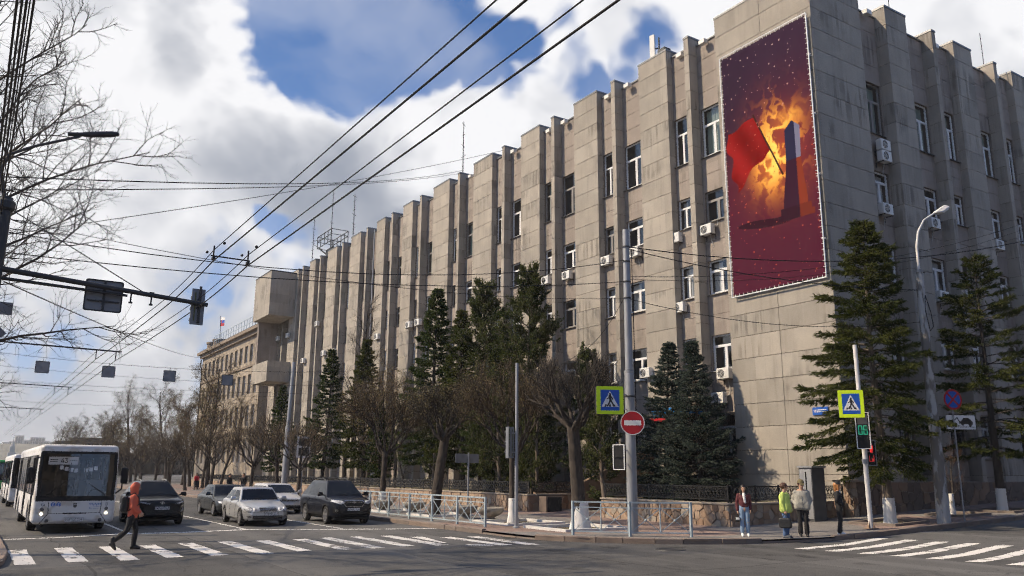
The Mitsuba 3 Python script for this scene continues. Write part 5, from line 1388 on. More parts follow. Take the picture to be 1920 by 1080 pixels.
# the four who wait at the corner
t, xf, V, hd, look, side = person('young woman with long dark hair in a wine red jacket and ripped jeans', (21.39, 18.93, .125), math.radians(-40), 1.60, dict(rwr=(-.235, -.03, .86), lel=(.22, .05, 1.12), lwr=(.20, -.06, .90)), dict(top='cloth_wine', legs='denim_pale', shoes='cloth_white', sole='cloth_white', hair=('hair_dark', 'long'), hemz=-.06, w=.14, hem=.05))
part(t, 'scarf', smoothed(chain((V('nk') + [0, -.03, -.02], .07), (V('ch') + [0, -.10, .08], .055), (V('ch') + [.02, -.125, -.10], .05), n=12), .03, 4, .03, 6), 'cloth_white', True, xf=xf)
for x, z in ((-.10, .56), (.09, .62), (.10, .47)): part(t, 'rip', MB().addm(hull_s([((x - .025, -.088, z), .008), ((x + .025, -.088, z + .01), .008)])), 'skin', True, xf=xf)
hb = thing('handbag', 'small white and black bag hanging from the hand of the young woman in wine red', 'bag')
part(hb, 'bag', smoothed(hull_s([((-.25 + x, -.04 + y, z), .03) for x in (-.05, .05) for y in (-.05, .05) for z in (.52, .63)]), .03, 2), 'leather_black', True, xf=xf)
part(hb, 'white_panel', MB().addm(hull_s([((-.25 + x, -.115, z), .014) for x in (-.05, .05) for z in (.56, .62)])), 'cloth_white', True, xf=xf)
part(hb, 'handle', MB().tube([(-.25, -.09, .64), (-.245, -.06, .74), (-.24, -.04, .765), (-.245, -.02, .74), (-.25, .01, .64)], .007, 6), 'leather_black', True, xf=xf)
t, xf, V, hd, look, side = person('woman with curly brown hair in a lime green jacket and jeans', (22.06, 17.83, .125), math.radians(22), 1.68, dict(fat=1.28, look=(.45, -.9, 0), rwr=(-.24, -.05, .86), rel=(-.26, .03, 1.11), lel=(.26, .04, 1.12)), dict(top='cloth_lime', legs='denim', shoes='cloth_greyblue', hair=('hair_brown', 'curly'), hemz=.10, w=.185, zip='cloth_stone', hem=.07))
hb = thing('handbag', 'black bag carried low by the woman in lime green', 'bag')
part(hb, 'bag', smoothed(hull_s([((-.28 + x, -.06 + y, z), .035) for x in (-.05, .05) for y in (-.16, .16) for z in (.36, .60)]), .03, 3, .02, 9), 'leather_black', True, xf=xf)
part(hb, 'handle', MB().tube([(-.27, -.17, .62), (-.25, -.10, .75), (-.245, -.06, .775), (-.25, -.02, .75), (-.27, .06, .62)], .010, 6), 'leather_black', True, xf=xf)
t, xf, V, hd, look, side = person('stout man in a stone grey jacket and olive cap', (23.09, 17.98, .125), math.radians(-48), 1.74, dict(fat=1.20, look=(.2, -.95, -.18), pockets=True, lel=(.28, .08, 1.12), lwr=(.19, -.11, .98), rel=(-.28, .08, 1.12), rwr=(-.19, -.11, .98)), dict(top='cloth_stone', legs='cloth_black', shoes='leather_black', cap='cap_olive', hair=('hair_brown', 'short'), hemz=.07, w=.20, zip='cloth_greyblue', hem=.075))
t, xf, V, hd, look, side = person('person in a black jacket and black cap with ginger hair and white trainers', (24.31, 17.48, .165), math.radians(36), 1.67, dict(look=(.25, -.95, 0), pockets=True, lel=(.27, .07, 1.12), lwr=(.17, -.12, .97), rel=(-.27, .07, 1.12), rwr=(-.17, -.12, .97)), dict(top='cloth_black', legs='cloth_black', shoes='cloth_white', sole='cloth_white', cap='cloth_black', hair=('hair_ginger', 'bob'), hemz=.06, w=.18, hem=.085))
part(t, 'shirt', smoothed(m3.Manifold.batch_hull([msphere((x, y, .835), .07) for x in (-.085, .085) for y in (-.04, .02)] + [msphere((x, y, .93), .07) for x in (-.085, .085) for y in (-.04, .02)]) + chain((V('nk') + [0, -.035, -.03], .06), (V('ch') + [.0, -.085, .0], .055), n=12), .03, 3, .02, 2), 'cloth_white', True, xf=xf)
# far people on the pavement
person('person in red behind a pushchair far along the pavement', (20.4, 91.5, .12), math.radians(-10), 1.68, dict(lwr=(.2, -.3, 1.0), rwr=(-.2, -.3, 1.0), lel=(.22, -.05, 1.12), rel=(-.22, -.05, 1.12), lhand=(0, -1, 0), rhand=(0, -1, 0)), dict(top='cloth_red', legs='cloth_black', shoes='leather_black', hair=('hair_dark', 'bob'), hemz=.2, w=.17), 'people far along the pavement')
pm = thing('pushchair', 'dark pushchair pushed by the person in red', 'pushchair')
px_, py_ = 20.3, 90.9
part(pm, 'seat', MB().addm(hull_s([((px_ + x, py_ + y, z), .06) for x in (-.18, .18) for y, z in ((-.25, .45), (.2, .5), (.2, .95), (-.05, 1.0))])), 'cloth_black', 40)
part(pm, 'frame', MB().tube([(px_ - .2, py_ + .45, 1.12), (px_ - .22, py_ - .3, .3)], .015, 5).tube([(px_ + .2, py_ + .45, 1.12), (px_ + .22, py_ - .3, .3)], .015, 5).tube([(px_ - .2, py_ + .45, 1.12), (px_ + .2, py_ + .45, 1.12)], .015, 5), 'dark_metal')
for x in (-.22, .22):
    for y in (-.32, .32): part(pm, 'wheel', MB().lathe([(1e-3, -.02), (.11, -.02), (.11, .02), (1e-3, .02)], 14, (px_ + x, py_ + y, .235), 'x'), 'rubber')
person('dark dressed person standing behind the grey sedan', (18.6, 71.5, .12), math.radians(30), 1.72, {}, dict(top='cloth_black', legs='cloth_black', shoes='leather_black', hair=('hair_dark', 'short'), hemz=.05), 'people far along the pavement')
person('second dark dressed person nearest the clipped limes behind the grey sedan', (19.3, 70.0, .12), math.radians(-30), 1.75, dict(rel=(-.3, -.1, 1.15), rwr=(-.2, -.3, 1.25)), dict(top='cloth_black', legs='cloth_greyblue', shoes='leather_black', hair=('hair_dark', 'short'), hemz=.05), 'people far along the pavement')
# ---------------------------------------------------------------- street furniture, signs, lights
def xrot(x, y, z, rz): return TF().translate([x, y, z]) @ TF().rotate([0, 0, 1], math.degrees(rz))


def face_frame(h0=0.0): return lambda v: np.column_stack([v[:, 0], h0 - v[:, 2], v[:, 1]])     # (a, b, h) -> facing -y


def plate(t, name, poly, h0, h1, m, xf): return part(t, name, MB().prism(poly, h0, h1, face_frame()), m, xf=xf)


def rrect(w, h, r=.04): return sbox(-w / 2 + r, -h / 2 + r, w / 2 - r, h / 2 - r).buffer(r, quad_segs=4)


def walker(s):
    """The striding figure of the crossing sign with the stripes under it."""
    L = lambda pts, w: LineString([(x * s, y * s) for x, y in pts]).buffer(w * s, quad_segs=3)
    f = [Point(.01 * s, .235 * s).buffer(.045 * s), L([(.0, .16), (.02, -.02)], .055), L([(.02, .15), (.10, .07), (.12, -.0)], .02), L([(-.01, .15), (-.07, .06), (-.13, .03)], .02), L([(.02, -.02), (.09, -.13), (.15, -.26)], .032), L([(.01, -.02), (-.03, -.13), (-.11, -.26)], .032)]
    f += [Polygon([(x * s, -.30 * s), ((x + .075) * s, -.30 * s), ((x + .075 + d) * s, -.20 * s), ((x + d) * s, -.20 * s)]) for x, d in ((-.25, .04), (-.04, 0), (.17, -.04))]
    return shapely.union_all(f)


def crossing_sign(label, x, y, z, rz, w, h, deep):
    t = thing('crossing_sign', label, 'road sign', 'pedestrian crossing signs'); X = xrot(x, y, z, rz)
    part(t, 'box', MB().prism(rrect(w, h), -deep, 0, face_frame()), 'dark_metal' if deep > .1 else 'sign_back', xf=X)
    plate(t, 'border', rrect(w, h).difference(rrect(w * .70, h * .74, .02)), 0, .006, 'sign_yellow', X)
    plate(t, 'blue_field', rrect(w * .70, h * .74, .02).difference(Polygon([(-.32 * w, -.24 * h), (.32 * w, -.24 * h), (0, .33 * h)])), 0, .006, 'sign_blue', X)
    plate(t, 'white_triangle', Polygon([(-.32 * w, -.24 * h), (.32 * w, -.24 * h), (0, .33 * h)]), 0, .007, 'sign_white', X)
    plate(t, 'walker', shapely.affinity.translate(walker(.86 * w), 0, .02 * h), .007, .010, 'sign_black', X)
    return t


def brackets(t, pts, xf=None, r=.02):
    mb = MB()
    for a, b in pts: mb.tube([a, b], r, 6)
    part(t, 'bracket', mb, 'galvanised', True, xf=xf)


# tall grey pole with the no entry sign
p = thing('street_pole', 'tall thick grey metal pole that carries the no entry sign', 'pole', 'bare street poles')
px, py = 19.09, 21.76
part(p, 'shaft', MB().tube([(px, py, .1), (px, py, 5.6)], [.185, .17], 18).tube([(px, py, 5.62), (px, py, 10.75)], [.135, .115], 18), 'galvanised', 40)
part(p, 'collar', MB().lathe([(.135, 5.60), (.178, 5.60), (.18, 5.55), (.17, 5.5)], 18, (px, py, 0)), 'galvanised', 40)
for z in (10.1, 9.55, 8.8, 8.2, 4.7, 3.6): part(p, 'band', MB().lathe([(.19 if z < 5.6 else .14, z - .03), (.195 if z < 5.6 else .145, z), (.19 if z < 5.6 else .14, z + .03)], 16, (px, py, 0)), 'dark_metal', 40)
part(p, 'cable', MB().tube([(px + .17, py - .1, 10.0), (px + .2, py - .08, 7.5), (px + .19, py - .1, 5.0), (px + .2, py - .08, 3.0)], .016, 5), 'black_plastic', True)
crossing_sign('yellow edged crossing sign in a deep box left of the no entry sign', 17.98, 21.50, 4.50, math.radians(-27), .93, .94, .16)
brackets(p, [((18.1, 21.62, 4.75), (19.0, 21.76, 4.75)), ((18.1, 21.62, 4.25), (19.0, 21.76, 4.25))])
ne = thing('no_entry_sign', 'round red no entry sign with a white bar on the tall grey pole', 'road sign'); X = xrot(18.98, 21.52, 3.78, math.radians(-38))
part(ne, 'disc', MB().lathe([(1e-3, .01), (.405, .01), (.41, 0), (.405, -.0), (1e-3, -.0)], 40, axis='y'), 'sign_back', xf=X)
plate(ne, 'rim', Point(0, 0).buffer(.41, quad_segs=12).difference(Point(0, 0).buffer(.385, quad_segs=12)), .001, .005, 'sign_white', X)
plate(ne, 'red_disc', Point(0, 0).buffer(.385, quad_segs=12).difference(sbox(-.29, -.085, .29, .085)), .001, .005, 'sign_red', X)
plate(ne, 'white_bar', sbox(-.29, -.085, .29, .085), .001, .006, 'sign_white', X)


def ped_light(label, x, y, z, rz, w, h, red=False, digits=None):
    t = thing('pedestrian_light', label, 'traffic light'); X = xrot(x, y, z, rz)
    part(t, 'housing', MB().prism(rrect(w, h, .015), -.12, 0, face_frame()), 'black_plastic', xf=X)
    plate(t, 'rim', rrect(w + .05, h + .05, .015).difference(rrect(w - .01, h - .01, .01)), -.01, .02, 'sign_white' if not red else 'galvanised', X)
    plate(t, 'visor', sbox(-w / 2 + .01, -.008, w / 2 - .01, .008), .0, .05, 'black_plastic', X)
    return t, X


def glow(key, r, g, b):
    scene[key]['emitter'] = {'type': 'area', 'radiance': rgb(r, g, b)}


t, X = ped_light('white rimmed pedestrian light seen at an angle on the tall grey pole', 18.42, 21.62, 2.62, math.radians(-70), .40, .80)
brackets(p, [((18.5, 21.68, 2.85), (19.0, 21.76, 2.85)), ((18.5, 21.68, 2.4), (19.0, 21.76, 2.4))])

# the pole of the pedestrian lights at the right crossing
q = thing('traffic_light_pole', 'slim pale pole of the pedestrian lights beside the right crossing', 'pole')
part(q, 'shaft', MB().tube([(26.74, 18.0, .2), (26.70, 18.0, 6.72)], [.085, .075], 14), 'white_paint', 40)
part(q, 'foot', MB().obox((26.74, 18.0, .27), (.36, .36, .03)).prism(Polygon([(-.16, 0), (.16, 0), (.085, .24), (-.085, .24)]), -.012, .012, lambda v: np.column_stack([26.74 + v[:, 0], 18.0 + v[:, 2], .28 + v[:, 1]])).prism(Polygon([(-.16, 0), (.16, 0), (.085, .24), (-.085, .24)]), -.012, .012, lambda v: np.column_stack([26.74 + v[:, 2], 18.0 + v[:, 0], .28 + v[:, 1]])), 'stone_b')
part(q, 'clamp', MB().obox((26.62, 17.93, 2.55), (.16, .14, .16)).obox((26.62, 17.94, 4.30), (.22, .10, .06)), 'galvanised')
crossing_sign('flat yellow edged crossing sign above the lit countdown light', 25.78, 17.72, 4.52, math.radians(-48), .84, .96, .03)
brackets(q, [((25.9, 17.8, 4.8), (26.7, 18.0, 4.8)), ((25.9, 17.8, 4.3), (26.7, 18.0, 4.3))])
t, X = ped_light('white rimmed countdown light with green digits on the slim pale pole', 26.45, 17.80, 3.62, math.radians(-47), .42, 1.24, digits='06')
seg = {'0': 'abcdef', '6': 'acdefg'}
SG = dict(a=((-1, 2), (1, 2)), b=((1, 0), (1, 2)), c=((1, -2), (1, 0)), d=((-1, -2), (1, -2)), e=((-1, -2), (-1, 0)), f=((-1, 0), (-1, 2)), g=((-1, 0), (1, 0)))
for i, dgt in enumerate('06'):
    for s_ in seg[dgt]:
        (x0, z0), (x1, z1) = SG[s_]; k = plate(t, 'digit_bar', LineString([(-.085 + i * .17 + x0 * .055, .015 + z0 * .075), (-.085 + i * .17 + x1 * .055, .015 + z1 * .075)]).buffer(.014, cap_style=2), .002, .006, 'sign_black', X); glow(k, .006, .13, .07)
plate(t, 'green_lamp', rrect(.34, .32, .02), .001, .004, 'lamp_green', X)
plate(t, 'dark_lamp', rrect(.34, .36, .02).buffer(0), -.002, .001, 'lamp_dark', xrot(26.45, 17.80, 3.62 + .40, math.radians(-47)))
t, X = ped_light('narrow pedestrian light with a red figure behind the slim pale pole', 27.16, 18.02, 2.86, math.radians(-20), .34, .86, True)
man = shapely.union_all([Point(0, .30).buffer(.035), sbox(-.05, .12, .05, .26), sbox(-.05, -.0, -.01, .12), sbox(.01, -.0, .05, .12), sbox(-.085, .13, -.06, .25), sbox(.06, .13, .085, .25)])
k = plate(t, 'red_figure', man, .002, .006, 'sign_red', X); glow(k, .30, .012, .012)
k = plate(t, 'red_digit', shapely.union_all([sbox(-.10, -.31, -.075, -.09), sbox(-.10, -.31, .02, -.285), sbox(.0, -.31, .10, -.20), sbox(.075, -.2, .10, -.09)]), .002, .006, 'sign_red', X); glow(k, .10, .006, .006)
brackets(q, [((27.1, 18.06, 2.9), (26.74, 18.0, 2.9))])

# the lamp post on the right
lp = thing('street_lamp', 'peeling grey concrete lamp post with a curved white arm at right', 'street lamp', 'street lamps')
lx, ly = 30.32, 17.42
part(lp, 'post', MB().tube([(lx, ly, .3), (lx + .02, ly, 5.2), (lx + .1, ly, 9.9)], [.24, .185, .14], 16), 'pole_peel', True)
part(lp, 'arm', MB().tube([(lx + .1, ly, 9.8), (lx + .12, ly, 10.9), (lx + .30, ly - .02, 11.55), (lx + .75, ly - .05, 12.10), (lx + 1.55, ly - .1, 12.55)], [.055, .05, .045, .04, .035], 10), 'white_paint', True)
hd_ = hull_s([((1.55 + x, y, z), .05) for x, y, z in ((0, -.05, .0), (0, .05, .0), (.30, -.13, .06), (.30, .13, .06), (.85, -.10, .36), (.85, .10, .36), (.3, 0, .14), (.75, 0, .42))], 12)
part(lp, 'lamp_head', MB().addm(hd_.translate([lx, ly - .12, 12.55])), 'white_paint', True)
part(lp, 'lens', MB().addm(hull_s([((1.55 + x, y, z - .035), .045) for x, y, z in ((.34, -.10, .07), (.34, .10, .07), (.80, -.08, .32), (.80, .08, .32))], 10).translate([lx, ly - .12, 12.55])), 'lamp_glass', True)
part(lp, 'cap', MB().lathe([(.15, 9.85), (.16, 9.95), (.06, 9.98)], 14, (lx + .1, ly, 0)), 'galvanised', 40)
part(lp, 'clamp', MB().obox((lx + .28, ly, 9.9), (.4, .05, .05)).tube([(lx, ly - .2, 8.9), (lx + .25, ly - .22, 8.2), (lx + .35, ly - .2, 7.7), (lx + .1, ly - .2, 7.5), (lx - .1, ly - .2, 8.3), (lx, ly - .2, 8.9)], .018, 5), 'black_plastic')

# no stopping sign with tow plate
t = thing('no_stopping_sign', 'round blue and red no stopping sign under the right spruce', 'road sign'); X = xrot(31.75, 17.38, 4.96, math.radians(-22))
part(t, 'disc', MB().lathe([(1e-3, .012), (.40, .012), (.405, 0), (1e-3, 0)], 36, axis='y'), 'sign_back', xf=X)
c_ = Point(0, 0).buffer(.40, quad_segs=12); inn = Point(0, 0).buffer(.325, quad_segs=12); cross = LineString([(-.3, -.3), (.3, .3)]).buffer(.035, cap_style=2).union(LineString([(-.3, .3), (.3, -.3)]).buffer(.035, cap_style=2))
plate(t, 'red_ring', c_.difference(inn).union(cross.intersection(inn)), .001, .006, 'sign_red', X); plate(t, 'blue_field', inn.difference(cross), .001, .005, 'sign_blue', X)
part(t, 'post', MB().tube([(31.78, 17.45, .4), (31.78, 17.45, 5.4)], .03, 8), 'galvanised', True)
t = thing('tow_plate', 'white plate with a black tow truck below the no stopping sign', 'road sign'); X = xrot(32.12, 17.36, 4.10, math.radians(-22))
part(t, 'board', MB().prism(rrect(1.32, .58, .03), -.015, 0, face_frame()), 'sign_white', xf=X)
tow = shapely.union_all([sbox(-.60, -.19, .60, -.165), Polygon([(-.60, -.12), (-.18, -.12), (-.18, -.03), (-.30, .0), (-.36, .08), (-.50, .08), (-.60, -.02)]), Point(-.50, -.12).buffer(.06), Point(-.26, -.12).buffer(.06), LineString([(-.36, .02), (-.16, .17), (-.06, .02)]).buffer(.018), Polygon([(-.10, -.02), (.02, .06), (.12, .17), (.34, .17), (.46, .07), (.52, .02), (.52, -.08), (-.05, -.06)]), Point(.06, -.06).buffer(.065), Point(.40, -.10).buffer(.065)])
plate(t, 'tow_truck', tow, .001, .004, 'sign_black', X); plate(t, 'edge', rrect(1.32, .58, .03).difference(rrect(1.28, .54, .03)), .001, .004, 'sign_black', X)

# slim pole with the vehicle light turned away, and the sign seen from its back
t = thing('traffic_light', 'slim grey pole with a boxed traffic light turned away, left of the no entry pole', 'traffic light')
part(t, 'pole', MB().tube([(17.08, 25.85, .1), (17.08, 25.85, 6.15)], [.068, .060], 12), 'galvanised', 40)
part(t, 'foot', MB().lathe([(.13, .12), (.13, .16), (.07, .20)], 12, (17.08, 25.85, 0)), 'galvanised', 40)
part(t, 'housing', MB().obox((16.86, 25.98, 3.18), (.26, .16, 1.14), .1), 'sign_back')
for z in (3.54, 3.18, 2.82): part(t, 'lamp_hood', MB().lathe([(.10, .0), (.11, .14), (.105, .14), (.095, 0)], 14, (16.86, 26.06, z), 'y'), 'black_plastic')
part(t, 'bracket', MB().box(16.86, 17.08, 25.83, 25.87, 3.5, 3.54).box(16.86, 17.08, 25.83, 25.87, 2.8, 2.84), 'galvanised')
plate(t, 'back_rib', shapely.union_all([sbox(-.09, -.5, -.075, .5), sbox(.05, -.5, .065, .5)]), 0, .012, 'bud_green', xrot(16.86, 25.895, 3.18, .1))
t = thing('direction_sign', 'wide blank sign seen from its back on a thin post behind the railing', 'road sign')
part(t, 'board', MB().prism(rrect(1.22, .40, .03), -.02, 0, lambda v: np.column_stack([19.02 + v[:, 0], 32.84 - v[:, 2], 2.70 + v[:, 1]])), 'sign_back')
part(t, 'post', MB().tube([(19.05, 32.78, .1), (19.05, 32.78, 2.95)], .04, 8), 'galvanised', True)

# railings
def railing(label, pts, nm):
    t = thing('pedestrian_railing', label, 'railing', 'blue grey pedestrian railings')
    for i, (a, b) in enumerate(zip(pts, pts[1:])):
        a, b = np.array(a), np.array(b); d = b - a; L = np.linalg.norm(d); d /= L; z = .12
        V = lambda s, h: (*(a + d * s), z + h)
        part(t, 'post', MB().bar(V(0, 0), V(0, 1.08), .075), 'rail_paint')
        if i == len(pts) - 2: part(t, 'post', MB().bar(V(L, 0), V(L, 1.08), .075), 'rail_paint')
        part(t, 'top_rail', MB().bar(V(.04, 1.05), V(L - .04, 1.05), .05, .05), 'rail_paint')
        part(t, 'rail', MB().bar(V(.04, .88), V(L - .04, .88), .03), 'rail_paint'); part(t, 'rail', MB().bar(V(.04, .12), V(L - .04, .12), .04), 'rail_paint')
        for k in range(nm):
            s0, s1 = .04 + (L - .08) * k / nm, .04 + (L - .08) * (k + 1) / nm
            part(t, 'brace', MB().bar(V(s0, .14), V(s1, .87), .022), 'rail_paint'); part(t, 'brace', MB().bar(V(s0, .87), V(s1, .14), .0215), 'rail_paint')
            part(t, 'boss', MB().addm(m3.Manifold.sphere(.045, 8).translate(list(map(float, V((s0 + s1) / 2, .505))))), 'rail_paint', True)
            if k: part(t, 'middle_bar', MB().bar(V(s0, .12), V(s0, 1.03), .03), 'rail_paint')


railing('long blue grey railing of crossed bars beside the dark blue crossover', [(16.3, y) for y in (26.75, 28.85, 30.95, 33.05, 35.15, 37.25, 39.35)], 2)
railing('short blue grey railing of crossed bars before the no entry pole', [(16.85, 22.15), (18.05, 20.72), (19.62, 19.58)], 2)

# flower bowls, litter bin, cabinet
prof = [(1e-3, .0), (.27, .0), (.27, .08), (.17, .11), (.17, .15), (.38, .24), (.52, .36), (.55, .46), (.545, .52), (.49, .55), (.47, .52), (.44, .47), (1e-3, .46)]
for i, (x, y) in enumerate(((18.6, 30.1), (18.6, 32.2), (18.5, 37.0), (18.0, 39.6))):
    t = thing('flower_bowl', 'round concrete flower bowl on a foot, ' + ['nearest the slim grey pole', 'behind the thin post of the blank sign', 'in the middle of the long railing', 'farthest along the long railing'][i], 'planter', 'concrete flower bowls')
    k = part(t, 'bowl', MB().lathe([(a * 1.02, b) for a, b in prof[4:]], 30, (x, y, .12)), 'concrete_b', 35)
    part(t, 'foot', MB().lathe(prof[:5], 24, (x, y, .12)), 'concrete_b', 30)
    part(t, 'soil', MB().lathe([(1e-3, .50), (.46, .485)], 18, (x, y, .12)), 'soil', True)
t = thing('litter_bin', 'dark slatted litter bin by the wall return', 'litter bin')
for i in range(9): part(t, 'slat', MB().box(24.62 + i * .10, 24.70 + i * .10, 34.42, 34.45, .2, .90), 'dark_metal')
part(t, 'bin_body', MB().box(24.60, 25.52, 34.46, 35.0, .17, .88), 'black_plastic'); part(t, 'side_board', MB().box(24.50, 24.59, 34.38, 35.0, .17, .93), 'stone_e')
t = thing('utility_cabinet', 'tall dark grey metal utility cabinet behind the waiting couple', 'cabinet')
cx, cy, cz = 28.22, 21.55, .29
cr = math.radians(0)
part(t, 'body', MB().box(cx - .22, cx + .56, cy - .30, cy + .30, cz, cz + 2.06), 'cab_grey'); part(t, 'lid', MB().box(cx - .27, cx + .61, cy - .36, cy + .35, cz + 2.06, cz + 2.13), 'galvanised')
part(t, 'door', MB().box(cx - .235, cx - .22, cy - .27, cy + .27, cz + .10, cz + 2.0), 'galvanised'); part(t, 'lock_bar', MB().box(cx - .26, cx - .236, cy - .05, cy - .01, cz + .3, cz + 1.9), 'sign_black'); part(t, 'hinge', MB().box(cx - .25, cx - .236, cy + .22, cy + .26, cz + 1.5, cz + 1.6).box(cx - .25, cx - .236, cy + .22, cy + .26, cz + .5, cz + .6), 'dark_metal')
t = thing('wall_slab', 'thin stone slab on the rubble pillar at the building corner', 'stone slab')
part(t, 'slab', MB().box(29.6, 31.36, 21.5, 21.94, 1.80, 1.88), 'stone_c'); part(t, 'pillar', MB().box(30.9, 31.3, 21.6, 21.93, .3, 1.80), 'mortar')
stone_face(t, lambda v: np.column_stack([30.9 + v[:, 0], 21.6 - v[:, 2], .32 + v[:, 1]]), .4, 1.48, .3, 44, 20)
stone_face(t, lambda v: np.column_stack([30.9 - v[:, 2], 21.6 + v[:, 0], .32 + v[:, 1]]), .33, 1.48, .3, 45, 20)
t = thing('street_sign', 'small blue street name plate on the blank corner wall', 'sign')
part(t, 'board', MB().box(31.33, 31.385, 22.7, 23.5, 4.66, 5.0), 'sign_blue')
part(t, 'white_line', MB().box(31.325, 31.332, 22.78, 23.42, 4.86, 4.89).box(31.325, 31.332, 22.78, 23.42, 4.78, 4.81), 'sign_white')
t = thing('shop_sign', 'blue and red shop sign hidden behind the blue spruces', 'sign')
part(t, 'board', MB().box(30.95, 31.15, 29.7, 33.8, 4.72, 5.0), 'sign_red')
for i in range(9): part(t, 'letter_block', MB().box(30.98, 31.10, 29.9 + i * .42, 30.2 + i * .42, 5.04 + .06 * (i % 2), 5.5 + .12 * ((i * 7) % 3 == 0)), 'sign_skyblue')
part(t, 'bracket', MB().box(31.15, 31.38, 30.2, 30.26, 4.8, 4.86).box(31.15, 31.38, 33.2, 33.26, 4.8, 4.86), 'dark_metal')
t = thing('notice_board', 'white framed notice board on a post beside the far grey pole', 'sign')
part(t, 'board', MB().box(19.6, 20.6, 58.0, 58.06, 3.0, 4.5), 'sign_white'); part(t, 'picture', MB().box(19.72, 20.48, 57.98, 57.998, 3.85, 4.35).box(19.72, 20.48, 57.98, 57.998, 3.15, 3.7), 'dark_metal'); part(t, 'post', MB().tube([(20.1, 58.1, .1), (20.1, 58.1, 4.5)], .05, 8), 'galvanised', True)
t = thing('street_pole', 'far slanted grey pole against the ribbed facade at left', 'pole', 'bare street poles')
part(t, 'shaft', MB().tube([(18.9, 58.2, .1), (18.95, 58.2, 5.2)], [.24, .22], 14).tube([(18.95, 58.2, 5.2), (19.05, 58.2, 9.8)], [.17, .14], 14), 'galvanised', 40)

# air conditioners
acm = shape(MB().addm(hull_s([((x, y, z), .03) for x in (-.38, .38) for y in (-.13, .13) for z in (-.25, .25)], 8)), 'ac_white', 30)
a_ = np.linspace(0, 2 * PI, 25)
grm = MB().lathe([(1e-3, .004), (.215, .004), (.22, 0)], 24, (-.10, -.165, 0), 'y'); ringm = MB()
for r_ in (.07, .12, .17, .215): ringm.tube(np.column_stack([-.10 + r_ * np.cos(a_), 0 * a_ - .172, r_ * np.sin(a_)]), .006, 4, False)
for k in range(6): ringm.bar((-.10, -.172, 0), (-.10 + .21 * math.cos(k * PI / 3), -.172, .21 * math.sin(k * PI / 3)), .008)
grm, ringm = shape(grm, 'ac_fan'), shape(ringm, 'ac_white')
brm = shape(MB().box(-.34, -.30, -.16, .30, -.32, -.285).box(.30, .34, -.16, .30, -.32, -.285).box(-.34, -.30, .26, .30, -.55, -.32).box(.30, .34, .26, .30, -.55, -.32), 'dark_metal')
pim = shape(MB().tube([(.40, .0, .05), (.48, .1, .08), (.50, .28, .2), (.50, .3, .55)], .022, 5).tube([(.1, .1, -.3), (.1, .2, -.6), (.16, .28, -.95)], .014, 5), 'curtain')
ACS = [('L', 31.87, 14.9, .55), ('L', 29.6, 14.86, .68), ('L', 31.75, 10.93, .55), ('L', 28.9, 7.07, .68), ('L', 29.35, 5.86, .68), ('L', 35.39, 14.9, .68), ('L', 37.86, 14.89, .55), ('L', 42.09, 14.82, .68), ('L', 44.3, 14.88, .55), ('L', 51.3, 14.68, .4), ('L', 64.7, 14.76, .2), ('L', 63.1, 14.75, .3), ('L', 34.2, 7.57, .2),
       ('L', 88.7, 18.38, .3), ('L', 102.3, 18.45, .1), ('L', 98.4, 18.33, .1), ('L', 92.0, 14.52, .1), ('L', 85.5, 14.64, .1), ('L', 82.6, 14.48, .1), ('L', 71.5, 14.6, .2), ('R', 36.9, 18.35, .62), ('R', 36.9, 17.75, .62), ('R', 36.55, 14.9, .62), ('R', 40.75, 14.9, .62), ('R', 47.2, 14.75, .62), ('R', 40.8, 11.0, .62)]
cnt = {}
ordw = ['nearest the corner', 'second from the corner', 'third from the corner', 'fourth from the corner', 'fifth from the corner', 'sixth from the corner', 'seventh from the corner', 'eighth from the corner', 'ninth from the corner', 'tenth from the corner', 'eleventh from the corner', 'twelfth from the corner', 'thirteenth from the corner']
flw = lambda z: 'top floor' if z > 17 else 'fourth floor' if z > 13 else 'third floor' if z > 9.5 else 'second floor'
for sd, s_, z, dep in sorted(ACS, key=lambda a: (a[0], -round(a[2] / 3.9), a[1])):
    k = (sd, flw(z)); n = cnt.get(k, 0); cnt[k] = n + 1
    rz = frot(sd); pos = (31.4 + dep - .33, s_, z) if sd == 'L' else (s_, 22 + dep - .33, z)
    lab = f'white air conditioner on the {"sunlit" if sd == "L" else "shaded"} facade, {flw(z)}, {ordw[n]}'
    t = thing('air_conditioner', lab, 'air conditioner', 'air conditioners on the concrete building'); X = at(*pos, rz)
    part(t, 'casing', acm, None, xf=X); part(t, 'fan', grm, None, xf=X); part(t, 'fan_guard', ringm, None, xf=X); part(t, 'bracket', brm, None, xf=X); part(t, 'pipe', pim, None, xf=X)

# the big banner
BY0, BY1, BZ0, BZ1 = 22.20, 27.55, 10.80, 23.72


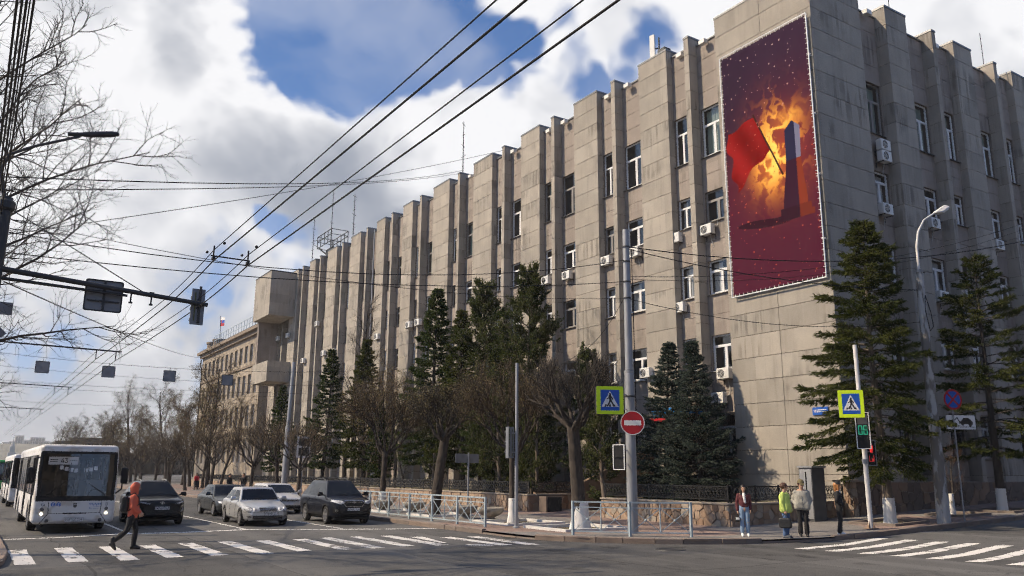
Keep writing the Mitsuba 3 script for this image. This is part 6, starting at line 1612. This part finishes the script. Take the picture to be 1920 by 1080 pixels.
def banner(p, n, uv):
    u, v = (BY1 - p.y) / (BY1 - BY0), (p.z - BZ0) / (BZ1 - BZ0)
    x, y = u * 5.35, v * 12.92
    w = fbm(x * .9, y * .9, 1.0, octaves=4)
    c = mix((.078, .017, .034), (.042, .022, .044), smoothstep(.35, .95, v + .2 * (w - .5)))
    c = mix(c, (.032, .018, .036), smoothstep(.6, .05, u) * smoothstep(.35, .7, v) * .7)
    gl = dr.exp(-(dr.square((u - .62) / .36) + dr.square((v - .50) / .17)))
    c = mix(c, (.26, .045, .035), dr.minimum(gl * 1.1, 1.0) * (.5 + .6 * w))
    tx, ty = x + .9 * (fbm(x * 1.6, y * 1.6, 5.0) - .5), y + .9 * (fbm(x * 1.6, y * 1.6, 9.0) - .5)
    rid = 1 - dr.abs(2 * fbm(tx * 1.7, ty * 1.2, 3.0, octaves=3) - 1)
    fl = smoothstep(.66, .95, rid) * dr.exp(-(dr.square((u - .60) / .25) + dr.square((v - .53) / .145)))
    blob = dr.exp(-(dr.square((u - .52) / .16) + dr.square((v - .45) / .085))) + .7 * dr.exp(-(dr.square((u - .72) / .2) + dr.square((v - .635) / .04)))
    c = mix(c, (.80, .24, .035), dr.minimum(fl * 1.2 + blob * .55 * (.4 + rid * .8), 1.0)); c = mix(c, (.95, .66, .14), dr.minimum(dr.square(fl) * 1.1 + blob * blob * .55 * smoothstep(.6, .95, rid), 1.0))
    # a plain red cloth at the left and a plain dark rounded form at the right
    ed = lambda d: smoothstep(-.02, .02, d)
    rx, ry = x - 1.93, y - 8.91
    a, b = rx * .396 - ry * .918, -rx * .918 - ry * .396
    wv = .13 * dr.sin(b * 3.1 + .6) * dr.minimum(b, 1.0)
    cloth = ed(a + wv + .25 * b - .02) * ed(2.25 + .20 * b + 1.3 * wv - a) * ed(b) * ed(1.95 + .16 * dr.sin(a * 4.2) + .25 * a - b)
    c = mix(c, mi.Color3f(.27, .016, .016) * (.62 + .42 * dr.sin(b * 3.1 + 1.4 + a * .5) * dr.minimum(b, 1.0) * .6 + .35 * w), cloth)
    c = mix(c, (.05, .018, .016), ed(.045 - dr.abs(b + .03)) * ed(a + .12) * ed(3.9 - a))
    # a plain stepped monument, dark against the flames
    m = dr.abs(x - 4.12 - .02 * (y - 5))
    hw = .42 + .26 * smoothstep(6.2, 3.6, y)
    form = ed(hw - m) * ed(y - 3.62) * ed(7.9 - m * .9 - y)
    base = ed(.86 - m) * ed(y - 3.30) * ed(3.64 - y) + ed(1.02 - m) * ed(y - 3.02) * ed(3.32 - y)
    lit = ed(x - 4.30)
    c = mix(c, mix(mix((.040, .014, .03), (.21, .04, .022), lit), mix((.026, .025, .06), (.17, .17, .26), lit), ed(y - 5.95)), form)
    c = mix(c, mix((.035, .012, .022), (.15, .03, .02), lit), dr.minimum(base, 1.0))
    form = dr.minimum(form + base, 1.0)
    c = mix(c, (.030, .010, .018), .9 * smoothstep(1.1, .9, dr.sqrt(dr.square((u - .40) / .30) + dr.square((v - .250 + .05 * (u - .4)) / .016))) * (1 - form))
    sx, sy = x * 3.2, y * 3.2
    f1, f2, wh = voronoi(sx, sy)
    sp = smoothstep(.17, .05, f1 / (.25 + wh)) * smoothstep(.62, .75, cell_rand(dr.floor(wh * 997), 3, 1))
    return mix(c, mix((.55, .10, .06), (.62, .45, .40), smoothstep(.5, .9, v)), sp * .75 * (1 - form))


scene['banner_print'] = {'type': 'twosided', 'bsdf': {'type': 'diffuse', 'reflectance': proc(banner)}}
t = thing('banner', 'huge purple and red printed banner with orange flames hung on the corner wall', 'banner')
bw, bh = BY1 - BY0, BZ1 - BZ0
g_ = np.linspace(0, 1, 25); V_ = [[31.20 - .02 * math.sin(a * 23 + 3 * b) * math.sin(b * 13 + a) - .025 * math.sin(a * 3.1) * math.sin(b * 3.1), BY0 + bw * a, BZ0 + bh * b] for b in g_ for a in g_]
part(t, 'print', MB().add(V_, [[j * 25 + i, (j + 1) * 25 + i, (j + 1) * 25 + i + 1, j * 25 + i + 1] for j in range(24) for i in range(24)]), 'banner_print', True)
for a, b in (((BY0 - .07, BZ0 - .09), (BY1 + .07, BZ0 - .09)), ((BY0 - .07, BZ1 + .09), (BY1 + .07, BZ1 + .09)), ((BY0 - .07, BZ0 - .09), (BY0 - .07, BZ1 + .09)), ((BY1 + .07, BZ0 - .09), (BY1 + .07, BZ1 + .09))):
    part(t, 'frame_tube', MB().tube([(31.19, *a), (31.19, *b)], .035, 8), 'pvc', True)
las = MB()
for i in range(48): z = BZ0 + bh * (i + .5) / 48; las.bar((31.185, BY0 - .08, z), (31.185, BY0 + .06, z), .022); las.bar((31.185, BY1 - .06, z), (31.185, BY1 + .08, z), .022)
for i in range(20): y = BY0 + bw * (i + .5) / 20; las.bar((31.185, y, BZ0 - .1), (31.185, y, BZ0 + .05), .022); las.bar((31.185, y, BZ1 - .05), (31.185, y, BZ1 + .1), .022)
part(t, 'lashing', las, 'sign_white', kind='stuff')
for z in (12.5, 15.6, 18.6, 21.6):
    for y, d in ((BY0 - .07, -1), (BY1 + .07, 1)): part(t, 'anchor', MB().bar((31.19, y, z), (31.42, y + .02 * d, z), .03).bar((31.19, y - .12, z), (31.19, y + .12, z + .03), .025).bar((31.2, y, z - .14), (31.2, y, z + .14), .02), 'pvc')
# ---------------------------------------------------------------- mast arm, hanging signs, wires, antennas
t = thing('mast_pole', 'dark pole at the left edge with a long double mast arm over the road', 'pole')
part(t, 'pole', MB().tube([(-.02, 20, 0), (.02, 20, 7.8)], [.17, .13], 14), 'dark_metal', 40)
part(t, 'arm', MB().tube([(.05, 20, 6.24), (4.35, 19.97, 5.94)], [.062, .05], 10), 'dark_metal', True)
part(t, 'arm', MB().tube([(.05, 20.05, 6.05), (2.6, 20.02, 5.96)], [.038, .03], 8), 'dark_metal', True)
part(t, 'stay', MB().tube([(.05, 20, 7.6), (2.95, 19.98, 6.06)], .012, 5), 'black_plastic', True)
for x in (2.67, 3.10): part(t, 'hanger', MB().bar((x, 19.97, 6.04), (x, 19.97, 5.80), .03).bar((x - .04, 19.97, 5.80), (x + .04, 19.97, 5.80), .035).bar((x - .05, 19.97, 6.08), (x + .05, 19.97, 6.08), .03), 'black_plastic')
part(t, 'lamp_bracket', MB().tube([(.0, 20, 7.7), (-.16, 20, 8.4), (-.05, 20, 8.78), (.4, 19.97, 9.06), (1.25, 19.9, 9.47)], [.05, .042, .036, .032, .03], 8), 'dark_metal', True)
part(t, 'collar', MB().lathe([(.15, 7.5), (.19, 7.55), (.19, 7.7), (.14, 7.75)], 12, (.02, 20, 0)), 'dark_metal', 30)
t = thing('street_lamp', 'long dark lamp head on a bracket against the bare tree at left', 'street lamp', 'street lamps')
part(t, 'lamp_head', MB().addm(hull_s([((1.25 + x, 19.9, 9.52 + z), r) for x, z, r in ((0, 0, .04), (.15, .03, .07), (.62, .15, .075), (.74, .18, .05))], 14)), 'dark_metal', True)
part(t, 'neck', MB().tube([(1.0, 19.92, 9.47), (1.3, 19.9, 9.53)], .05, 8), 'dark_metal', True)
t = thing('road_sign', 'large square road sign seen from its back on the mast arm', 'road sign')
part(t, 'board', MB().prism(rrect(.76, .70, .05), 0, .02, lambda v: np.column_stack([2.13 + v[:, 0], 20.16 - v[:, 2], 5.92 + v[:, 1]])), 'sign_back')
part(t, 'rib', MB().box(2.11, 2.16, 20.10, 20.14, 5.6, 6.24).box(1.8, 2.46, 20.10, 20.135, 5.78, 5.81), 'dark_metal')
part(t, 'edge', MB().prism(rrect(.78, .72, .05).difference(rrect(.72, .66, .04)), 0, .035, lambda v: np.column_stack([2.13 + v[:, 0], 20.16 - v[:, 2], 5.92 + v[:, 1]])), 'dark_metal')
t = thing('traffic_light', 'traffic light turned away at the end of the mast arm', 'traffic light')
part(t, 'back_board', MB().box(4.00, 4.30, 20.06, 20.10, 5.46, 6.32), 'sign_back'); part(t, 'housing', MB().box(4.03, 4.27, 20.10, 20.26, 5.5, 6.28), 'black_plastic')
part(t, 'post', MB().tube([(4.18, 20.03, 5.5), (4.18, 20.03, 6.38)], .03, 8), 'dark_metal', True); part(t, 'strip', MB().box(4.07, 4.09, 20.045, 20.058, 5.55, 6.24), 'bud_green')
for z in (5.62, 5.89, 6.16): part(t, 'lamp_hood', MB().lathe([(.10, 0), (.11, .14), (.10, .14), (.09, 0)], 14, (4.15, 20.26, z), 'y'), 'black_plastic')
for i, (x, lab) in enumerate(((2.60, 'leftmost'), (5.61, 'second from the left'), (8.60, 'third from the left'), (11.65, 'rightmost'))):
    t = thing('lane_sign', f'square lane sign seen from its back on the far span wire, {lab}', 'road sign', 'lane signs on the span wire')
    part(t, 'board', MB().prism(rrect(.61, .58, .05), 0, .02, lambda v: np.column_stack([x + v[:, 0], 47.0 - v[:, 2], 7.08 - .02 * i + v[:, 1]])), 'sign_back'); part(t, 'edge', MB().prism(rrect(.63, .60, .05).difference(rrect(.58, .55, .04)), -.0, .03, lambda v: np.column_stack([x + v[:, 0], 46.995 - v[:, 2], 7.08 - .02 * i + v[:, 1]])), 'dark_metal')
    part(t, 'hook', MB().box(x - .01, x + .01, 46.98, 47.0, 7.36, 7.50), 'black_plastic')
t = thing('road_sign', 'dark square sign cut by the left edge of the picture', 'road sign'); part(t, 'board', MB().box(-.15, .63, 30.0, 30.03, 6.85, 7.25), 'sign_back'); part(t, 'post', MB().tube([(-.3, 30.1, 0), (-.3, 30.1, 7.6)], .08, 8), 'dark_metal', True); part(t, 'arm', MB().bar((-.3, 30.06, 7.1), (.2, 30.06, 7.1), .05), 'dark_metal')
part(t, 'diamond', MB().prism(Polygon([(.56, 6.26), (.2, 6.62), (-.16, 6.26), (.2, 5.9)]), 0, .03, lambda v: np.column_stack([v[:, 0], 30.03 - v[:, 2], v[:, 1]])), 'sign_back')


def wire(name, label, cat, pts, r=.010, sag=0.0, group=None, m='wire_black', n=14):
    P = []
    for a, b in zip(pts, pts[1:]):
        a, b = np.array(a, float), np.array(b, float); s = np.linspace(0, 1, n)[:, None]
        q = a + (b - a) * s; q[:, 2] -= sag * 4 * (s * (1 - s))[:, 0]; P.append(q if len(P) == 0 else q[1:])
    t = thing(name, label, cat, group); put(t, shape(MB().tube(np.vstack(P), r, 5), m, True)); return t


mat('wire_black', (.012, .012, .013), .6)
TR = 'trolley wires over the left lanes'
for x, z, r, lab in ((3.47, 6.0, .013, 'left lower trolley contact wire'), (4.12, 6.0, .013, 'right lower trolley contact wire'), (3.47, 6.30, .009, 'left upper trolley carrier wire'), (4.12, 6.30, .009, 'right upper trolley carrier wire')):
    wire('trolley_wire', lab + ' running down the street', 'trolley wire', [(x, -12, z + .05), (x, 15.8, z - (.0 if z < 6.2 else .08)), (x, 20.0, z - .15 if z < 6.2 else z - .25), (x, 33.0, z), (x, 50, z), (x, 70, z), (x, 120, z)], r, .03, TR)
t = thing('wire_spacer', 'dark bar with two hangers tying the trolley wires above the road', 'wire hanger')
part(t, 'bar', MB().bar((3.42, 15.8, 6.10), (4.16, 15.8, 6.10), .022, .022), 'wire_black')
for x in (3.47, 4.12): part(t, 'hanger', MB().bar((x, 15.8, 6.30), (x, 15.8, 6.02), .025).obox((x, 15.8, 6.05), (.05, .12, .05)), 'wire_black')
for i, (x, y, z) in enumerate(((3.50, 15.15, 6.20), (3.40, 16.05, 6.22), (4.10, 15.2, 6.24), (4.05, 16.0, 6.24))):
    tt = thing('insulator', 'small dark insulator bead near the wire spacer bar, ' + ['upper left', 'lower left', 'upper right', 'lower right'][i], 'insulator', 'insulator beads'); part(tt, 'bead', MB().lathe([(.004, -.04), (.025, -.03), (.012, -.01), (.025, .01), (.004, .04)], 8, (x, y, z), 'y'), 'wire_black')
for i, (y, x0, x1, z, lab) in enumerate(((33.0, -.6, 4.3, 6.42, 'nearest'), (50.0, -.6, 4.3, 6.5, 'middle'), (70.0, -.6, 4.3, 6.5, 'farthest'))):
    t = thing('trolley_bracket', f'trolley wire bracket arm reaching in from the left edge, {lab}', 'bracket arm', 'trolley bracket arms')
    part(t, 'pole', MB().tube([(x0, y, 0), (x0, y, 7.6)], .11, 8), 'dark_metal', True)
    part(t, 'arm', MB().tube([(x0, y, z - .02), (x1, y, z - .08)], .03, 6), 'dark_metal', True)
    for x in (3.47, 4.12): part(t, 'hanger', MB().bar((x, y, z - .05), (x, y, 6.0), .03), 'wire_black')
for i, (x, z) in enumerate(((-.20, 7.2), (-.16, 7.6), (-.11, 7.1), (-.08, 7.9), (-.04, 7.4))):
    wire('overhead_cable', 'black cable of the bundle at the upper left edge, ' + ['leftmost', 'second from the left', 'middle', 'thin fourth', 'rightmost'][i] + ' one', 'cable', [(x, 20.0, z), (x + .05, 4.0, z + .25 + .1 * i), (x + .02, -14.0, z + .3)], .016 if i != 3 else .010, .18, 'cable bundle at the left edge')
NE = (19.07, 21.76)
wire('span_wire', 'upper black cable from the left pole to the tall grey pole', 'cable', [(.05, 20.0, 7.05), (*NE, 9.62)], .012, .75)
wire('span_wire', 'lower black cable from the left pole to the tall grey pole', 'cable', [(.05, 20.0, 6.60), (*NE, 8.82)], .012, .42)
wire('span_wire', 'third thin cable from the left pole to the tall grey pole', 'cable', [(.05, 20.0, 7.35), (*NE, 8.20)], .008, .55)
wire('span_wire', 'thin wire rising from the left pole to the roof rib with the mast', 'cable', [(-.1, 20.0, 8.25), (31.45, 56.0, 26.5)], .016, .55)
wire('span_wire', 'second thin wire just below it to the same part of the roof', 'cable', [(-.1, 20.0, 7.95), (31.45, 56.8, 26.45)], .014, .35)
wire('span_wire', 'thin wire from the bare tree up to the roof edge', 'cable', [(-.5, 30.0, 9.2), (31.45, 49.5, 26.1)], .014, .3)
wire('span_wire', 'upper span wire that carries the row of lane signs', 'cable', [(-.8, 47.0, 7.75), (18.6, 47.0, 8.0)], .010, .40)
wire('span_wire', 'lower span wire behind the row of lane signs', 'cable', [(-.8, 47.05, 7.1), (18.6, 47.05, 7.1)], .008, .25)
for i, (y, z) in enumerate(((55, 7.1), (62, 7.4), (70, 7.0))): wire('span_wire', 'far span wire across the street, ' + ['first', 'second', 'third'][i] + ' beyond the lane signs', 'cable', [(-.8, y, z), (19, y, z + .2)], .010, .2)
wire('span_wire', 'wire from the left tree down to the corner of the old cornice building', 'cable', [(.3, 30.0, 7.9), (31.6, 146.0, 20.9)], .022, .5)
wire('feeder_cable', 'thick black cable from the tall grey pole along the banner to the right', 'cable', [(*NE, 10.12), (39.4, 17.4, 12.6)], .020, .75)
wire('feeder_cable', 'twisted thin cable rising to the right behind the lamp post', 'cable', [(*NE, 9.0), (39.6, 17.3, 13.5)], .010, .75)
wire('feeder_cable', 'second thin cable just under the twisted one', 'cable', [(*NE, 8.9), (39.5, 17.3, 13.2)], .009, .85)
wire('feeder_cable', 'black cable from the tall grey pole to the lamp post', 'cable', [(*NE, 10.05), (30.42, 17.42, 9.15)], .017, .35)
wire('feeder_cable', 'thin cable crossing the lower corner wall to the spruce', 'cable', [(*NE, 8.2), (30.42, 17.42, 7.9)], .012, .55)
wire('feeder_cable', 'thin wire looping from the tall grey pole to the lime tree', 'cable', [(*NE, 8.4), (20.3, 26.2, 6.8), (19.4, 30.0, 6.4)], .011, .35)
# antennas on the roof
def antenna(label, y, z1, x=32.3, bars=6, w=.5, z0=26.0, dx=0):
    t = thing('antenna', label, 'antenna', 'antennas on the roof')
    part(t, 'mast', MB().tube([(x, y, z0), (x, y, z1)], [.05, .03], 6), 'dark_metal', True)
    for i in range(bars):
        z = z0 + (z1 - z0) * (.25 + .7 * i / max(1, bars - 1)); l = w * (1 if i % 3 else .6)
        part(t, 'rod', MB().bar((x, y - l, z), (x, y + l * .7, z), .028) if i % 2 else MB().bar((x - l * .6, y - l * .5, z), (x + l * .6, y + l * .5, z), .028), 'dark_metal')
    return t


antenna('thin whip mast with short rods in the middle of the roof', 57.4, 31.6, bars=5)
antenna('tall lattice antenna right of the roof platform', 81.5, 32.0, bars=9, w=.6)
antenna('left antenna of the pair by the roof platform', 94.4, 32.4, bars=6, w=.55)
antenna('tall antenna standing in the roof platform', 88.3, 34.3, bars=6, w=.5)
t = thing('roof_platform', 'openwork antenna platform on the far roof', 'platform')
for z in (27.7, 28.5, 29.1): part(t, 'rail', MB().bar((31.6, 86.3, z), (31.6, 90.8, z), .07).bar((33.6, 86.3, z), (33.6, 90.8, z), .07).bar((31.6, 86.3, z), (33.6, 86.3, z), .06).bar((31.6, 90.8, z), (33.6, 90.8, z), .06), 'dark_metal')
for y in (86.3, 87.4, 88.5, 89.7, 90.8): part(t, 'upright', MB().bar((31.6, y, 27.7), (31.6, y, 29.1), .07).bar((33.6, y, 27.7), (33.6, y, 29.1), .07), 'dark_metal')
part(t, 'support', MB().bar((31.8, 86.5, 27.7), (32.6, 88.4, 26.2), .14).bar((31.8, 90.6, 27.7), (32.6, 88.6, 26.2), .14).bar((33.4, 86.5, 27.7), (32.6, 88.4, 26.2), .14).obox((32.6, 88.5, 26.9), (.8, 2.0, .9)), 'dark_metal')
part(t, 'side_arm', MB().bar((32.3, 90.8, 29.0), (32.3, 94.4, 29.6), .06).bar((32.3, 90.8, 27.7), (32.3, 94.4, 29.2), .05), 'dark_metal')
t = thing('cell_antenna', 'white panel antenna on the roof edge left of the banner', 'antenna')
part(t, 'panel', MB().obox((31.75, 33.3, 27.35), (.14, .32, 1.5), .3), 'ac_white'); part(t, 'mount', MB().tube([(32.0, 33.0, 26.2), (32.0, 33.0, 27.9)], .05, 8).bar((32.0, 33.0, 27.2), (31.75, 33.3, 27.2), .06).obox((32.0, 32.6, 26.75), (.5, .6, .35)), 'dark_metal')
for x, lab in ((39.8, 'near'), (49.6, 'far')):
    t = thing('lightning_rod', f'thin lightning rod on the shaded roof edge, {lab} one', 'rod'); part(t, 'rod', MB().tube([(x, 22.9, 26.2), (x, 22.9, 29.0)], .022, 5), 'dark_metal')

# ---------------------------------------------------------------- the old building down the street and the far city
mat('old_render', concrete((.34, .29, .23), (.25, .215, .175), (.14, .12, .10), 14.0), .88)
mat('old_stone', granite((.22, .18, .145), 4.0), .9)
mat('roof_dark', (.08, .08, .085), .7)
S = thing('cornice_building', 'old grey building with a heavy cornice, roof railing and flag far down the street', 'building')
SX = 32.0; rows = [(17.2, 19.7), (12.6, 15.4), (8.2, 11.0), (3.2, 6.4)]; ys = [113.4 + 2.72 * k for k in range(12)]
wl = MB(); zz = 0.0
for z0, z1 in [(3.2, 6.4), (8.2, 11.0), (12.6, 15.4), (17.2, 19.7), (21.3, 21.3)]:
    wl.box(SX, SX + .6, 112.0, 146.0, zz, z0); zz = z1
    if z1 > z0:
        e = 112.0
        for y in ys: wl.box(SX, SX + .6, e, y, z0 - .001, z1 + .001); e = y + 1.5
        wl.box(SX, SX + .6, e, 146.0, z0 - .001, z1 + .001)
wl.box(SX, SX + 12, 146.0, 146.6, 0, 21.3).box(SX + .6, SX + 12, 112.0, 112.5, 0, 21.3)
part(S, 'wall', wl, 'old_render'); part(S, 'interior', MB().box(SX + 1.8, SX + 1.9, 112, 146, 0, 21), 'room')
part(S, 'cornice', MB().box(SX - .9, SX + 12, 111.6, 147.4, 21.3, 21.75).box(SX - .45, SX, 111.8, 146.9, 20.75, 21.29), 'old_stone')
part(S, 'string_course', MB().box(SX - .18, SX, 112, 146.2, 16.4, 16.7).box(SX - .22, SX, 112, 146.3, 7.1, 7.5), 'old_stone')
part(S, 'roof', MB().box(SX - .6, SX + 12, 111.8, 147, 21.75, 22.0), 'roof_dark')
for z0, z1 in rows:
    for y in ys:
        f = MB(); f.box(SX + .3, SX + .36, y, y + .1, z0, z1).box(SX + .3, SX + .36, y + 1.4, y + 1.5, z0, z1).box(SX + .3, SX + .36, y + .7, y + .8, z0, z1).box(SX + .301, SX + .359, y, y + 1.5, z0 + (z1 - z0) * .66, z0 + (z1 - z0) * .66 + .1).box(SX + .301, SX + .359, y, y + 1.5, z0, z0 + .1).box(SX + .301, SX + .359, y, y + 1.5, z1 - .1, z1)
        k = part(S, 'window', f, 'pvc'); part(k, 'pane', MB().add([[SX + .34, y, z0], [SX + .34, y + 1.5, z0], [SX + .34, y + 1.5, z1], [SX + .34, y, z1]], [[0, 2, 1], [0, 3, 2]]), 'pane')
for y in (144.6, 140.4): part(S, 'roof_drum', MB().lathe([(1.15, 21.9), (1.15, 23.1), (1.3, 23.15), (1.3, 23.45), (1.1, 23.5), (1e-3, 23.6)], 20, (33.2, y, 0)), 'old_stone', 30)
for k in range(18): part(S, 'railing_post', MB().box(31.55, 31.61, 113.0 + 1.45 * k, 113.06 + 1.45 * k, 22.0, 23.5), 'rail_paint')
part(S, 'railing_rail', MB().box(31.56, 31.60, 113, 138, 23.44, 23.52).box(31.56, 31.60, 113, 138, 22.7, 22.76), 'rail_paint')
part(S, 'downpipe', MB().tube([(31.7, 146.5, 20.6), (31.75, 146.9, 19.8), (31.9, 146.3, 18.8), (31.9, 146.3, 1)], .10, 6), 'dark_metal', True)
F = thing('flag', 'white blue and red flag with an emblem on the roof of the cornice building', 'flag')
part(F, 'pole', MB().tube([(33.0, 139.8, 22), (33.0, 141.0, 27.6)], .05, 6), 'dark_metal', True)
for i, m in enumerate(('sign_white', 'flag_blue', 'sign_red')):
    n = 10; q = np.linspace(0, 1, n); v = [[33.0 + .10 * math.sin(a * 7), 140.9 - 2.6 * a, z - .35 * a + .05 * math.sin(a * 9)] for z in (27.3 - .5 * i, 26.8 - .5 * i) for a in q]
    part(F, 'stripe', MB().add(v, [[j, j + 1, n + j + 1, n + j] for j in range(n - 1)]), m, True)
part(F, 'emblem', MB().obox((32.93, 139.7, 26.4), (.02, .5, .6)), 'sign_red')
# neighbours outside the frame, which the glass and the shaded side see
O = thing('brick_block', 'plain brick block across the side street behind the viewer', 'building')
mat('brick_far', (.115, .105, .098), .9)
part(O, 'wall', MB().box(24, 110, -34, -16, 0, 21), 'brick_far'); part(O, 'roof', MB().box(23.6, 110.4, -34.4, -15.6, 21, 21.5), 'roof_dark')
for fl in range(5):
    for k in range(24): part(O, 'window', MB().box(26 + 3.4 * k, 27.6 + 3.4 * k, -16.0, -15.97, 2.4 + 3.8 * fl, 4.4 + 3.8 * fl), 'car_glass')
O = thing('brick_block', 'plain brick block behind the viewer on the near side of the main street', 'building')
part(O, 'wall', MB().box(-46, 6, -52, -36, 0, 23), 'brick_far'); part(O, 'roof', MB().box(-46.4, 6.4, -52.4, -35.6, 23, 23.5), 'roof_dark')
for fl in range(5):
    for k in range(14): part(O, 'window', MB().box(-44 + 3.5 * k, -42.4 + 3.5 * k, -36.0, -35.97, 2.6 + 4.1 * fl, 4.8 + 4.1 * fl), 'car_glass')
# far structures at the end of the street
mat('hall_pale', (.42, .42, .40), .8)
mat('far_block', (.40, .38, .35), .9)
H_ = thing('station_hall', 'low flat roofed hall with rooftop letters far behind the bus', 'building')
part(H_, 'wall', MB().box(24, 44, 300, 312, 0, 10.0), 'hall_pale'); part(H_, 'roof', MB().box(23, 45, 299, 313, 10.0, 10.9).box(28, 40, 302, 310, 10.9, 12.2), 'roof_dark')
for k in range(9): part(H_, 'window', MB().box(25 + 2.1 * k, 26.5 + 2.1 * k, 299.95, 300.0, 3, 8), 'car_glass')
LT = thing('rooftop_letters', 'dark rounded railway letters on a mast above the flat roof', 'sign')
for i, pts in enumerate(([(0, 0), (0, 2.1), (1.5, 2.1), (1.7, 1.5), (1.4, 1.0), (.4, 1.0)], [(1.6, .0), (2.5, 1.3), (3.2, .2), (3.6, .4), (3.2, 1.5), (4.0, 1.9)], [(4.9, 1.2), (4.1, 1.0), (4.0, .2), (4.8, .0), (5.3, .6), (5.5, 1.8), (5.1, 2.3), (4.3, 2.2)])):
    part(LT, 'letter', MB().prism(LineString(pts).buffer(.24), 0, .3, lambda v: np.column_stack([36.6 + v[:, 0], 300.0 - v[:, 2], 13.2 + v[:, 1]])), 'sign_black')
part(LT, 'mast', MB().box(39.3, 39.6, 300.0, 300.3, 10.9, 13.4), 'dark_metal')
TW = thing('spire_tower', 'slim stepped tower with a spire beyond the left buses', 'tower')
part(TW, 'body', MB().box(27.0, 33.0, 780, 786, 0, 15).box(28.2, 31.8, 781.2, 784.8, 15, 20.0), 'hall_pale'); part(TW, 'spire', MB().lathe([(1.5, 20), (1.2, 22.0), (.35, 24), (.05, 29)], 10, (30, 783, 0)), 'hall_pale', 30)
r = np.random.default_rng(9)
for i, (xr, zr, w) in enumerate(((.0435, .034, 15), (.0515, .0295, 14), (.057, .0325, 14), (.0625, .0325, 16), (.067, .029, 16), (.074, .028, 30), (.038, .028, 12), (.0325, .027, 14))):
    t = thing('tower_block', 'far pale tower block on the hill, ' + ['left tall one', 'third from left', 'middle one', 'right tall one', 'low one right of the tall ones', 'widest one at right', 'second lowest at left', 'leftmost low one'][i], 'building', 'far tower blocks')
    Y = 1900.0; part(t, 'wall', MB().box(xr * Y - w / 2, xr * Y + w / 2, Y, Y + 14, 10, zr * Y + 2.1), 'far_block')
    for k in range(3): part(t, 'window_band', MB().box(xr * Y - w / 2 + 1.2 + k * (w - 2) / 3, xr * Y - w / 2 + (w - 2) / 3 + k * (w - 2) / 3, Y - .3, Y, 20, zr * Y), 'dark_metal')
n = 60; gx = np.linspace(-700, 1500, n); gy = np.linspace(1500, 2900, 20); GX, GY = np.meshgrid(gx, gy)
hz = 46 * np.exp(-((GX - 40) / 420) ** 2) * np.clip((GY - 1500) / 380, 0, 1) ** .7 + 16 * meshkit.fbm(np.stack([GX / 160, GY / 160, 0 * GX], -1), 4, 3) - 2
hz = np.where(GY < 1510, -1, hz)
struct('hill', MB().add(np.column_stack([GX.ravel(), GY.ravel(), hz.ravel()]), [[j * n + i, j * n + i + 1, (j + 1) * n + i + 1, (j + 1) * n + i] for j in range(19) for i in range(n - 1)]), 'hill_ground', True, 'low wooded hill with tower blocks at the end of the street')
# far wood and houses that close the street beyond the bare trees
WD = MB()
for i in range(1400):
    x, y = r.uniform(14, 120), r.uniform(240, 520)
    if x < .075 * y + 6: x += 30
    h = r.uniform(4, 8.5) * (1.0 if x > .10 * y else .6); w = r.uniform(1.5, 3.2); a = r.uniform(0, PI)
    for k in range(3):
        aa = a + k * PI / 3; WD.add([[x - w * math.cos(aa), y - w * math.sin(aa), h * .15], [x + w * math.cos(aa), y + w * math.sin(aa), h * .2], [x + w * .5 * math.cos(aa + .4), y + w * .5 * math.sin(aa), h], [x - w * .5 * math.cos(aa), y - w * .6 * math.sin(aa), h * r.uniform(.7, 1)]], [[0, 1, 2], [0, 2, 3]])
tag(put(numbered('far_wood'), shape(WD, 'twig_brown')), 'dark brown far wood closing the street', 'wood', None, 'stuff')
# ---------------------------------------------------------------- the air of the street
scene['air'] = {'type': 'homogeneous', 'albedo': {'type': 'rgb', 'value': [.93, .95, .97]}, 'sigma_t': 0.00024}
scene['haze'] = {'type': 'cube', 'to_world': TF().translate([300, 1350, 40]) @ TF().scale([1250, 1800, 43.5]), 'bsdf': {'type': 'null'}, 'interior': {'type': 'ref', 'id': 'air'}}
labels['haze'] = {'label': 'thin haze over the far end of the street', 'category': 'haze', 'kind': 'stuff'}
scene['camera']['medium'] = {'type': 'ref', 'id': 'air'}
